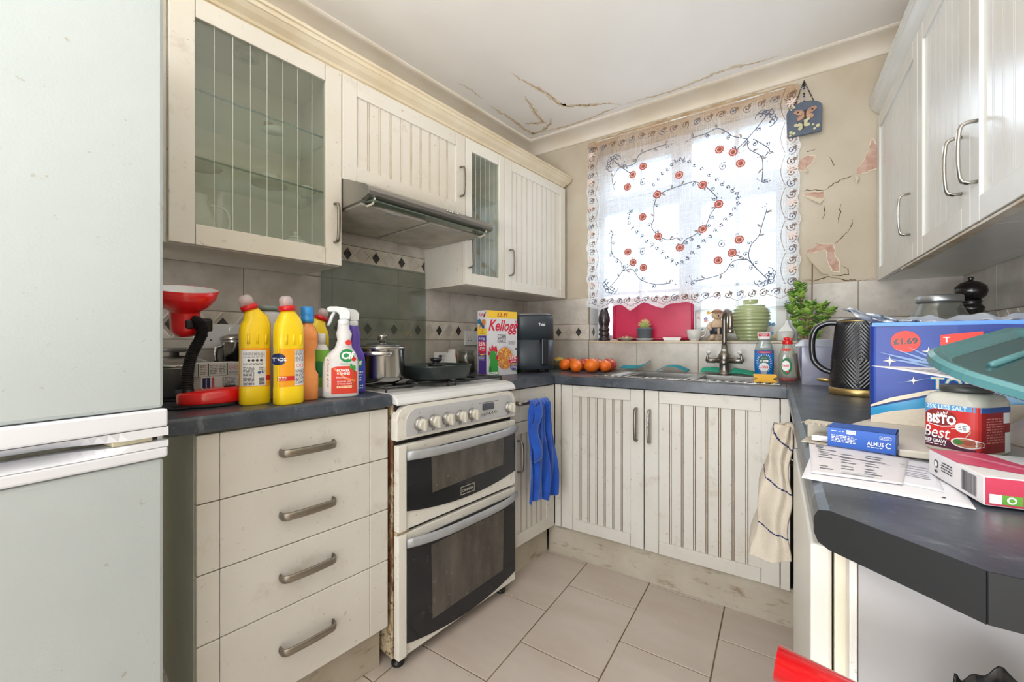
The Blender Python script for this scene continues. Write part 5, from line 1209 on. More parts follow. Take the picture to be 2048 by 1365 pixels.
# blue cloth over the drawer handle
bl = C_('blue_microfibre', (22, 84, 184), .95, sheen=.4, tone=((16, 66, 160), 20), bump=(300, .4))
t = thing('microfibre_cloth', 'bright blue microfibre cloth draped over the corner cabinet handle', 'cloth', FL, (-.742, -.640, .60))
def clothf(u_, v_):
    # v 0 bottom front -> .93 over the bar -> 1 short back
    x = (u_-.5)
    L_ = .475
    if v_ < .86: z = .205-L_*(1-v_/.86)*.93; y = -.012
    else:
        a_ = (v_-.86)/.14*PI; z = .205+.012*math.sin(a_); y = .002-.016*math.cos(a_)
    wd = .142+.055*min(1, (1-v_)*1.3)-(.035 if v_ > .8 else 0)*(v_-.8)*5
    fold = .015*math.sin(u_*19+v_*2)*(.35+.65*(1-v_)) + .008*math.sin(u_*33-v_*5)
    return (x*wd+.012*math.sin(v_*7)+(.02*(1-v_)), y+min(.004, -.012+fold) if v_ < .86 else y, z+.012*math.sin(u_*7)*(1-v_))
b = MB(); b.grid(clothf, 40, 60, bl); b.build('cloth', t, solid=.004)
b = MB(); b.grid(lambda u_, v_: (-.07+.05*u_-.012*math.sin(v_*3), -.03-.02*math.sin(u_*PI)-.01*math.sin(v_*9), .19-.24*v_+.03*u_), 12, 20, bl); b.build('folded_corner', t, solid=.005)

# ================================================================== WINDOW SILL
ZS = WZ0+.0122
def sill(name, label, cat, x, y=.045, off=0, group=None, z=ZS): return item(name, label, cat, (x, y), z, off, group)
t = sill('pepper_mill', 'tall dark turned wooden mill at the left end of the window sill', 'mill', .541, .052)
dkw = C_('dark_turned_wood', (54, 46, 48), .2, coat=.4)
b = MB(); b.lathe([(.037, 0), (.037, .012), (.030, .018), (.028, .03), (.034, .036), (.036, .042), (.030, .05), (.028, .058), (.034, .066), (.034, .074), (.027, .084), (.031, .10), (.037, .125), (.036, .15), (.026, .18), (.022, .20), (.028, .208), (.028, .216)], dkw, seg=32); b.build('mill_body', t)
b = MB(); b.lathe([(.024, .217), (.034, .235), (.032, .258), (.016, .272), (.004, .276)], dkw, seg=28); b.build('mill_head', t)
pinkred = C_('crimson_plastic', (206, 44, 84), .32, tone=((190, 34, 74), 4), bump=(80, .05))
t = thing('serving_tray', 'large crimson tray standing upright against the window', 'tray', FB, (.82, .095, ZS+.002))
b = MB(); b.prism(rr(-.238, .238, 0, .262, .02, .02, 5), .008, .014, pinkred, 'y'); tb = b.build('tray_base', t, bevel=.001)
b = MB()
for q0, q1 in (((-.238, .01), (.238, .01)), ((-.238, .252), (.238, .252)), ((-.232, .01), (-.232, .252)), ((.232, .01), (.232, .252))): b.tube([(q0[0], 0, q0[1]), (q1[0], 0, q1[1])], .0075, pinkred, 8)
b.box(-.095, -.085, -.001, .008, .01, .25, pinkred); b.build('raised_rim', tb)
t = sill('saucer', 'shallow dish heaped with small dried petals and shells on the sill', 'dish', .691, .03)
b = MB(); b.lathe([(.022, 0), (.024, .003), (.044, .010), (.056, .015), (.055, .017), (.03, .009), (.001, .007)], C_('stoneware', (196, 186, 170), .35), seg=32); b.build('dish_body', t)
b = MB(); rq = random.Random(8)
for k in range(46):
    a_ = rq.uniform(0, 6.28); r_ = .036*math.sqrt(rq.random()); q = rq.uniform(.004, .008); b.sphere((r_*math.cos(a_), r_*math.sin(a_), .014+.012*(1-r_/.036)+rq.uniform(0, .004)), q, rq.choice([C_('petal_tan', (206, 150, 110), .8), C_('petal_cream', (232, 208, 184), .8), C_('petal_rose', (196, 110, 96), .8)]), 7, 5, sz=.7)
o = b.build('potpourri', t); o['kind'] = 'stuff'
t = sill('seashell', 'little pale seashell lying at the left of the petal dish', 'shell', .622, .012)
b = MB(); b.grid(lambda u_, v_: ((v_*.020)*math.cos(PI*u_)*1.2, -(v_*.018)*math.sin(PI*u_)*.5, .001+.012*v_*math.sin(PI*u_)*(1-.4*v_)+.0008*math.sin(u_*40)), 30, 10, C_('shell_white', (232, 224, 212), .4)); b.build('fan', t, solid=.0015)
b = MB(); b.sphere((0, .002, .003), .004, C_('shell_white', (232, 224, 212), .4), 10, 6); b.build('hinge_end', t)
t = sill('cactus_plant', 'small round spiny cactus in a grey pot on a white saucer', 'plant', .803, .022); t.scale = (1.15, 1.15, 1.12)
b = MB(); b.lathe([(.030, 0), (.034, .003), (.046, .009), (.047, .012), (.030, .007), (.001, .006)], C_('saucer_white', (224, 222, 218), .3), seg=32); b.build('saucer', t)
b = MB(); b.lathe([(.032, .008), (.037, .058), (.0415, .060), (.042, .069), (.038, .069), (.036, .062), (.001, .060)], C_('pot_grey', (112, 120, 128), .5), seg=32); b.build('pot', t)
cac = C_('cactus_green', (150, 170, 90), .6)
b = MB(); N = 40
b.grid(lambda u_, v_: ((.0215+.002*math.cos(u_*2*PI*13))*math.sin(v_*PI)*math.cos(u_*2*PI), (.0215+.002*math.cos(u_*2*PI*13))*math.sin(v_*PI)*math.sin(u_*2*PI), .078-.021*math.cos(v_*PI)), 78, 18, cac); bo = b.build('cactus_body', t)
b = MB(); spn = C_('spine_cream', (248, 226, 168), .6)
for k in range(110):
    a_ = rq.uniform(0, 6.28); e_ = rq.uniform(0, 1.45); d_ = Vector((math.cos(a_)*math.cos(e_), math.sin(a_)*math.cos(e_), math.sin(e_))); p_ = Vector((0, 0, .078))+d_*.020; q_ = p_+(d_+Vector((rq.uniform(-.3, .3), rq.uniform(-.3, .3), rq.uniform(0, .3))))*.015
    b.tube([tuple(p_), tuple(q_)], [.0008, .0003], spn, 4, caps=False)
o = b.build('spines', bo); o['kind'] = 'stuff'
t = sill('butter_dish', 'low white rectangular dish between the cactus and the cup', 'dish', .957, .02)
b = MB(); b.prism([(-.042, 0), (.042, 0), (.050, .020), (.046, .020), (.040, .004), (-.040, .004), (-.046, .020), (-.050, .020)], -.028, .028, C_('dish_white', (232, 226, 222), .3), 'y'); b.box(-.044, .044, -.03, -.026, .002, .02, C_('dish_white', (232, 226, 222), .3)); b.box(-.044, .044, .026, .03, .002, .02, C_('dish_white', (232, 226, 222), .3)); b.build('dish_body', t, bevel=.001)
t = sill('tea_cup', 'white cup with handle to the right, on the sill left of the figurine', 'cup', 1.075, .02, -6)
cwm = C_('cup_white', (222, 220, 216), .25)
b = MB(); b.lathe([(.022, 0), (.024, .003), (.023, .006), (.030, .012), (.036, .03), (.039, .062), (.037, .062), (.033, .03), (.026, .012), (.001, .009)], cwm, seg=36); b.build('cup_body', t)
b = MB(); b.tube(cr3([(.036, -.0, .052), (.052, 0, .056), (.058, 0, .042), (.048, 0, .026), (.033, 0, .022)], 6), .0035, cwm, 8, flat=1.4, up=(0, 1, 0)); b.build('handle', t)
# figurine
fur = C_('figurine_tan', (196, 164, 132), .5, tone=((226, 202, 176), 18)); furd = C_('figurine_brown', (120, 80, 52), .5, tone=((160, 110, 70), 20)); vest = C_('figurine_waistcoat', (46, 54, 66), .4)
t = sill('animal_figurine', 'seated animal figurine in a dark waistcoat and cap, behind the tap', 'figurine', 1.188, .045, 8)
b = MB(); b.loft([(0, 0, 0, .05, .036, 2.3), (-.004, 0, .012, .052, .037, 2.2), (-.008, 0, .026, .040, .03, 2), (0, 0, .034, .02, .02, 2)], C_('figurine_rock', (176, 160, 140), .7, tone=((130, 116, 100), 30), bump=(60, .5)), 28); b.build('rock_base', t)
b = MB(); b.loft([(0, 0, .018, .024, .024, 2), (0, 0, .035, .036, .031, 2), (0, 0, .065, .038, .031, 2), (0, 0, .09, .036, .028, 2), (0, 0, .108, .024, .022, 2), (0, 0, .118, .016, .016, 2)], fur, 28)
b.tube([(-.032, -.006, .098), (-.046, -.014, .075), (-.034, -.028, .058)], [.012, .011, .008], fur, 10); b.tube([(.032, -.006, .098), (.044, -.014, .075), (.030, -.028, .06)], [.012, .011, .008], fur, 10)
b.tube([(-.018, -.012, .026), (-.030, -.036, .020), (-.034, -.048, .010)], [.015, .012, .010], fur, 10); b.tube([(.018, -.012, .026), (.030, -.036, .020), (.034, -.048, .010)], [.015, .012, .010], fur, 10); b.build('figure_body', t)
b = MB(); b.loft([(0, .0, .034, .0375, .0325, 2), (0, 0, .06, .0395, .0325, 2), (0, 0, .072, .0385, .0315, 2), (0, 0, .075, .03, .026, 2)], vest, 28); b.box(-.005, .005, -.0345, -.030, .036, .070, fur); b.build('waistcoat', t)
b = MB(); b.sphere((0, -.002, .138), .026, fur, 20, 12, sx=1.15, sy=.95, sz=.9); b.sphere((0, -.024, .131), .012, fur, 12, 8); b.sphere((0, -.035, .134), .0042, black, 8, 6)
for sg in (-1, 1): b.sphere((sg*.010, -.022, .144), .0028, black, 8, 6); b.lathe([(.001, -.003), (.009, 0), (.007, .004), (.001, .006)], furd, (sg*.026, 0, .153), 12)
h_ = b.build('head', t); b = MB(); b.loft([(0, 0, .150, .027, .024, 2), (0, .002, .160, .026, .023, 2), (0, .004, .170, .016, .015, 2), (0, .004, .173, .004, .004, 2)], furd, 24); b.box(-.02, .02, -.034, -.012, .150, .153, furd); b.build('cap', h_, bevel=.001)
# ribbed green vase
vg = C_('celadon_glaze', (160, 172, 122), .18, tone=((178, 188, 142), 5, (1, 1, 6)), coat=.5)
P = [(.05, 0), (.052, .003)]
for k in range(72):
    z = .004+k*.0025; q = z/.19; base = .051+.036*math.sin(min(1, q*1.25)*PI/2)**.8 if q < .55 else .087-.034*((q-.55)/.45)**3
    P.append((base+.0016*math.sin(z*2*PI/.0175), z))
P += [(.040, .188), (.036, .190), (.034, .205), (.037, .210), (.033, .211), (.030, .19)]
t = sill('ribbed_vase', 'large pale green ribbed pottery vase on the window sill', 'vase', 1.345, .006)
b = MB(); b.lathe(P, vg, seg=48); b.build('vase_body', t)
# floral panel behind
t = thing('floral_oilcloth', 'white oilcloth with blue and yellow flowers standing behind the vase', 'cloth', FB, (1.30, .1005, ZS))
b = MB(); b.grid(lambda u_, v_: (-.235+.44*u_, .002+.0015*math.sin(u_*17), .175*v_+.006*math.sin(u_*9)*v_), 40, 6, tglass('oilcloth_white', (250, 250, 246), .02, .3, (250, 249, 244), .9)); c = b.build('cloth', t, solid=.001)
A = Art(); fbl = C_('flower_blue', (110, 160, 224), .6); fye = C_('flower_yellow', (240, 204, 96), .6); fpk = C_('flower_pink', (226, 150, 180), .6); fgn = C_('flower_leaf', (190, 196, 90), .6)
for k in range(34):
    x, z = rq.uniform(-.22, .19), rq.uniform(.015, .165); m_ = (fbl, fye, fpk, fbl)[k % 4]; r_ = rq.uniform(.006, .011)
    for j in range(5): A.disc(x+r_*.7*math.cos(j*1.257), z+r_*.7*math.sin(j*1.257), r_*.6, m_, 1+(k % 3), n=8)
    A.disc(x, z, r_*.35, fye if m_ is not fye else lab_o, 5, n=7); A.disc(x+r_*1.5, z-r_, r_*.5, fgn, 1, ry=r_*.25, n=8)
A.build('floral_print', lambda x, z, h: (x, .001+.0015*math.sin((x+.235)/.44*17)-h, z), c)
t = sill('china_ornament', 'small white china boat-shaped ornament at the right end of the sill', 'ornament', 1.492, .04)
b = MB(); b.loft([(0, 0, 0, .03, .02, 2.2), (0, 0, .006, .034, .023, 2.2), (.002, 0, .03, .040, .026, 2.2), (.004, 0, .045, .040, .024, 2.2)], cwm, 28); b.build('ornament_body', t)
b = MB(); b.prism([(-.030, .046), (.036, .046), (.020, .075), (.014, .10), (.006, .105), (-.004, .08)], -.006, .006, cwm, 'y'); b.build('sail', t, bevel=.002)

# ================================================================== AROUND THE SINK
tealb = C_('teal_sponge_cloth', (56, 162, 180), .9, bump=(500, .4)); grn2 = C_('green_sponge_cloth', (52, 188, 154), .9, bump=(500, .4))
def scloth(x, y, w_, d_, m, label, f, rz=0):
    t = thing('sponge_cloth', label, 'cloth', FB, (x, y, .9142), rz)
    b = MB(); b.grid(lambda u_, v_: ((u_-.5)*w_, (v_-.5)*d_, f(u_, v_)+.002), 24, 10, m); b.build('cloth', t, solid=.0035)
scloth(.775, -.075, .155, .075, tealb, 'teal sponge cloth nearest the fruit, its right end curling up', lambda u_, v_: .010+.020*(u_-.35)**2*4*u_+.012*v_)
scloth(.985, -.085, .155, .080, tealb, 'teal sponge cloth arched upward in the middle, left of the tap', lambda u_, v_: .004+.026*math.sin(PI*u_)+.004*v_)
scloth(1.168, -.072, .085, .06, grn2, 'green sponge cloth just left of the tap base', lambda u_, v_: .004+.018*v_+.006*math.sin(u_*3))
scloth(1.315, -.075, .10, .07, grn2, 'green sponge cloth sloping down just right of the tap', lambda u_, v_: .005+.022*v_*(1-u_*.7), -.2)
scloth(1.352, -.145, .07, .045, grn2, 'small folded green cloth between the tap and the blue bottle', lambda u_, v_: .003+.008*(1-u_), -.35)
# blue bottle, standing cap up with its label upside down
t = item('washing_up_bottle', 'blue washing-up liquid bottle with white cap and upside-down label', 'bottle', (1.412, -.20), .914)
b = MB(); bl_ = C_('dish_soap_blue', (16, 108, 190), .2, tone=((30, 128, 204), 10)); clr = tglass('bottle_clear_top', (240, 248, 248), .2, .03, (214, 226, 226), .25)
b.loft([(0, 0, 0, .034, .024, 3), (0, 0, .005, .036, .026, 3), (0, 0, .06, .039, .027, 3), (0, 0, .125, .0385, .027, 3)], bl_, 36); bo = b.build('filled_body', t)
b = MB(); b.loft([(0, 0, .125, .0385, .027, 3), (0, 0, .145, .034, .025, 3), (0, 0, .165, .026, .021, 2.6), (0, 0, .178, .024, .02, 2.4)], clr, 36); b.build('clear_shoulder', t)
b = MB(); b.loft([(0, 0, .176, .0255, .020, 4), (0, 0, .208, .0275, .021, 4)], white, 36); cpb = b.build('cap', t, bevel=.001)
A = Art(); A.rect(-.021, .021, .190, .203, C_('cap_label_red', (196, 36, 60)), n=6); A.text('WASHING UP', 0, .199, .0055, wht, rot=PI, width=.030); A.text('LIQUID', 0, .1935, .0055, wht, rot=PI, width=.022); A.build('cap_label', on_se(.0272, .021, 4), cpb)
A = Art(); dkg = C_('fairy_green', (12, 96, 84))
A.rect(-.026, .03, .113, .122, C_('cap_label_red', (196, 36, 60)), n=8); A.text('ANTIBACTERIAL', .004, .1175, .005, wht, rot=PI, width=.04)
for k in range(26):
    a_ = 2*PI*k/26; A.line([(.023*math.cos(a_), .068+.034*math.sin(a_)), (.031*math.cos(a_), .068+.046*math.sin(a_))], .0016, wht, 2)
A.disc(0, .082, .0215, dkg); A.text('MAX', 0, .078, .016, wht, rot=PI, bold=.0004); A.text('POWER', 0, .091, .006, wht, rot=PI)
A.disc(0, .05, .0195, wht); A.text('FAIRY', 0, .05, .015, C_('fairy_red', (220, 40, 56)), rot=PI, bold=.0004, width=.031); A.rect(-.009, .009, .002, .03, C_('print_silver', (170, 176, 180)), n=4)
A.build('label', on_se(.039, .027, 3), bo)
# green bottle
t = item('washing_up_bottle', 'clear washing-up bottle with red flip cap and a little red liquid', 'bottle', (1.501, -.375), .914, off=6)
cl2 = tglass('bottle_clear', (244, 248, 242), .25, .03, (216, 222, 212), .2)
b = MB(); b.loft([(0, 0, 0, .029, .02, 3), (0, 0, .004, .032, .023, 3), (0, 0, .05, .033, .023, 3), (0, 0, .11, .030, .022, 3), (0, 0, .135, .022, .018, 2.6), (0, 0, .15, .0165, .015, 2.2), (0, 0, .158, .016, .015, 2)], cl2, 36); bo = b.build('bottle_body', t)
b = MB(); b.loft([(0, 0, .002, .029, .0205, 3), (0, 0, .016, .0315, .0225, 3)], C_('red_liquid', (186, 24, 44), .15), 30); b.build('liquid', t)
b = MB(); b.lathe([(.018, .155), (.0185, .168), (.014, .172)], red); b.lathe([(.010, .171), (.011, .182), (.005, .186)], red, (-.003, 0, 0)); b.box(-.006, .018, -.007, .007, .176, .181, red); b.build('flip_cap', t, bevel=.001)
A = Art(); A.disc(-.006, .065, .019, C_('fairy_label_green', (30, 118, 66)), ry=.034); A.disc(-.008, .066, .0145, wht, ry=.022); A.text('FAIRY', -.008, .066, .0125, C_('fairy_red', (220, 40, 56)), bold=.0004, width=.026, rot=0); A.disc(-.002, .043, .0045, C_('fairy_red', (220, 40, 56))); A.rect(-.02, .008, .128, .139, lab_r, n=5); A.build('label', on_se(.0325, .023, 3), bo)
# sponge
t = item('washing_sponge', 'yellow scourer sponge with pinched sides, in front of the washing-up bottles', 'sponge', (1.424, -.452), .914, off=2)
sy = C_('sponge_yellow', (248, 190, 76), .95, bump=(240, .5)); sec_ = [(-.040, -.024), (.040, -.024), (.030, -.008), (.026, 0), (.030, .008), (.040, .026), (-.040, .026), (-.030, .008), (-.026, 0), (-.030, -.008)]
b = MB(); PR = [(-.040, .0), (.040, 0), (.041, .008), (.028, .013), (.028, .017), (.041, .023), (.040, .031), (-.040, .031), (-.041, .023), (-.028, .017), (-.028, .013), (-.041, .008)]
b.prism(PR, -.026, .02, sy, 'y'); b.build('foam', t, bevel=.002)
b = MB(); b.box(-.040, .040, .0205, .028, .0, .031, C_('scourer_pad', (222, 206, 140), 1.0, bump=(600, .6))); b.build('scourer', t, bevel=.001)

# ================================================================== RIGHT WORKTOP
# plastic storage box
tub = tglass('frosted_tub', (236, 238, 248), .15, .12, (222, 224, 238), .42)
t = thing('storage_box', 'clear plastic storage box with lid behind the black kettle', 'box', FB, (1.655, -.35, H), 0)
b = MB(); b.prism([(-.108, 0), (.108, 0), (.124, .15), (.121, .15), (.106, .003), (-.106, .003), (-.121, .15), (-.124, .15)], -.095, .095, tub, 'y'); b.box(-.108, .108, -.097, -.0945, .0, .15, tub); b.box(-.108, .108, .0945, .097, .0, .15, tub); b.build('tub', t, bevel=.002)
b = MB(); b.prism([(-.132, .1495), (.132, .1495), (.132, .158), (.124, .162), (.112, .176), (.10, .180), (-.10, .180), (-.112, .176), (-.124, .162), (-.132, .158)], -.103, .103, tglass('frosted_lid', (226, 230, 240), .2, .12, (214, 218, 232), .5), 'y'); b.build('lid', t, bevel=.003)
b = MB(); b.box(-.09, .09, -.08, .08, .006, .07, C_('wrapped_contents', (196, 184, 168), .6, tone=((146, 150, 190), 20))); o = b.build('contents', t, bevel=.01)
for x in (-.07, -.02, .03, .08):
    b = MB(); b.box(x-.0015, x+.0015, -.099, -.0972, .01, .145, tub); b.build('rib', t)
# jade plant with stick
t = thing('jade_plant', 'leafy green jade plant with a thin support stick behind the storage box', 'plant', FB, (1.583, -.135, H))
b = MB(); b.lathe([(.042, 0), (.046, .004), (.058, .10), (.062, .104), (.062, .116), (.056, .116), (.054, .104), (.001, .10)], C_('brown_plant_pot', (150, 108, 76), .6), seg=32); b.build('pot', t)
b = MB(); b.tube([(.008, -.01, .09), (.010, -.01, .30), (.012, -.01, .52)], .0028, C_('bamboo_stick', (128, 100, 84), .6), 8); b.build('support_stick', t)
stemm = C_('jade_stem', (132, 108, 88), .8, bump=(60, .4)); rj = random.Random(12)
lg = [C_('jade_leaf', (112, 154, 58), .3, coat=.3), C_('jade_leaf_light', (152, 188, 84), .3, coat=.3), C_('jade_leaf_dark', (84, 118, 52), .35)]
stems = [[(0, 0, .10), (-.010, 0, .18), (-.018, -.005, .26), (-.028, -.005, .36), (-.032, 0, .43)], [(.005, 0, .10), (.020, -.004, .18), (.038, -.004, .26), (.048, 0, .335)], [(-.006, 0, .12), (-.030, .0, .20), (-.055, -.008, .27), (-.066, -.01, .33)], [(-.01, 0, .20), (-.004, -.02, .28), (.006, -.02, .34)], [(.03, 0, .22), (.06, 0, .27), (.078, -.006, .30)], [(-.018, 0, .26), (-.05, .0, .33), (-.058, -.01, .39)]]
b = MB()
for st in stems:
    pth = cr3(st, 5); n = len(pth); b.tube(pth, [.0075*(1-.6*i/n)+.0015 for i in range(n)], stemm, 8)
b.build('stems', t)
b = MB()
def jleaf(p, d, l, w_, m):
    d = d.normalized(); sd = d.cross(Vector((0, 0, 1))); sd = sd.normalized() if sd.length > .1 else Vector((1, 0, 0)); nn = sd.cross(d)
    def f(u_, v_):
        a_ = u_*2*PI; r_ = math.sin(PI*min(1, v_*.98+.02))**.7; return p+d*(l*v_)+sd*(w_*r_*math.cos(a_))+nn*(.003*r_*math.sin(a_)+.12*l*v_*v_)
    b.grid(lambda u_, v_: tuple(f(u_, v_)), 10, 7, m)
for st in stems:
    pth = [Vector(p) for p in cr3(st, 9)]; n = len(pth)
    for i in range(int(n*.28), n):
        for k in range(2 if i < n-4 else 5):
            a_ = rj.uniform(0, 6.28); d = Vector((math.cos(a_), math.sin(a_)*.8, rj.uniform(.0, .9))); l = rj.uniform(.024, .038)
            jleaf(pth[i], d, l, l*.40, rj.choice(lg))
o = b.build('leaves', t); o['kind'] = 'stuff'
# kettle
KX = (1.693, -.705); kb = C_('kettle_black', (20, 22, 28), .22, coat=.6); kg = C_('brushed_gold', (186, 160, 106), .32, metal=.85)
t = item('kettle', 'black electric kettle with diamond ribbed body and gold base', 'kettle', KX, off=0)
b = MB(); b.lathe([(.078, 0), (.081, .003), (.081, .020), (.077, .023)], kg, seg=48); b.lathe([(.07, -.0), (.079, .001)], rubber, seg=40); b.build('gold_base', t)
def kf(u_, v_):
    a_ = -PI/2+(u_-.5)*2*PI; z = .023+.212*v_; r0 = .0775-.017*v_**1.3
    aa = abs(((u_-.5)*2*PI)); aa = min(aa, abs(aa-PI*.999)) if aa > PI/2 else aa; d = (aa*.078*1.05+abs(z-.115)*.85)/.0105; tri = abs((d % 1)-.5)*2
    env = min(1, v_*12, (1-v_)*12); r = r0+(.0026*tri)*env; return (r*math.cos(a_), r*math.sin(a_), z)
b = MB(); b.grid(kf, 240, 130, kb); b.build('ribbed_body', t)
b = MB(); b.lathe([(.0605, .235), (.0615, .238), (.058, .243), (.03, .246), (.001, .247)], kb, seg=40); ld = b.build('lid', t)
b = MB(); b.lathe([(.0610, .2345), (.0622, .2365), (.0610, .2385)], kg, seg=40, caps=False); b.build('gold_rim', ld)
b = MB(); hp_ = cr3([(-.055, 0, .232), (-.085, 0, .232), (-.112, 0, .216), (-.124, 0, .18), (-.124, 0, .13), (-.116, 0, .10), (-.095, 0, .078), (-.072, 0, .068)], 6); b.tube(hp_, .0095, kb, 12, flat=1.25, up=(0, 1, 0)); b.build('handle', t)
b = MB(); b.tube([(-.070, 0, .040), (-.088, 0, .042), (-.112, 0, .042)], [.007, .0075, .004], kg, 12); b.build('switch_lever', t)
b = MB(); b.prism([(.052, .17), (.058, .235), (.086, .236), (.074, .215)], -.018, .018, kb, 'y'); b.build('spout', t, bevel=.003)
# big glass jar, pepper mill
t = item('glass_jar', 'big empty round glass jar with a silver lid behind the kitchen rolls', 'jar', (1.915, -.515))
gj = tglass('big_jar_glass', (228, 234, 230), .35, .02, (210, 216, 210), .14)
b = MB(); b.lathe([(.055, 0), (.066, .006), (.079, .06), (.083, .14), (.081, .20), (.073, .245), (.058, .278), (.052, .292), (.052, .305)], gj, seg=48); b.build('jar_body', t)
b = MB(); b.lathe([(.056, .300), (.057, .303), (.057, .319), (.054, .323)], C_('silver_lid', (172, 176, 178), .3, metal=.8), seg=40); b.build('lid', t)
t = item('pepper_mill', 'big black turned pepper mill in the corner under the right wall cabinets', 'mill', (2.045, -.292))
bk2 = C_('mill_black', (26, 22, 22), .25, coat=.5)
b = MB(); b.lathe([(.034, 0), (.035, .02), (.026, .05), (.022, .10), (.024, .16), (.020, .20), (.022, .24), (.033, .282), (.036, .292), (.030, .300), (.026, .306), (.029, .312), (.029, .318)], bk2, seg=32); b.build('mill_body', t)
b = MB(); b.lathe([(.024, .319), (.038, .332), (.043, .350), (.040, .368), (.026, .382), (.008, .388), (.006, .394), (.010, .398), (.004, .403)], bk2, seg=32); b.build('mill_head', t)
# kitchen roll pack
kbl = C_('wrap_blue', (18, 50, 138), .42, tone=((26, 68, 160), 9)); kcr = C_('quilted_paper', (226, 216, 200), .7, bump=(110, .4)); kcy = C_('wrap_cyan', (28, 150, 206), .25); kgy = C_('wrap_silver_line', (190, 184, 168), .3)
t = thing('kitchen_roll_pack', 'two-roll kitchen towel pack in torn blue wrapper with a red price sticker', 'pack', FB, (1.631, -1.345, H+.0118), math.radians(-9))
def rolls(w_, d_, n=12):
    r_ = d_/2; P = [(r_+r_*math.cos(a), r_+r_*math.sin(a)) for a in [PI/2+PI*k/n for k in range(n+1)]]+[(w_-r_+r_*math.cos(a), r_+r_*math.sin(a)) for a in [-PI/2+PI*k/n for k in range(n+1)]]; return P
b = MB(); b.prism([(.004, .006), (.0, .02), (.0, .10), (.006, .114), (.234, .114), (.24, .10), (.24, .02), (.236, .004), (.12, .001)], 0, .197, kbl, 'z'); w1 = b.build('wrapper', t, bevel=.006, bseg=3)
A = Art()
A.poly([(.002, 0), (.238, 0), (.238, .075), (.16, .068), (.09, .055), (.04, .038), (.002, .018)], kcr, 1)
A.poly([(.002, .012), (.03, .024), (.08, .036), (.16, .050), (.238, .058), (.238, .078), (.16, .071), (.08, .056), (.03, .038), (.002, .028)], kcy, 2)
A.poly([(.002, .030), (.03, .042), (.08, .060), (.16, .076), (.238, .082), (.238, .092), (.16, .085), (.08, .068), (.03, .050), (.002, .034)], C_('wrap_cream_band', (226, 216, 194), .35), 3)
A.rect(.004, .236, .190, .197, C_('wrap_bright_blue', (40, 120, 220), .25), 2, 1)
A.disc(.052, .160, .0205, C_('price_red', (240, 62, 50)), 4); A.text('£1.69', .052, .160, .0155, black, bold=.0008, width=.034, rot=.06, layer=5)
A.poly([(.098, .172), (.15, .178), (.15, .144), (.099, .142)], C_('price_red', (240, 62, 50)), 4); A.text('T', .106, .163, .014, wht, layer=5, bold=.0003)
star = C_('star_cream', (236, 226, 196), .5); ray_ = C_('ray_blue', (120, 150, 196), .4)
for x0, z0, x1, z1 in ((.02, .128, .10, .112), (.035, .147, .11, .110), (.055, .150, .115, .112), (.09, .145, .122, .108), (.012, .14, .09, .116)):
    dx_, dz_ = x1-x0, z1-z0; l_ = math.hypot(dx_, dz_); A.poly([(x0, z0), (x1-dz_/l_*.004, z1+dx_/l_*.004), (x1+dz_/l_*.004, z1-dx_/l_*.004)], ray_, 6)
for x, z, q in ((.03, .122, .010), (.083, .142, .009), (.063, .086, .008)):
    A.poly([(x+q*(1 if k % 2 == 0 else .22)*math.cos(k*PI/4), z+q*(1 if k % 2 == 0 else .22)*math.sin(k*PI/4)) for k in range(8)], star, 8); A.disc(x, z, q*.32, wht, 9, n=10)
A.poly([(.04, .080), (.063, .0865), (.09, .094), (.063, .0845)], ray_, 6)
A.text('TOWEL', .135, .082, .03, kcy, bold=.0016, width=.10, layer=7); A.text('TOWEL', .135, .082, .03, C_('wrap_cream_band', (226, 216, 194), .35), bold=.0003, width=.097, layer=8)
A.line([(.088, .030), (.093, .024), (.098, .034), (.106, .034), (.106, .024)], .0015, ink, 9); A.text('FSC', .097, .017, .008, ink, layer=9)
A.build('wrapper_print', on_front(.0012), w1, eps=.0001)
A = Art(); A.text('2', .06, .107, .022, wht, bold=.0006); A.text('ROLLS', .06, .092, .009, wht); A.build('side_print', lambda x, z, h: (-h-.0005, .1-x, z), w1)
plw = tglass('crinkled_film', (226, 234, 244), .6, .08, (216, 226, 240), .55)
b = MB(); b.grid(lambda u_, v_: (.0+.075*u_-.034*v_*(1-u_)*1.3, .02+.05*math.sin(u_*3)*.4+.01*math.sin(v_*9+u_*7), .197+.035*v_*(1-u_)**1.2+.004*math.sin(u_*23+v_*11)), 20, 10, plw); b.build('torn_film', t, solid=.0006)
b = MB(); b.grid(lambda u_, v_: (.05+.16*u_, .03+.02*math.sin(u_*6)+.015*v_, .1975+(.006+.008*abs(math.sin(u_*8)))*v_+.002*math.sin(u_*31)), 26, 6, plw); b.build('top_film', t, solid=.0006)
b = MB(); b.grid(lambda u_, v_: (.205+.035*u_, .05-.01*v_, .1975+.020*u_*v_+.004*v_), 8, 6, plw); b.build('film_corner', t, solid=.0006)
# boards under the pack
bdm = C_('cream_board', (220, 212, 198), .55, tone=((206, 196, 180), 6))
t = tag(MB().prism([(1.600, -1.385), (1.632, -1.594), (1.93, -1.60), (1.93, -1.16), (1.70, -1.16)], H+.0004, H+.0114, bdm, 'z').build('chopping_board', bevel=.002), 'cream chopping board lying under the kitchen rolls and gravy jar', 'board')
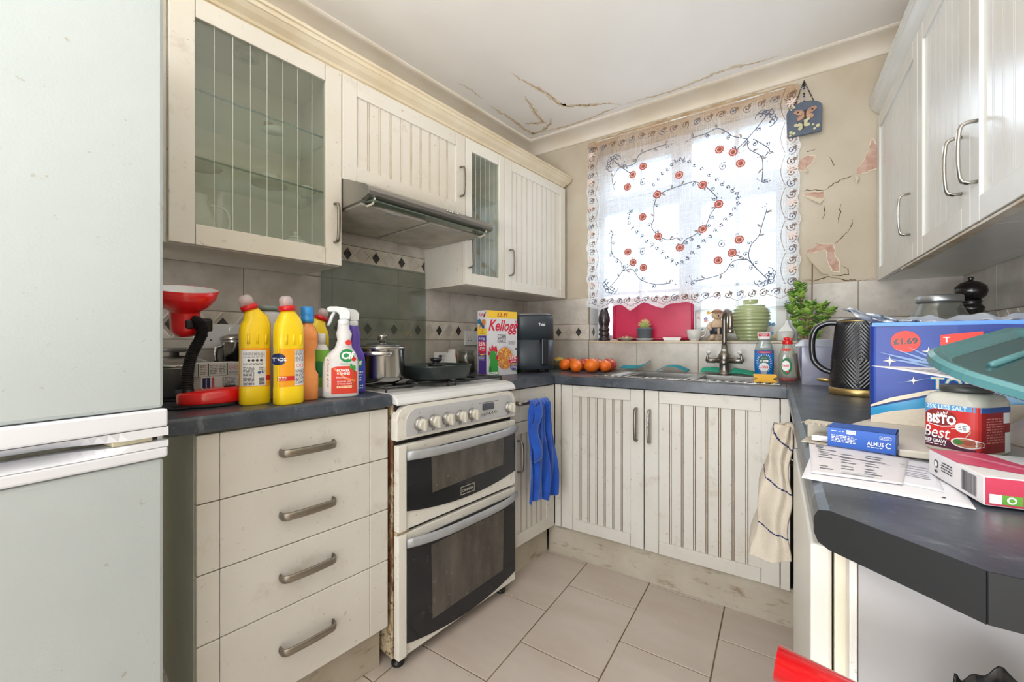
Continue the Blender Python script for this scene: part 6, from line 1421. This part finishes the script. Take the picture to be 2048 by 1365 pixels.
# gravy jar
GX, GY, GA = 1.712, -1.55, -40
ZB2 = H+.0118
t = thing('gravy_jar', 'square glass gravy jar with red and blue label under the letter', 'jar', FB, (GX, GY, ZB2), math.radians(GA), M=Matrix.Diagonal((.76, .87, .915, 1)))
rx = .0445; b = MB(); b.loft([(0, 0, 0, .042, .042, 5), (0, 0, .004, .0445, .0445, 5), (0, 0, .082, .0445, .0445, 5), (0, 0, .090, .041, .041, 4), (0, 0, .094, .034, .034, 3)], C_('gravy_jar_glass', (206, 204, 194), .12, tone=((186, 180, 166), 12), coat=.6), 56); bo = b.build('jar_body', t)
b = MB(); b.lathe([(.0335, .0945), (.035, .096), (.035, .1035), (.032, .105)], C_('jar_lid_dark', (60, 62, 60), .4), seg=32); b.build('lid', t)
gred = C_('gravy_red', (206, 44, 40)); gbl = C_('gravy_blue', (88, 150, 200)); gmar = C_('gravy_maroon', (82, 28, 52)); gdr = C_('gravy_dark_red', (150, 26, 34))
A = Art(); A.rect(-.043, .0435, .006, .075, gred, 1, 16); A.poly([(-.043, .075), (.0435, .075), (.0435, .067), (.0, .067), (-.02, .068), (-.034, .062), (-.043, .05)], gbl, 2)
A.text('25% LESS SALT', -.004, .0705, .0095, C_('gravy_pale', (206, 228, 240)), layer=3, width=.060, bold=.0003)
A.disc(-.012, .054, .024, C_('gravy_brown', (130, 40, 36)), 3, ry=.013); A.text('aah!', -.010, .061, .010, wht, shear=.3, layer=4); A.text('BISTO', -.011, .0505, .0185, wht, bold=.0009, width=.044, layer=4)
A.line([(-.03, .042), (-.01, .040), (.012, .044), (.014, .040), (.004, .038)], .0012, wht, 4)
A.poly([(-.043, .006), (.0435, .006), (.0435, .009), (.02, .012), (-.002, .02), (-.02, .026), (-.043, .034)], gmar, 3)
A.text('Best', -.018, .029, .027, wht, shear=.25, bold=.0002, width=.042, layer=5); A.text('BEEF GRAVY', -.020, .0155, .0075, wht, bold=.0003, width=.036, layer=5); A.small(-.040, .0, .009, .012, 1, wht, layer=5)
A.disc(.020, .042, .0105, wht, 4, ry=.0075); A.small(.014, .026, .038, .046, 3, inkg, layer=5); A.line([(.029, .041), (.030, .036), (.024, .028)], .0018, C_('gravy_stream', (206, 170, 140)), 4)
A.disc(.024, .019, .0205, wht, 5, ry=.008); A.disc(.024, .019, .018, C_('gravy_plate', (190, 120, 90)), 6, ry=.0066); A.disc(.014, .0195, .007, C_('gravy_greens', (70, 130, 60)), 7, ry=.004); A.disc(.028, .02, .009, C_('gravy_meat', (166, 80, 60)), 7, ry=.004)
A.build('front_label', on_se(.0447, .0447, 5), bo)
A = Art(); A.rect(-.042, .030, .006, .067, gdr, 1, 14); A.rect(-.042, .034, .067, .075, C_('gravy_navy', (44, 84, 150)), 1, 14); A.small(-.03, .012, .02, .06, 10, C_('gravy_pink_text', (216, 130, 120)), layer=2); A.rect(.010, .028, .05, .066, wht, 2, 4); A.bars(.016, .030, .006, .035, ink, 10, False); A.rect(.014, .0315, .005, .036, wht, 2, 4)
f0 = on_se(.0447, .0447, 5)
def f1(x, z, h): p = f0(x, z, h); return (-p[1], p[0], p[2])
f1.step = .006; A.build('back_label', f1, bo)
t = item('bowl', 'upturned pale bowl just right of the gravy jar, cut by the frame edge', 'bowl', (1.832, -1.452), ZB2)
b = MB(); b.lathe([(.050, 0), (.050, .003), (.044, .028), (.028, .043), (.018, .046), (.018, .049)], C_('bowl_pale', (212, 202, 194), .3), seg=40); b.build('bowl_body', t)
# box lid, letter
teal = C_('teal_lid', (74, 124, 128), .25, coat=.3); tealg = tglass('teal_clear', (150, 190, 188), .4, .05, (110, 156, 156), .55)
nrm = Vector((.217, -.274, .937)).normalized(); e1 = Vector((math.cos(math.radians(-32)), math.sin(math.radians(-32)), 0)); e1 = (e1-nrm*e1.dot(nrm)).normalized(); e2 = nrm.cross(e1)
RM = Matrix((e1, e2, nrm)).transposed().to_4x4()
t = bpy.data.objects.new('box_lid', None); COL.objects.link(t); t.matrix_world = Matrix.Translation((1.824, -1.609, 1.045)) @ RM; tag(t, 'large teal plastic box lid tilted on top of the clutter', 'lid')
def rrect(a, b_, r_, n=10): return [(sx_*(a-r_)+r_*math.cos(q), sy_*(b_-r_)+r_*math.sin(q)) for sx_, sy_, q0 in ((1, 1, 0), (-1, 1, PI/2), (-1, -1, PI), (1, -1, 3*PI/2)) for q in [q0+PI/2*k/n for k in range(n+1)]]
def ring(mb, o_, z0, i_, z1, m): 
    n = len(o_); mb.add([(x, y, z0) for x, y in o_]+[(x, y, z1) for x, y in i_], [(k, (k+1) % n, n+(k+1) % n, n+k) for k in range(n)], m, False)
LS = [(rrect(.125, .184, .075), -.012), (rrect(.130, .189, .08), -.010), (rrect(.131, .19, .081), -.002), (rrect(.127, .186, .077), .002), (rrect(.120, .179, .07), .001), (rrect(.112, .171, .062), -.006), (rrect(.108, .167, .058), -.006)]
b = MB(); b.closed_fix = False
for (p0, z0), (p1, z1) in zip(LS, LS[1:]): ring(b, p0, z0, p1, z1, teal)
rim_ = b.build('lid_rim', t, solid=.0015)
b = MB(); b.prism(rrect(.109, .168, .059), -.0075, -.0055, tealg, 'z'); b.build('clear_panel', t)
b = MB(); b.tube([(-.075, -.11, -.003), (-.075, .11, -.003)], .004, teal, 8); b.tube([(.02, -.11, -.003), (.02, .11, -.003)], .004, teal, 8); b.build('ridge', rim_)
t = thing('letter', 'white printed letter resting on the gravy jar under the teal lid', 'letter', FB, (1.615, -1.49, 1.040))
def letter(u_, v_):
    A0 = Vector((0, 0, 0)); E1 = Vector((.172, -.108, -.036)); E2 = Vector((.22, .105, -.006)); p = E1*u_+E2*v_; p.z += .004*math.sin(u_*PI); return tuple(p)
b = MB(); b.grid(letter, 16, 16, paper); sh = b.build('sheet', t, solid=.0008)
A = Art()
for v_ in (.10, .16, .22, .34, .40, .46, .52, .64, .70, .82): A.rect(.12, rj.uniform(.45, .9), v_, v_+.014, inkg, 1, 6)
A.build('printed_lines', lambda x, y, h: tuple(Vector(letter(x, y))+Vector((0, 0, .0004+h))), sh)
# blue medicine box, torn open at the left
bmx = C_('medicine_blue', (20, 84, 176), .4); card = C_('torn_card', (196, 188, 172), .8)
t = thing('medicine_box', 'blue medicine box torn open at its left end, beside the papers', 'box', FB, (1.513, -1.578, H+.0035), math.radians(-13))
b = MB(); b.box(.036, .117, 0, .001, 0, .031, bmx); b.box(.116, .117, 0, .05, 0, .031, bmx); b.box(0, .117, .049, .05, 0, .031, card); b.box(0, .117, 0, .05, 0, .001, card); b.box(.036, .117, 0, .05, .030, .031, bmx)
b.box(.0, .036, .02, .05, .0295, .0305, card); c = b.build('carton', t)
b = MB(); n = 16; b.closed_fix = False
vs = []
for k in range(n+1): x = .036*k/n; vs += [(x, .02, .0306), (x, .001+.006*abs(math.sin(k*2.3)), .031+.003*math.sin(k*1.7))]
b.add(vs, [(2*k, 2*k+1, 2*k+3, 2*k+2) for k in range(n)], card); b.build('torn_edge', t, solid=.0006)
A = Art(); A.rect(.060, .071, .0225, .0285, wht, n=1); A.text('POM', .0655, .0255, .0045, bmx); A.small(.041, .058, .0245, .0265, 1, wht); A.small(.041, .072, .008, .020, 5, wht, dash=.005)
A.text('ALMUS', .094, .0125, .0085, wht, bold=.0001, width=.019); A.line([(.1115, .015), (.108, .0165), (.1055, .0125), (.108, .0085), (.1115, .010)], .0012, wht); A.small(.085, .102, .0065, .0085, 1, wht, dash=.004); A.rect(.099, .112, .021, .0255, wht, n=1); A.rect(.0995, .1115, .0215, .025, bmx, n=1); A.small(.101, .11, .0222, .0243, 1, wht, dash=.003)
A.build('print', on_front(0), c)
b = MB(); b.box(.012, .060, .012, .04, .002, .012, inox); b.build('foil_strip', t, bevel=.001)
# papers
def sheet_(name, label, pts, z, m=paper, art=None, curl=.004):
    t = thing(name, label, 'paper', FB, (pts[0][0], pts[0][1], z)); P = [Vector((p[0]-pts[0][0], p[1]-pts[0][1], 0)) for p in pts]
    f = lambda u_, v_: P[0]*(1-u_)*(1-v_)+P[1]*u_*(1-v_)+P[2]*u_*v_+P[3]*(1-u_)*v_+Vector((0, 0, curl*math.sin(u_*PI)*v_*.3+curl*(1-v_)**4*u_*.4))
    b = MB(); b.grid(lambda u_, v_: tuple(f(u_, v_)), 14, 14, m); s_ = b.build('sheet', t, solid=.0005)
    if art: A = Art(); art(A); A.build('printed_lines', lambda x, y, h: tuple(f(x, y)+Vector((0, 0, .0006+h))), s_, eps=.00005)
def a1(A):
    for y in (.15, .22, .30, .42, .5, .58, .7, .78): 
        for x0 in (.1, .35, .6):
            if rj.random() < .75: A.rect(x0, x0+rj.uniform(.08, .2), y, y+.018, inkg, 1, 3)
    A.line([(.12, .66), (.45, .60), (.8, .62)], .012, ink, 2); A.line([(.3, .63), (.85, .575)], .006, ink, 2); A.rect(.35, .7, .08, .14, C_('paper_grey_block', (190, 192, 200)), 1, 2); A.rect(.08, .16, .85, .93, inkg, 1, 2)
sheet_('letter', 'white letter lying flat near the worktop end, its corner pointing right', [(1.508, -1.79), (1.652, -1.812), (1.675, -1.63), (1.53, -1.60)], H+.0008, art=lambda A: A.disc(.86, .12, .012, ink, 1, n=8), curl=.001)
sheet_('receipt', 'creased printed form with a crossed-out line, on top of the letters', [(1.519, -1.766), (1.606, -1.762), (1.640, -1.610), (1.524, -1.575)], H+.0024, C_('paper_greyish', (216, 212, 216), .7), a1, .002)
sheet_('receipt', 'printed sheet sticking out between the form and the pink carton', [(1.560, -1.735), (1.640, -1.765), (1.662, -1.62), (1.59, -1.60)], H+.0016, C_('paper_cool', (222, 222, 230), .7), lambda A: [A.rect(.5, .9, y, y+.012, inkg, 1, 2) for y in (.3, .36, .42, .5, .6, .7)], .001)
# pink carton
t, c = carton('food_carton', 'flat pink and white food carton with barcode at the near worktop end', 'box', (1.661, -1.798), math.radians(7.8), .17, .117, .030, C_('carton_pink_white', (226, 222, 224), .4), z=H+.0032)
pk = C_('carton_pink', (206, 70, 104), .4); pk2 = C_('carton_rose', (190, 60, 86), .4)
A = Art(); A.rect(.001, .169, .001, .029, pk2, n=1); A.poly([(.05, .029), (.169, .029), (.169, .012), (.11, .014), (.075, .022)], C_('carton_grey', (196, 192, 188), .4)); A.rect(.004, .028, .003, .0125, C_('print_green', (96, 160, 60)), n=1); A.rect(.004, .013, .003, .0125, wht, n=1); A.disc(.020, .0078, .0036, wht); A.disc(.020, .0078, .0022, C_('print_green', (96, 160, 60))); A.build('front_print', on_front(0), c)
A = Art(); A.bars(.012, .042, .004, .026, ink, 18); A.small(.06, .085, .010, .023, 4, ink, dash=.005); A.disc(.097, .0165, .005, ink); A.disc(.097, .0165, .0036, wht); A.rect(.094, .1, .006, .009, ink, n=1); A.build('side_print', lambda x, z, h: (-h, x, z), c)
A = Art(); A.poly([(0, .117), (.0, .05), (.03, .03), (.08, .0), (.169, 0), (.169, .02), (.10, .035), (.06, .07), (.05, .117)], pk); A.line([(.02, .1), (.05, .05), (.10, .02)], .008, C_('carton_pink_light', (226, 130, 156), .4)); A.text('Straw', .11, .075, .03, ink, shear=.3, width=.07); A.small(.07, .15, .045, .055, 2, ink); A.build('top_print', on_top(.030), c)
# striped towel
tw = C_('towel_cream', (204, 195, 180), 1.0, bump=(420, .6), tone=((188, 176, 158), 8)); tn = C_('towel_navy', (38, 46, 84), 1.0)
t = thing('tea_towel', 'cream tea towel with thin navy stripes hanging by the dishwasher', 'towel', FB, (1.490, -1.285, .885))
TOPS = [(.012, -.028), (.004, -.034), (-.010, -.020), (-.014, .0), (-.004, .012), (.008, .010)]; BOTS = [(.008, -.084), (-.020, -.078), (-.062, -.050), (-.066, -.005), (-.040, .030), (.0, .045)]
def towelf(u_, v_):
    i = min(4, int(u_*5)); q = u_*5-i; e_ = v_**.7
    a_ = [TOPS[i][k]+(TOPS[i+1][k]-TOPS[i][k])*q for k in (0, 1)]; c_2 = [BOTS[i][k]+(BOTS[i+1][k]-BOTS[i][k])*q for k in (0, 1)]
    x = a_[0]+(c_2[0]-a_[0])*e_; y = a_[1]+(c_2[1]-a_[1])*e_; L_ = .31-.10*abs(u_-.45)**1.2-.03*u_; z = .0-L_*v_+(.006*math.cos(min(1, v_*12)*PI/2) if v_ < .1 else 0)
    return (x+.004*math.sin(v_*14+u_*8), y+.005*math.sin(u_*22), z)
b = MB(); b.grid(towelf, 50, 220, tw, True, lambda p, q: tn if any(abs((q+.28*p)-c_3) < .006 for c_3 in (.16, .50, .84)) else tw); b.build('cloth', t, solid=.004)
b = MB(); b.tube([(.010, -.03, -.002), (.010, .012, -.002)], .012, tw, 12); b.build('fold_over_bar', t)

# ================================================================== WALL PLAQUE
t = thing('wall_plaque', 'slate-blue arched plaque with two moulded butterflies hung on a chain', 'plaque', FB, (1.568, -.052, 2.06))
slate = C_('slate_blue_clay', (92, 102, 116), .6, tone=((74, 84, 104), 14), bump=(40, .3))
b = MB(); out = [(-.066, 0), (.066, 0), (.069, .10)]+[(.069*math.cos(a_), .112+.045*math.sin(a_)) for a_ in [PI*k/16 for k in range(17)]]+[(-.069, .10)]; b.prism(out, 0, .014, slate, 'y'); pb = b.build('plaque_slab', t, bevel=.003)
bt = C_('butterfly_tan', (196, 158, 124), .6, tone=((150, 110, 96), 50)); bt2 = C_('butterfly_cream', (196, 192, 156), .6)
def butterfly(cx, cz, s_, m, rot, nm):
    b = MB(); c_4, s4 = math.cos(rot), math.sin(rot)
    for sg in (-1, 1):
        for P_ in ([(0, .004), (.012, .022), (.034, .026), (.040, .014), (.022, .002), (0, -.002)], [(0, 0), (.020, 0), (.030, -.010), (.024, -.022), (.010, -.018), (0, -.008)]):
            q = [(cx+s_*(sg*x*c_4-z*s4), cz+s_*(sg*x*s4+z*c_4)) for x, z in P_]
            if sg < 0: q = q[::-1]
            b.prism(q, -.005, .0005, m, 'y')
        b.lathe([(.0042*s_, 0), (.003*s_, .002)], C_('wing_eye', (60, 40, 60), .5), M=Matrix.Translation((cx+s_*sg*.024, -.005, cz+s_*.014)) @ Matrix.Rotation(PI/2, 4, 'X'), seg=12)
    b.tube([(cx, -.004, cz-.02*s_), (cx, -.006, cz+.018*s_)], .0035*s_, C_('butterfly_body', (70, 52, 50), .5), 8); b.build(nm, pb, bevel=.001)
butterfly(.004, .092, 1.15, bt, 0, 'large_butterfly'); butterfly(-.004, .045, .85, bt2, .35, 'small_butterfly')
for k, (x, z, r_) in enumerate(((-.052, .022, .008), (-.040, .014, .008), (-.054, .008, .006), (.040, .016, .007), (.052, .026, .009), (.034, .036, .006), (-.04, .138, .007), (-.05, .13, .005))):
    b = MB(); b.lathe([(r_*.5, 0), (r_, .001), (r_*.8, .004), (r_*.3, .003)], bt2, M=Matrix.Translation((x, 0, z)) @ Matrix.Rotation(PI/2, 4, 'X'), seg=14); b.build('rosette', pb)
chn = C_('dark_chain', (46, 42, 48), .4, metal=.6)
for sx_ in (-1, 1):
    b = MB(); p0, p1 = Vector((sx_*.040, .004, .140)), Vector((0, .02, .262)); n = 16
    for k in range(n):
        p = p0.lerp(p1, (k+.5)/n); d_ = (p1-p0).normalized(); sd_ = Vector((0, 1, 0)) if k % 2 else d_.cross(Vector((0, 1, 0))); l_ = (p1-p0).length/n*.72
        b.tube([tuple(p+d_*l_*math.cos(a_)+sd_*.0028*math.sin(a_)) for a_ in [2*PI*j/8 for j in range(9)]], .0009, chn, 5, caps=False)
    b.build('chain', t)
b = MB(); b.lathe([(.003, 0), (.005, .002), (.003, .006)], chn, M=Matrix.Translation((0, .05, .262)) @ Matrix.Rotation(PI/2, 4, 'X'), seg=12); b.tube([(0, .05, .262), (0, .014, .262)], .002, chn, 6); b.build('nail', t)
b = MB()
for k in range(7): b.sphere((0, .012-.008*k/7, .235-k*.013), .0045, [chn, C_('bead_blue', (40, 50, 130), .3), C_('bead_clear', (180, 180, 186), .2)][k % 3], 10, 8)
b.build('beads', t)

# ================================================================== CROCKERY IN THE GLASS CABINET
chn_ = C_('white_china', (230, 228, 218), .2)
def inl(s_, t_): return lw(s_, t_)
def china(name, label, cat, s_, t_, z, off=0, group=None): return item(name, label, cat, inl(s_, t_), z, off, group)
Z0, Z1, Z2 = ZB+.0182, 1.6264, 1.8254
t = china('teapot', 'round white teapot with looped handle, bottom right of the glass cabinet', 'teapot', 1.605, .17, Z0)
b = MB(); b.lathe([(.03, 0), (.034, .004), (.052, .03), (.055, .05), (.046, .074), (.026, .086)], chn_, seg=32); b.build('pot_body', t)
b = MB(); b.lathe([(.027, .086), (.022, .094), (.006, .099), (.006, .103), (.010, .108), (.004, .114)], chn_); b.build('lid', t)
b = MB(); b.tube(cr3([(.050, 0, .066), (.078, 0, .076), (.090, 0, .05), (.074, 0, .026), (.052, 0, .03)], 6), .0045, chn_, 8); b.build('handle', t)
b = MB(); b.tube([(-.048, 0, .04), (-.070, 0, .054), (-.080, 0, .076)], [.012, .008, .006], chn_, 10); b.build('spout', t)
t = china('jug', 'tall white china jug with big handle, bottom left of the glass cabinet', 'jug', 1.90, .16, Z0)
b = MB(); b.lathe([(.035, 0), (.040, .004), (.056, .05), (.056, .085), (.040, .125), (.030, .15), (.036, .17), (.033, .17)], chn_, seg=32); b.build('jug_body', t)
b = MB(); b.tube(cr3([(.036, 0, .145), (.075, 0, .140), (.090, 0, .10), (.076, 0, .058), (.054, 0, .055)], 6), .005, chn_, 8); b.build('handle', t)
t = china('serving_bowl', 'shallow white bowl between the jug and the teapot in the glass cabinet', 'bowl', 1.765, .19, Z0)
b = MB(); b.lathe([(.034, 0), (.036, .005), (.065, .03), (.072, .042), (.068, .042), (.03, .010), (.001, .008)], chn_, seg=36); b.build('bowl_body', t)
for s_, lab in ((1.89, 'white saucer on the middle glass shelf, left end'), (1.69, 'white saucer under the cup on the middle glass shelf')):
    t = china('saucer', lab, 'saucer', s_, .16, Z1); b = MB(); b.lathe([(.03, 0), (.034, .003), (.06, .011), (.058, .013), (.02, .006), (.001, .005)], chn_, seg=32); b.build('saucer_body', t)
for s_, z, lab in ((1.69, Z1+.0068, 'small white cup standing on the saucer of the middle shelf'), (1.565, Z1, 'small white cup at the right end of the middle shelf')):
    t = china('tea_cup', lab, 'cup', s_, .16, z); b = MB(); b.lathe([(.016, 0), (.018, .003), (.026, .02), (.03, .036), (.028, .036), (.02, .012), (.001, .004)], chn_, seg=28); b.build('cup_body', t)
    b = MB(); b.tube(cr3([(.026, 0, .03), (.040, 0, .03), (.036, 0, .014), (.022, 0, .012)], 5), .0028, chn_, 8); b.build('handle', t)
t = china('china_ornament', 'little white and brown china ornament on the top glass shelf', 'ornament', 1.675, .16, Z2)
b = MB(); b.loft([(0, 0, 0, .030, .018, 2.2), (0, 0, .006, .036, .022, 2.2), (.004, 0, .018, .034, .02, 2), (.016, 0, .028, .018, .014, 2)], chn_, 24); b.build('ornament_body', t)
b = MB(); b.sphere((-.014, -.004, .026), .012, C_('ornament_brown', (120, 60, 40), .4), 14, 8, sx=1.4, sz=.7); b.build('brown_crest', t)

# ================================================================== FLOOR CORNER: BIN AND RED TUBE
t = thing('waste_bin', 'black bag-lined bin at the foot of the picture by the end panel', 'bin', FB, (1.738, -2.046, 0))
binm = C_('bin_dark_grey', (54, 56, 60), .5); bagm = C_('bin_bag_black', (24, 25, 28), .3, bump=(30, .6))
b = MB(); b.loft([(0, 0, 0, .115, .095, 5), (0, 0, .02, .123, .10, 5), (0, 0, .72, .140, .115, 5), (0, 0, .73, .135, .11, 5)], binm, 40); b.build('bin_body', t)
def lin(u_, v_):
    c_5, s_5 = math.cos(u_*2*PI), math.sin(u_*2*PI); k = (1 if v_ < .6 else 1-.2*(v_-.6)); pk_ = max(0, 1-abs((u_-.38)/.11)**4) if abs(u_-.38) < .11 else 0
    return ((.1435+.003*math.sin(u_*50))*math.copysign(abs(c_5)**.45, c_5)*k*(1+.10*pk_*v_), (.1185+.003*math.sin(u_*43))*math.copysign(abs(s_5)**.45, s_5)*k, .64+.114*v_+.004*math.sin(u_*61)*v_+.070*pk_*v_**2+.0025*pk_*math.sin(u_*170))
b = MB(); b.grid(lin, 160, 16, bagm); b.build('bin_liner', t, solid=.0012)
t = tag(MB().tube([(1.484, -1.990, .799), (1.66, -2.012, .783), (1.90, -2.05, .768)], [.0130]*3, redg, 28, caps=False).build('broom_handle', solid=.003), 'glossy red plastic tube handle sticking up at the bottom of the picture', 'handle')
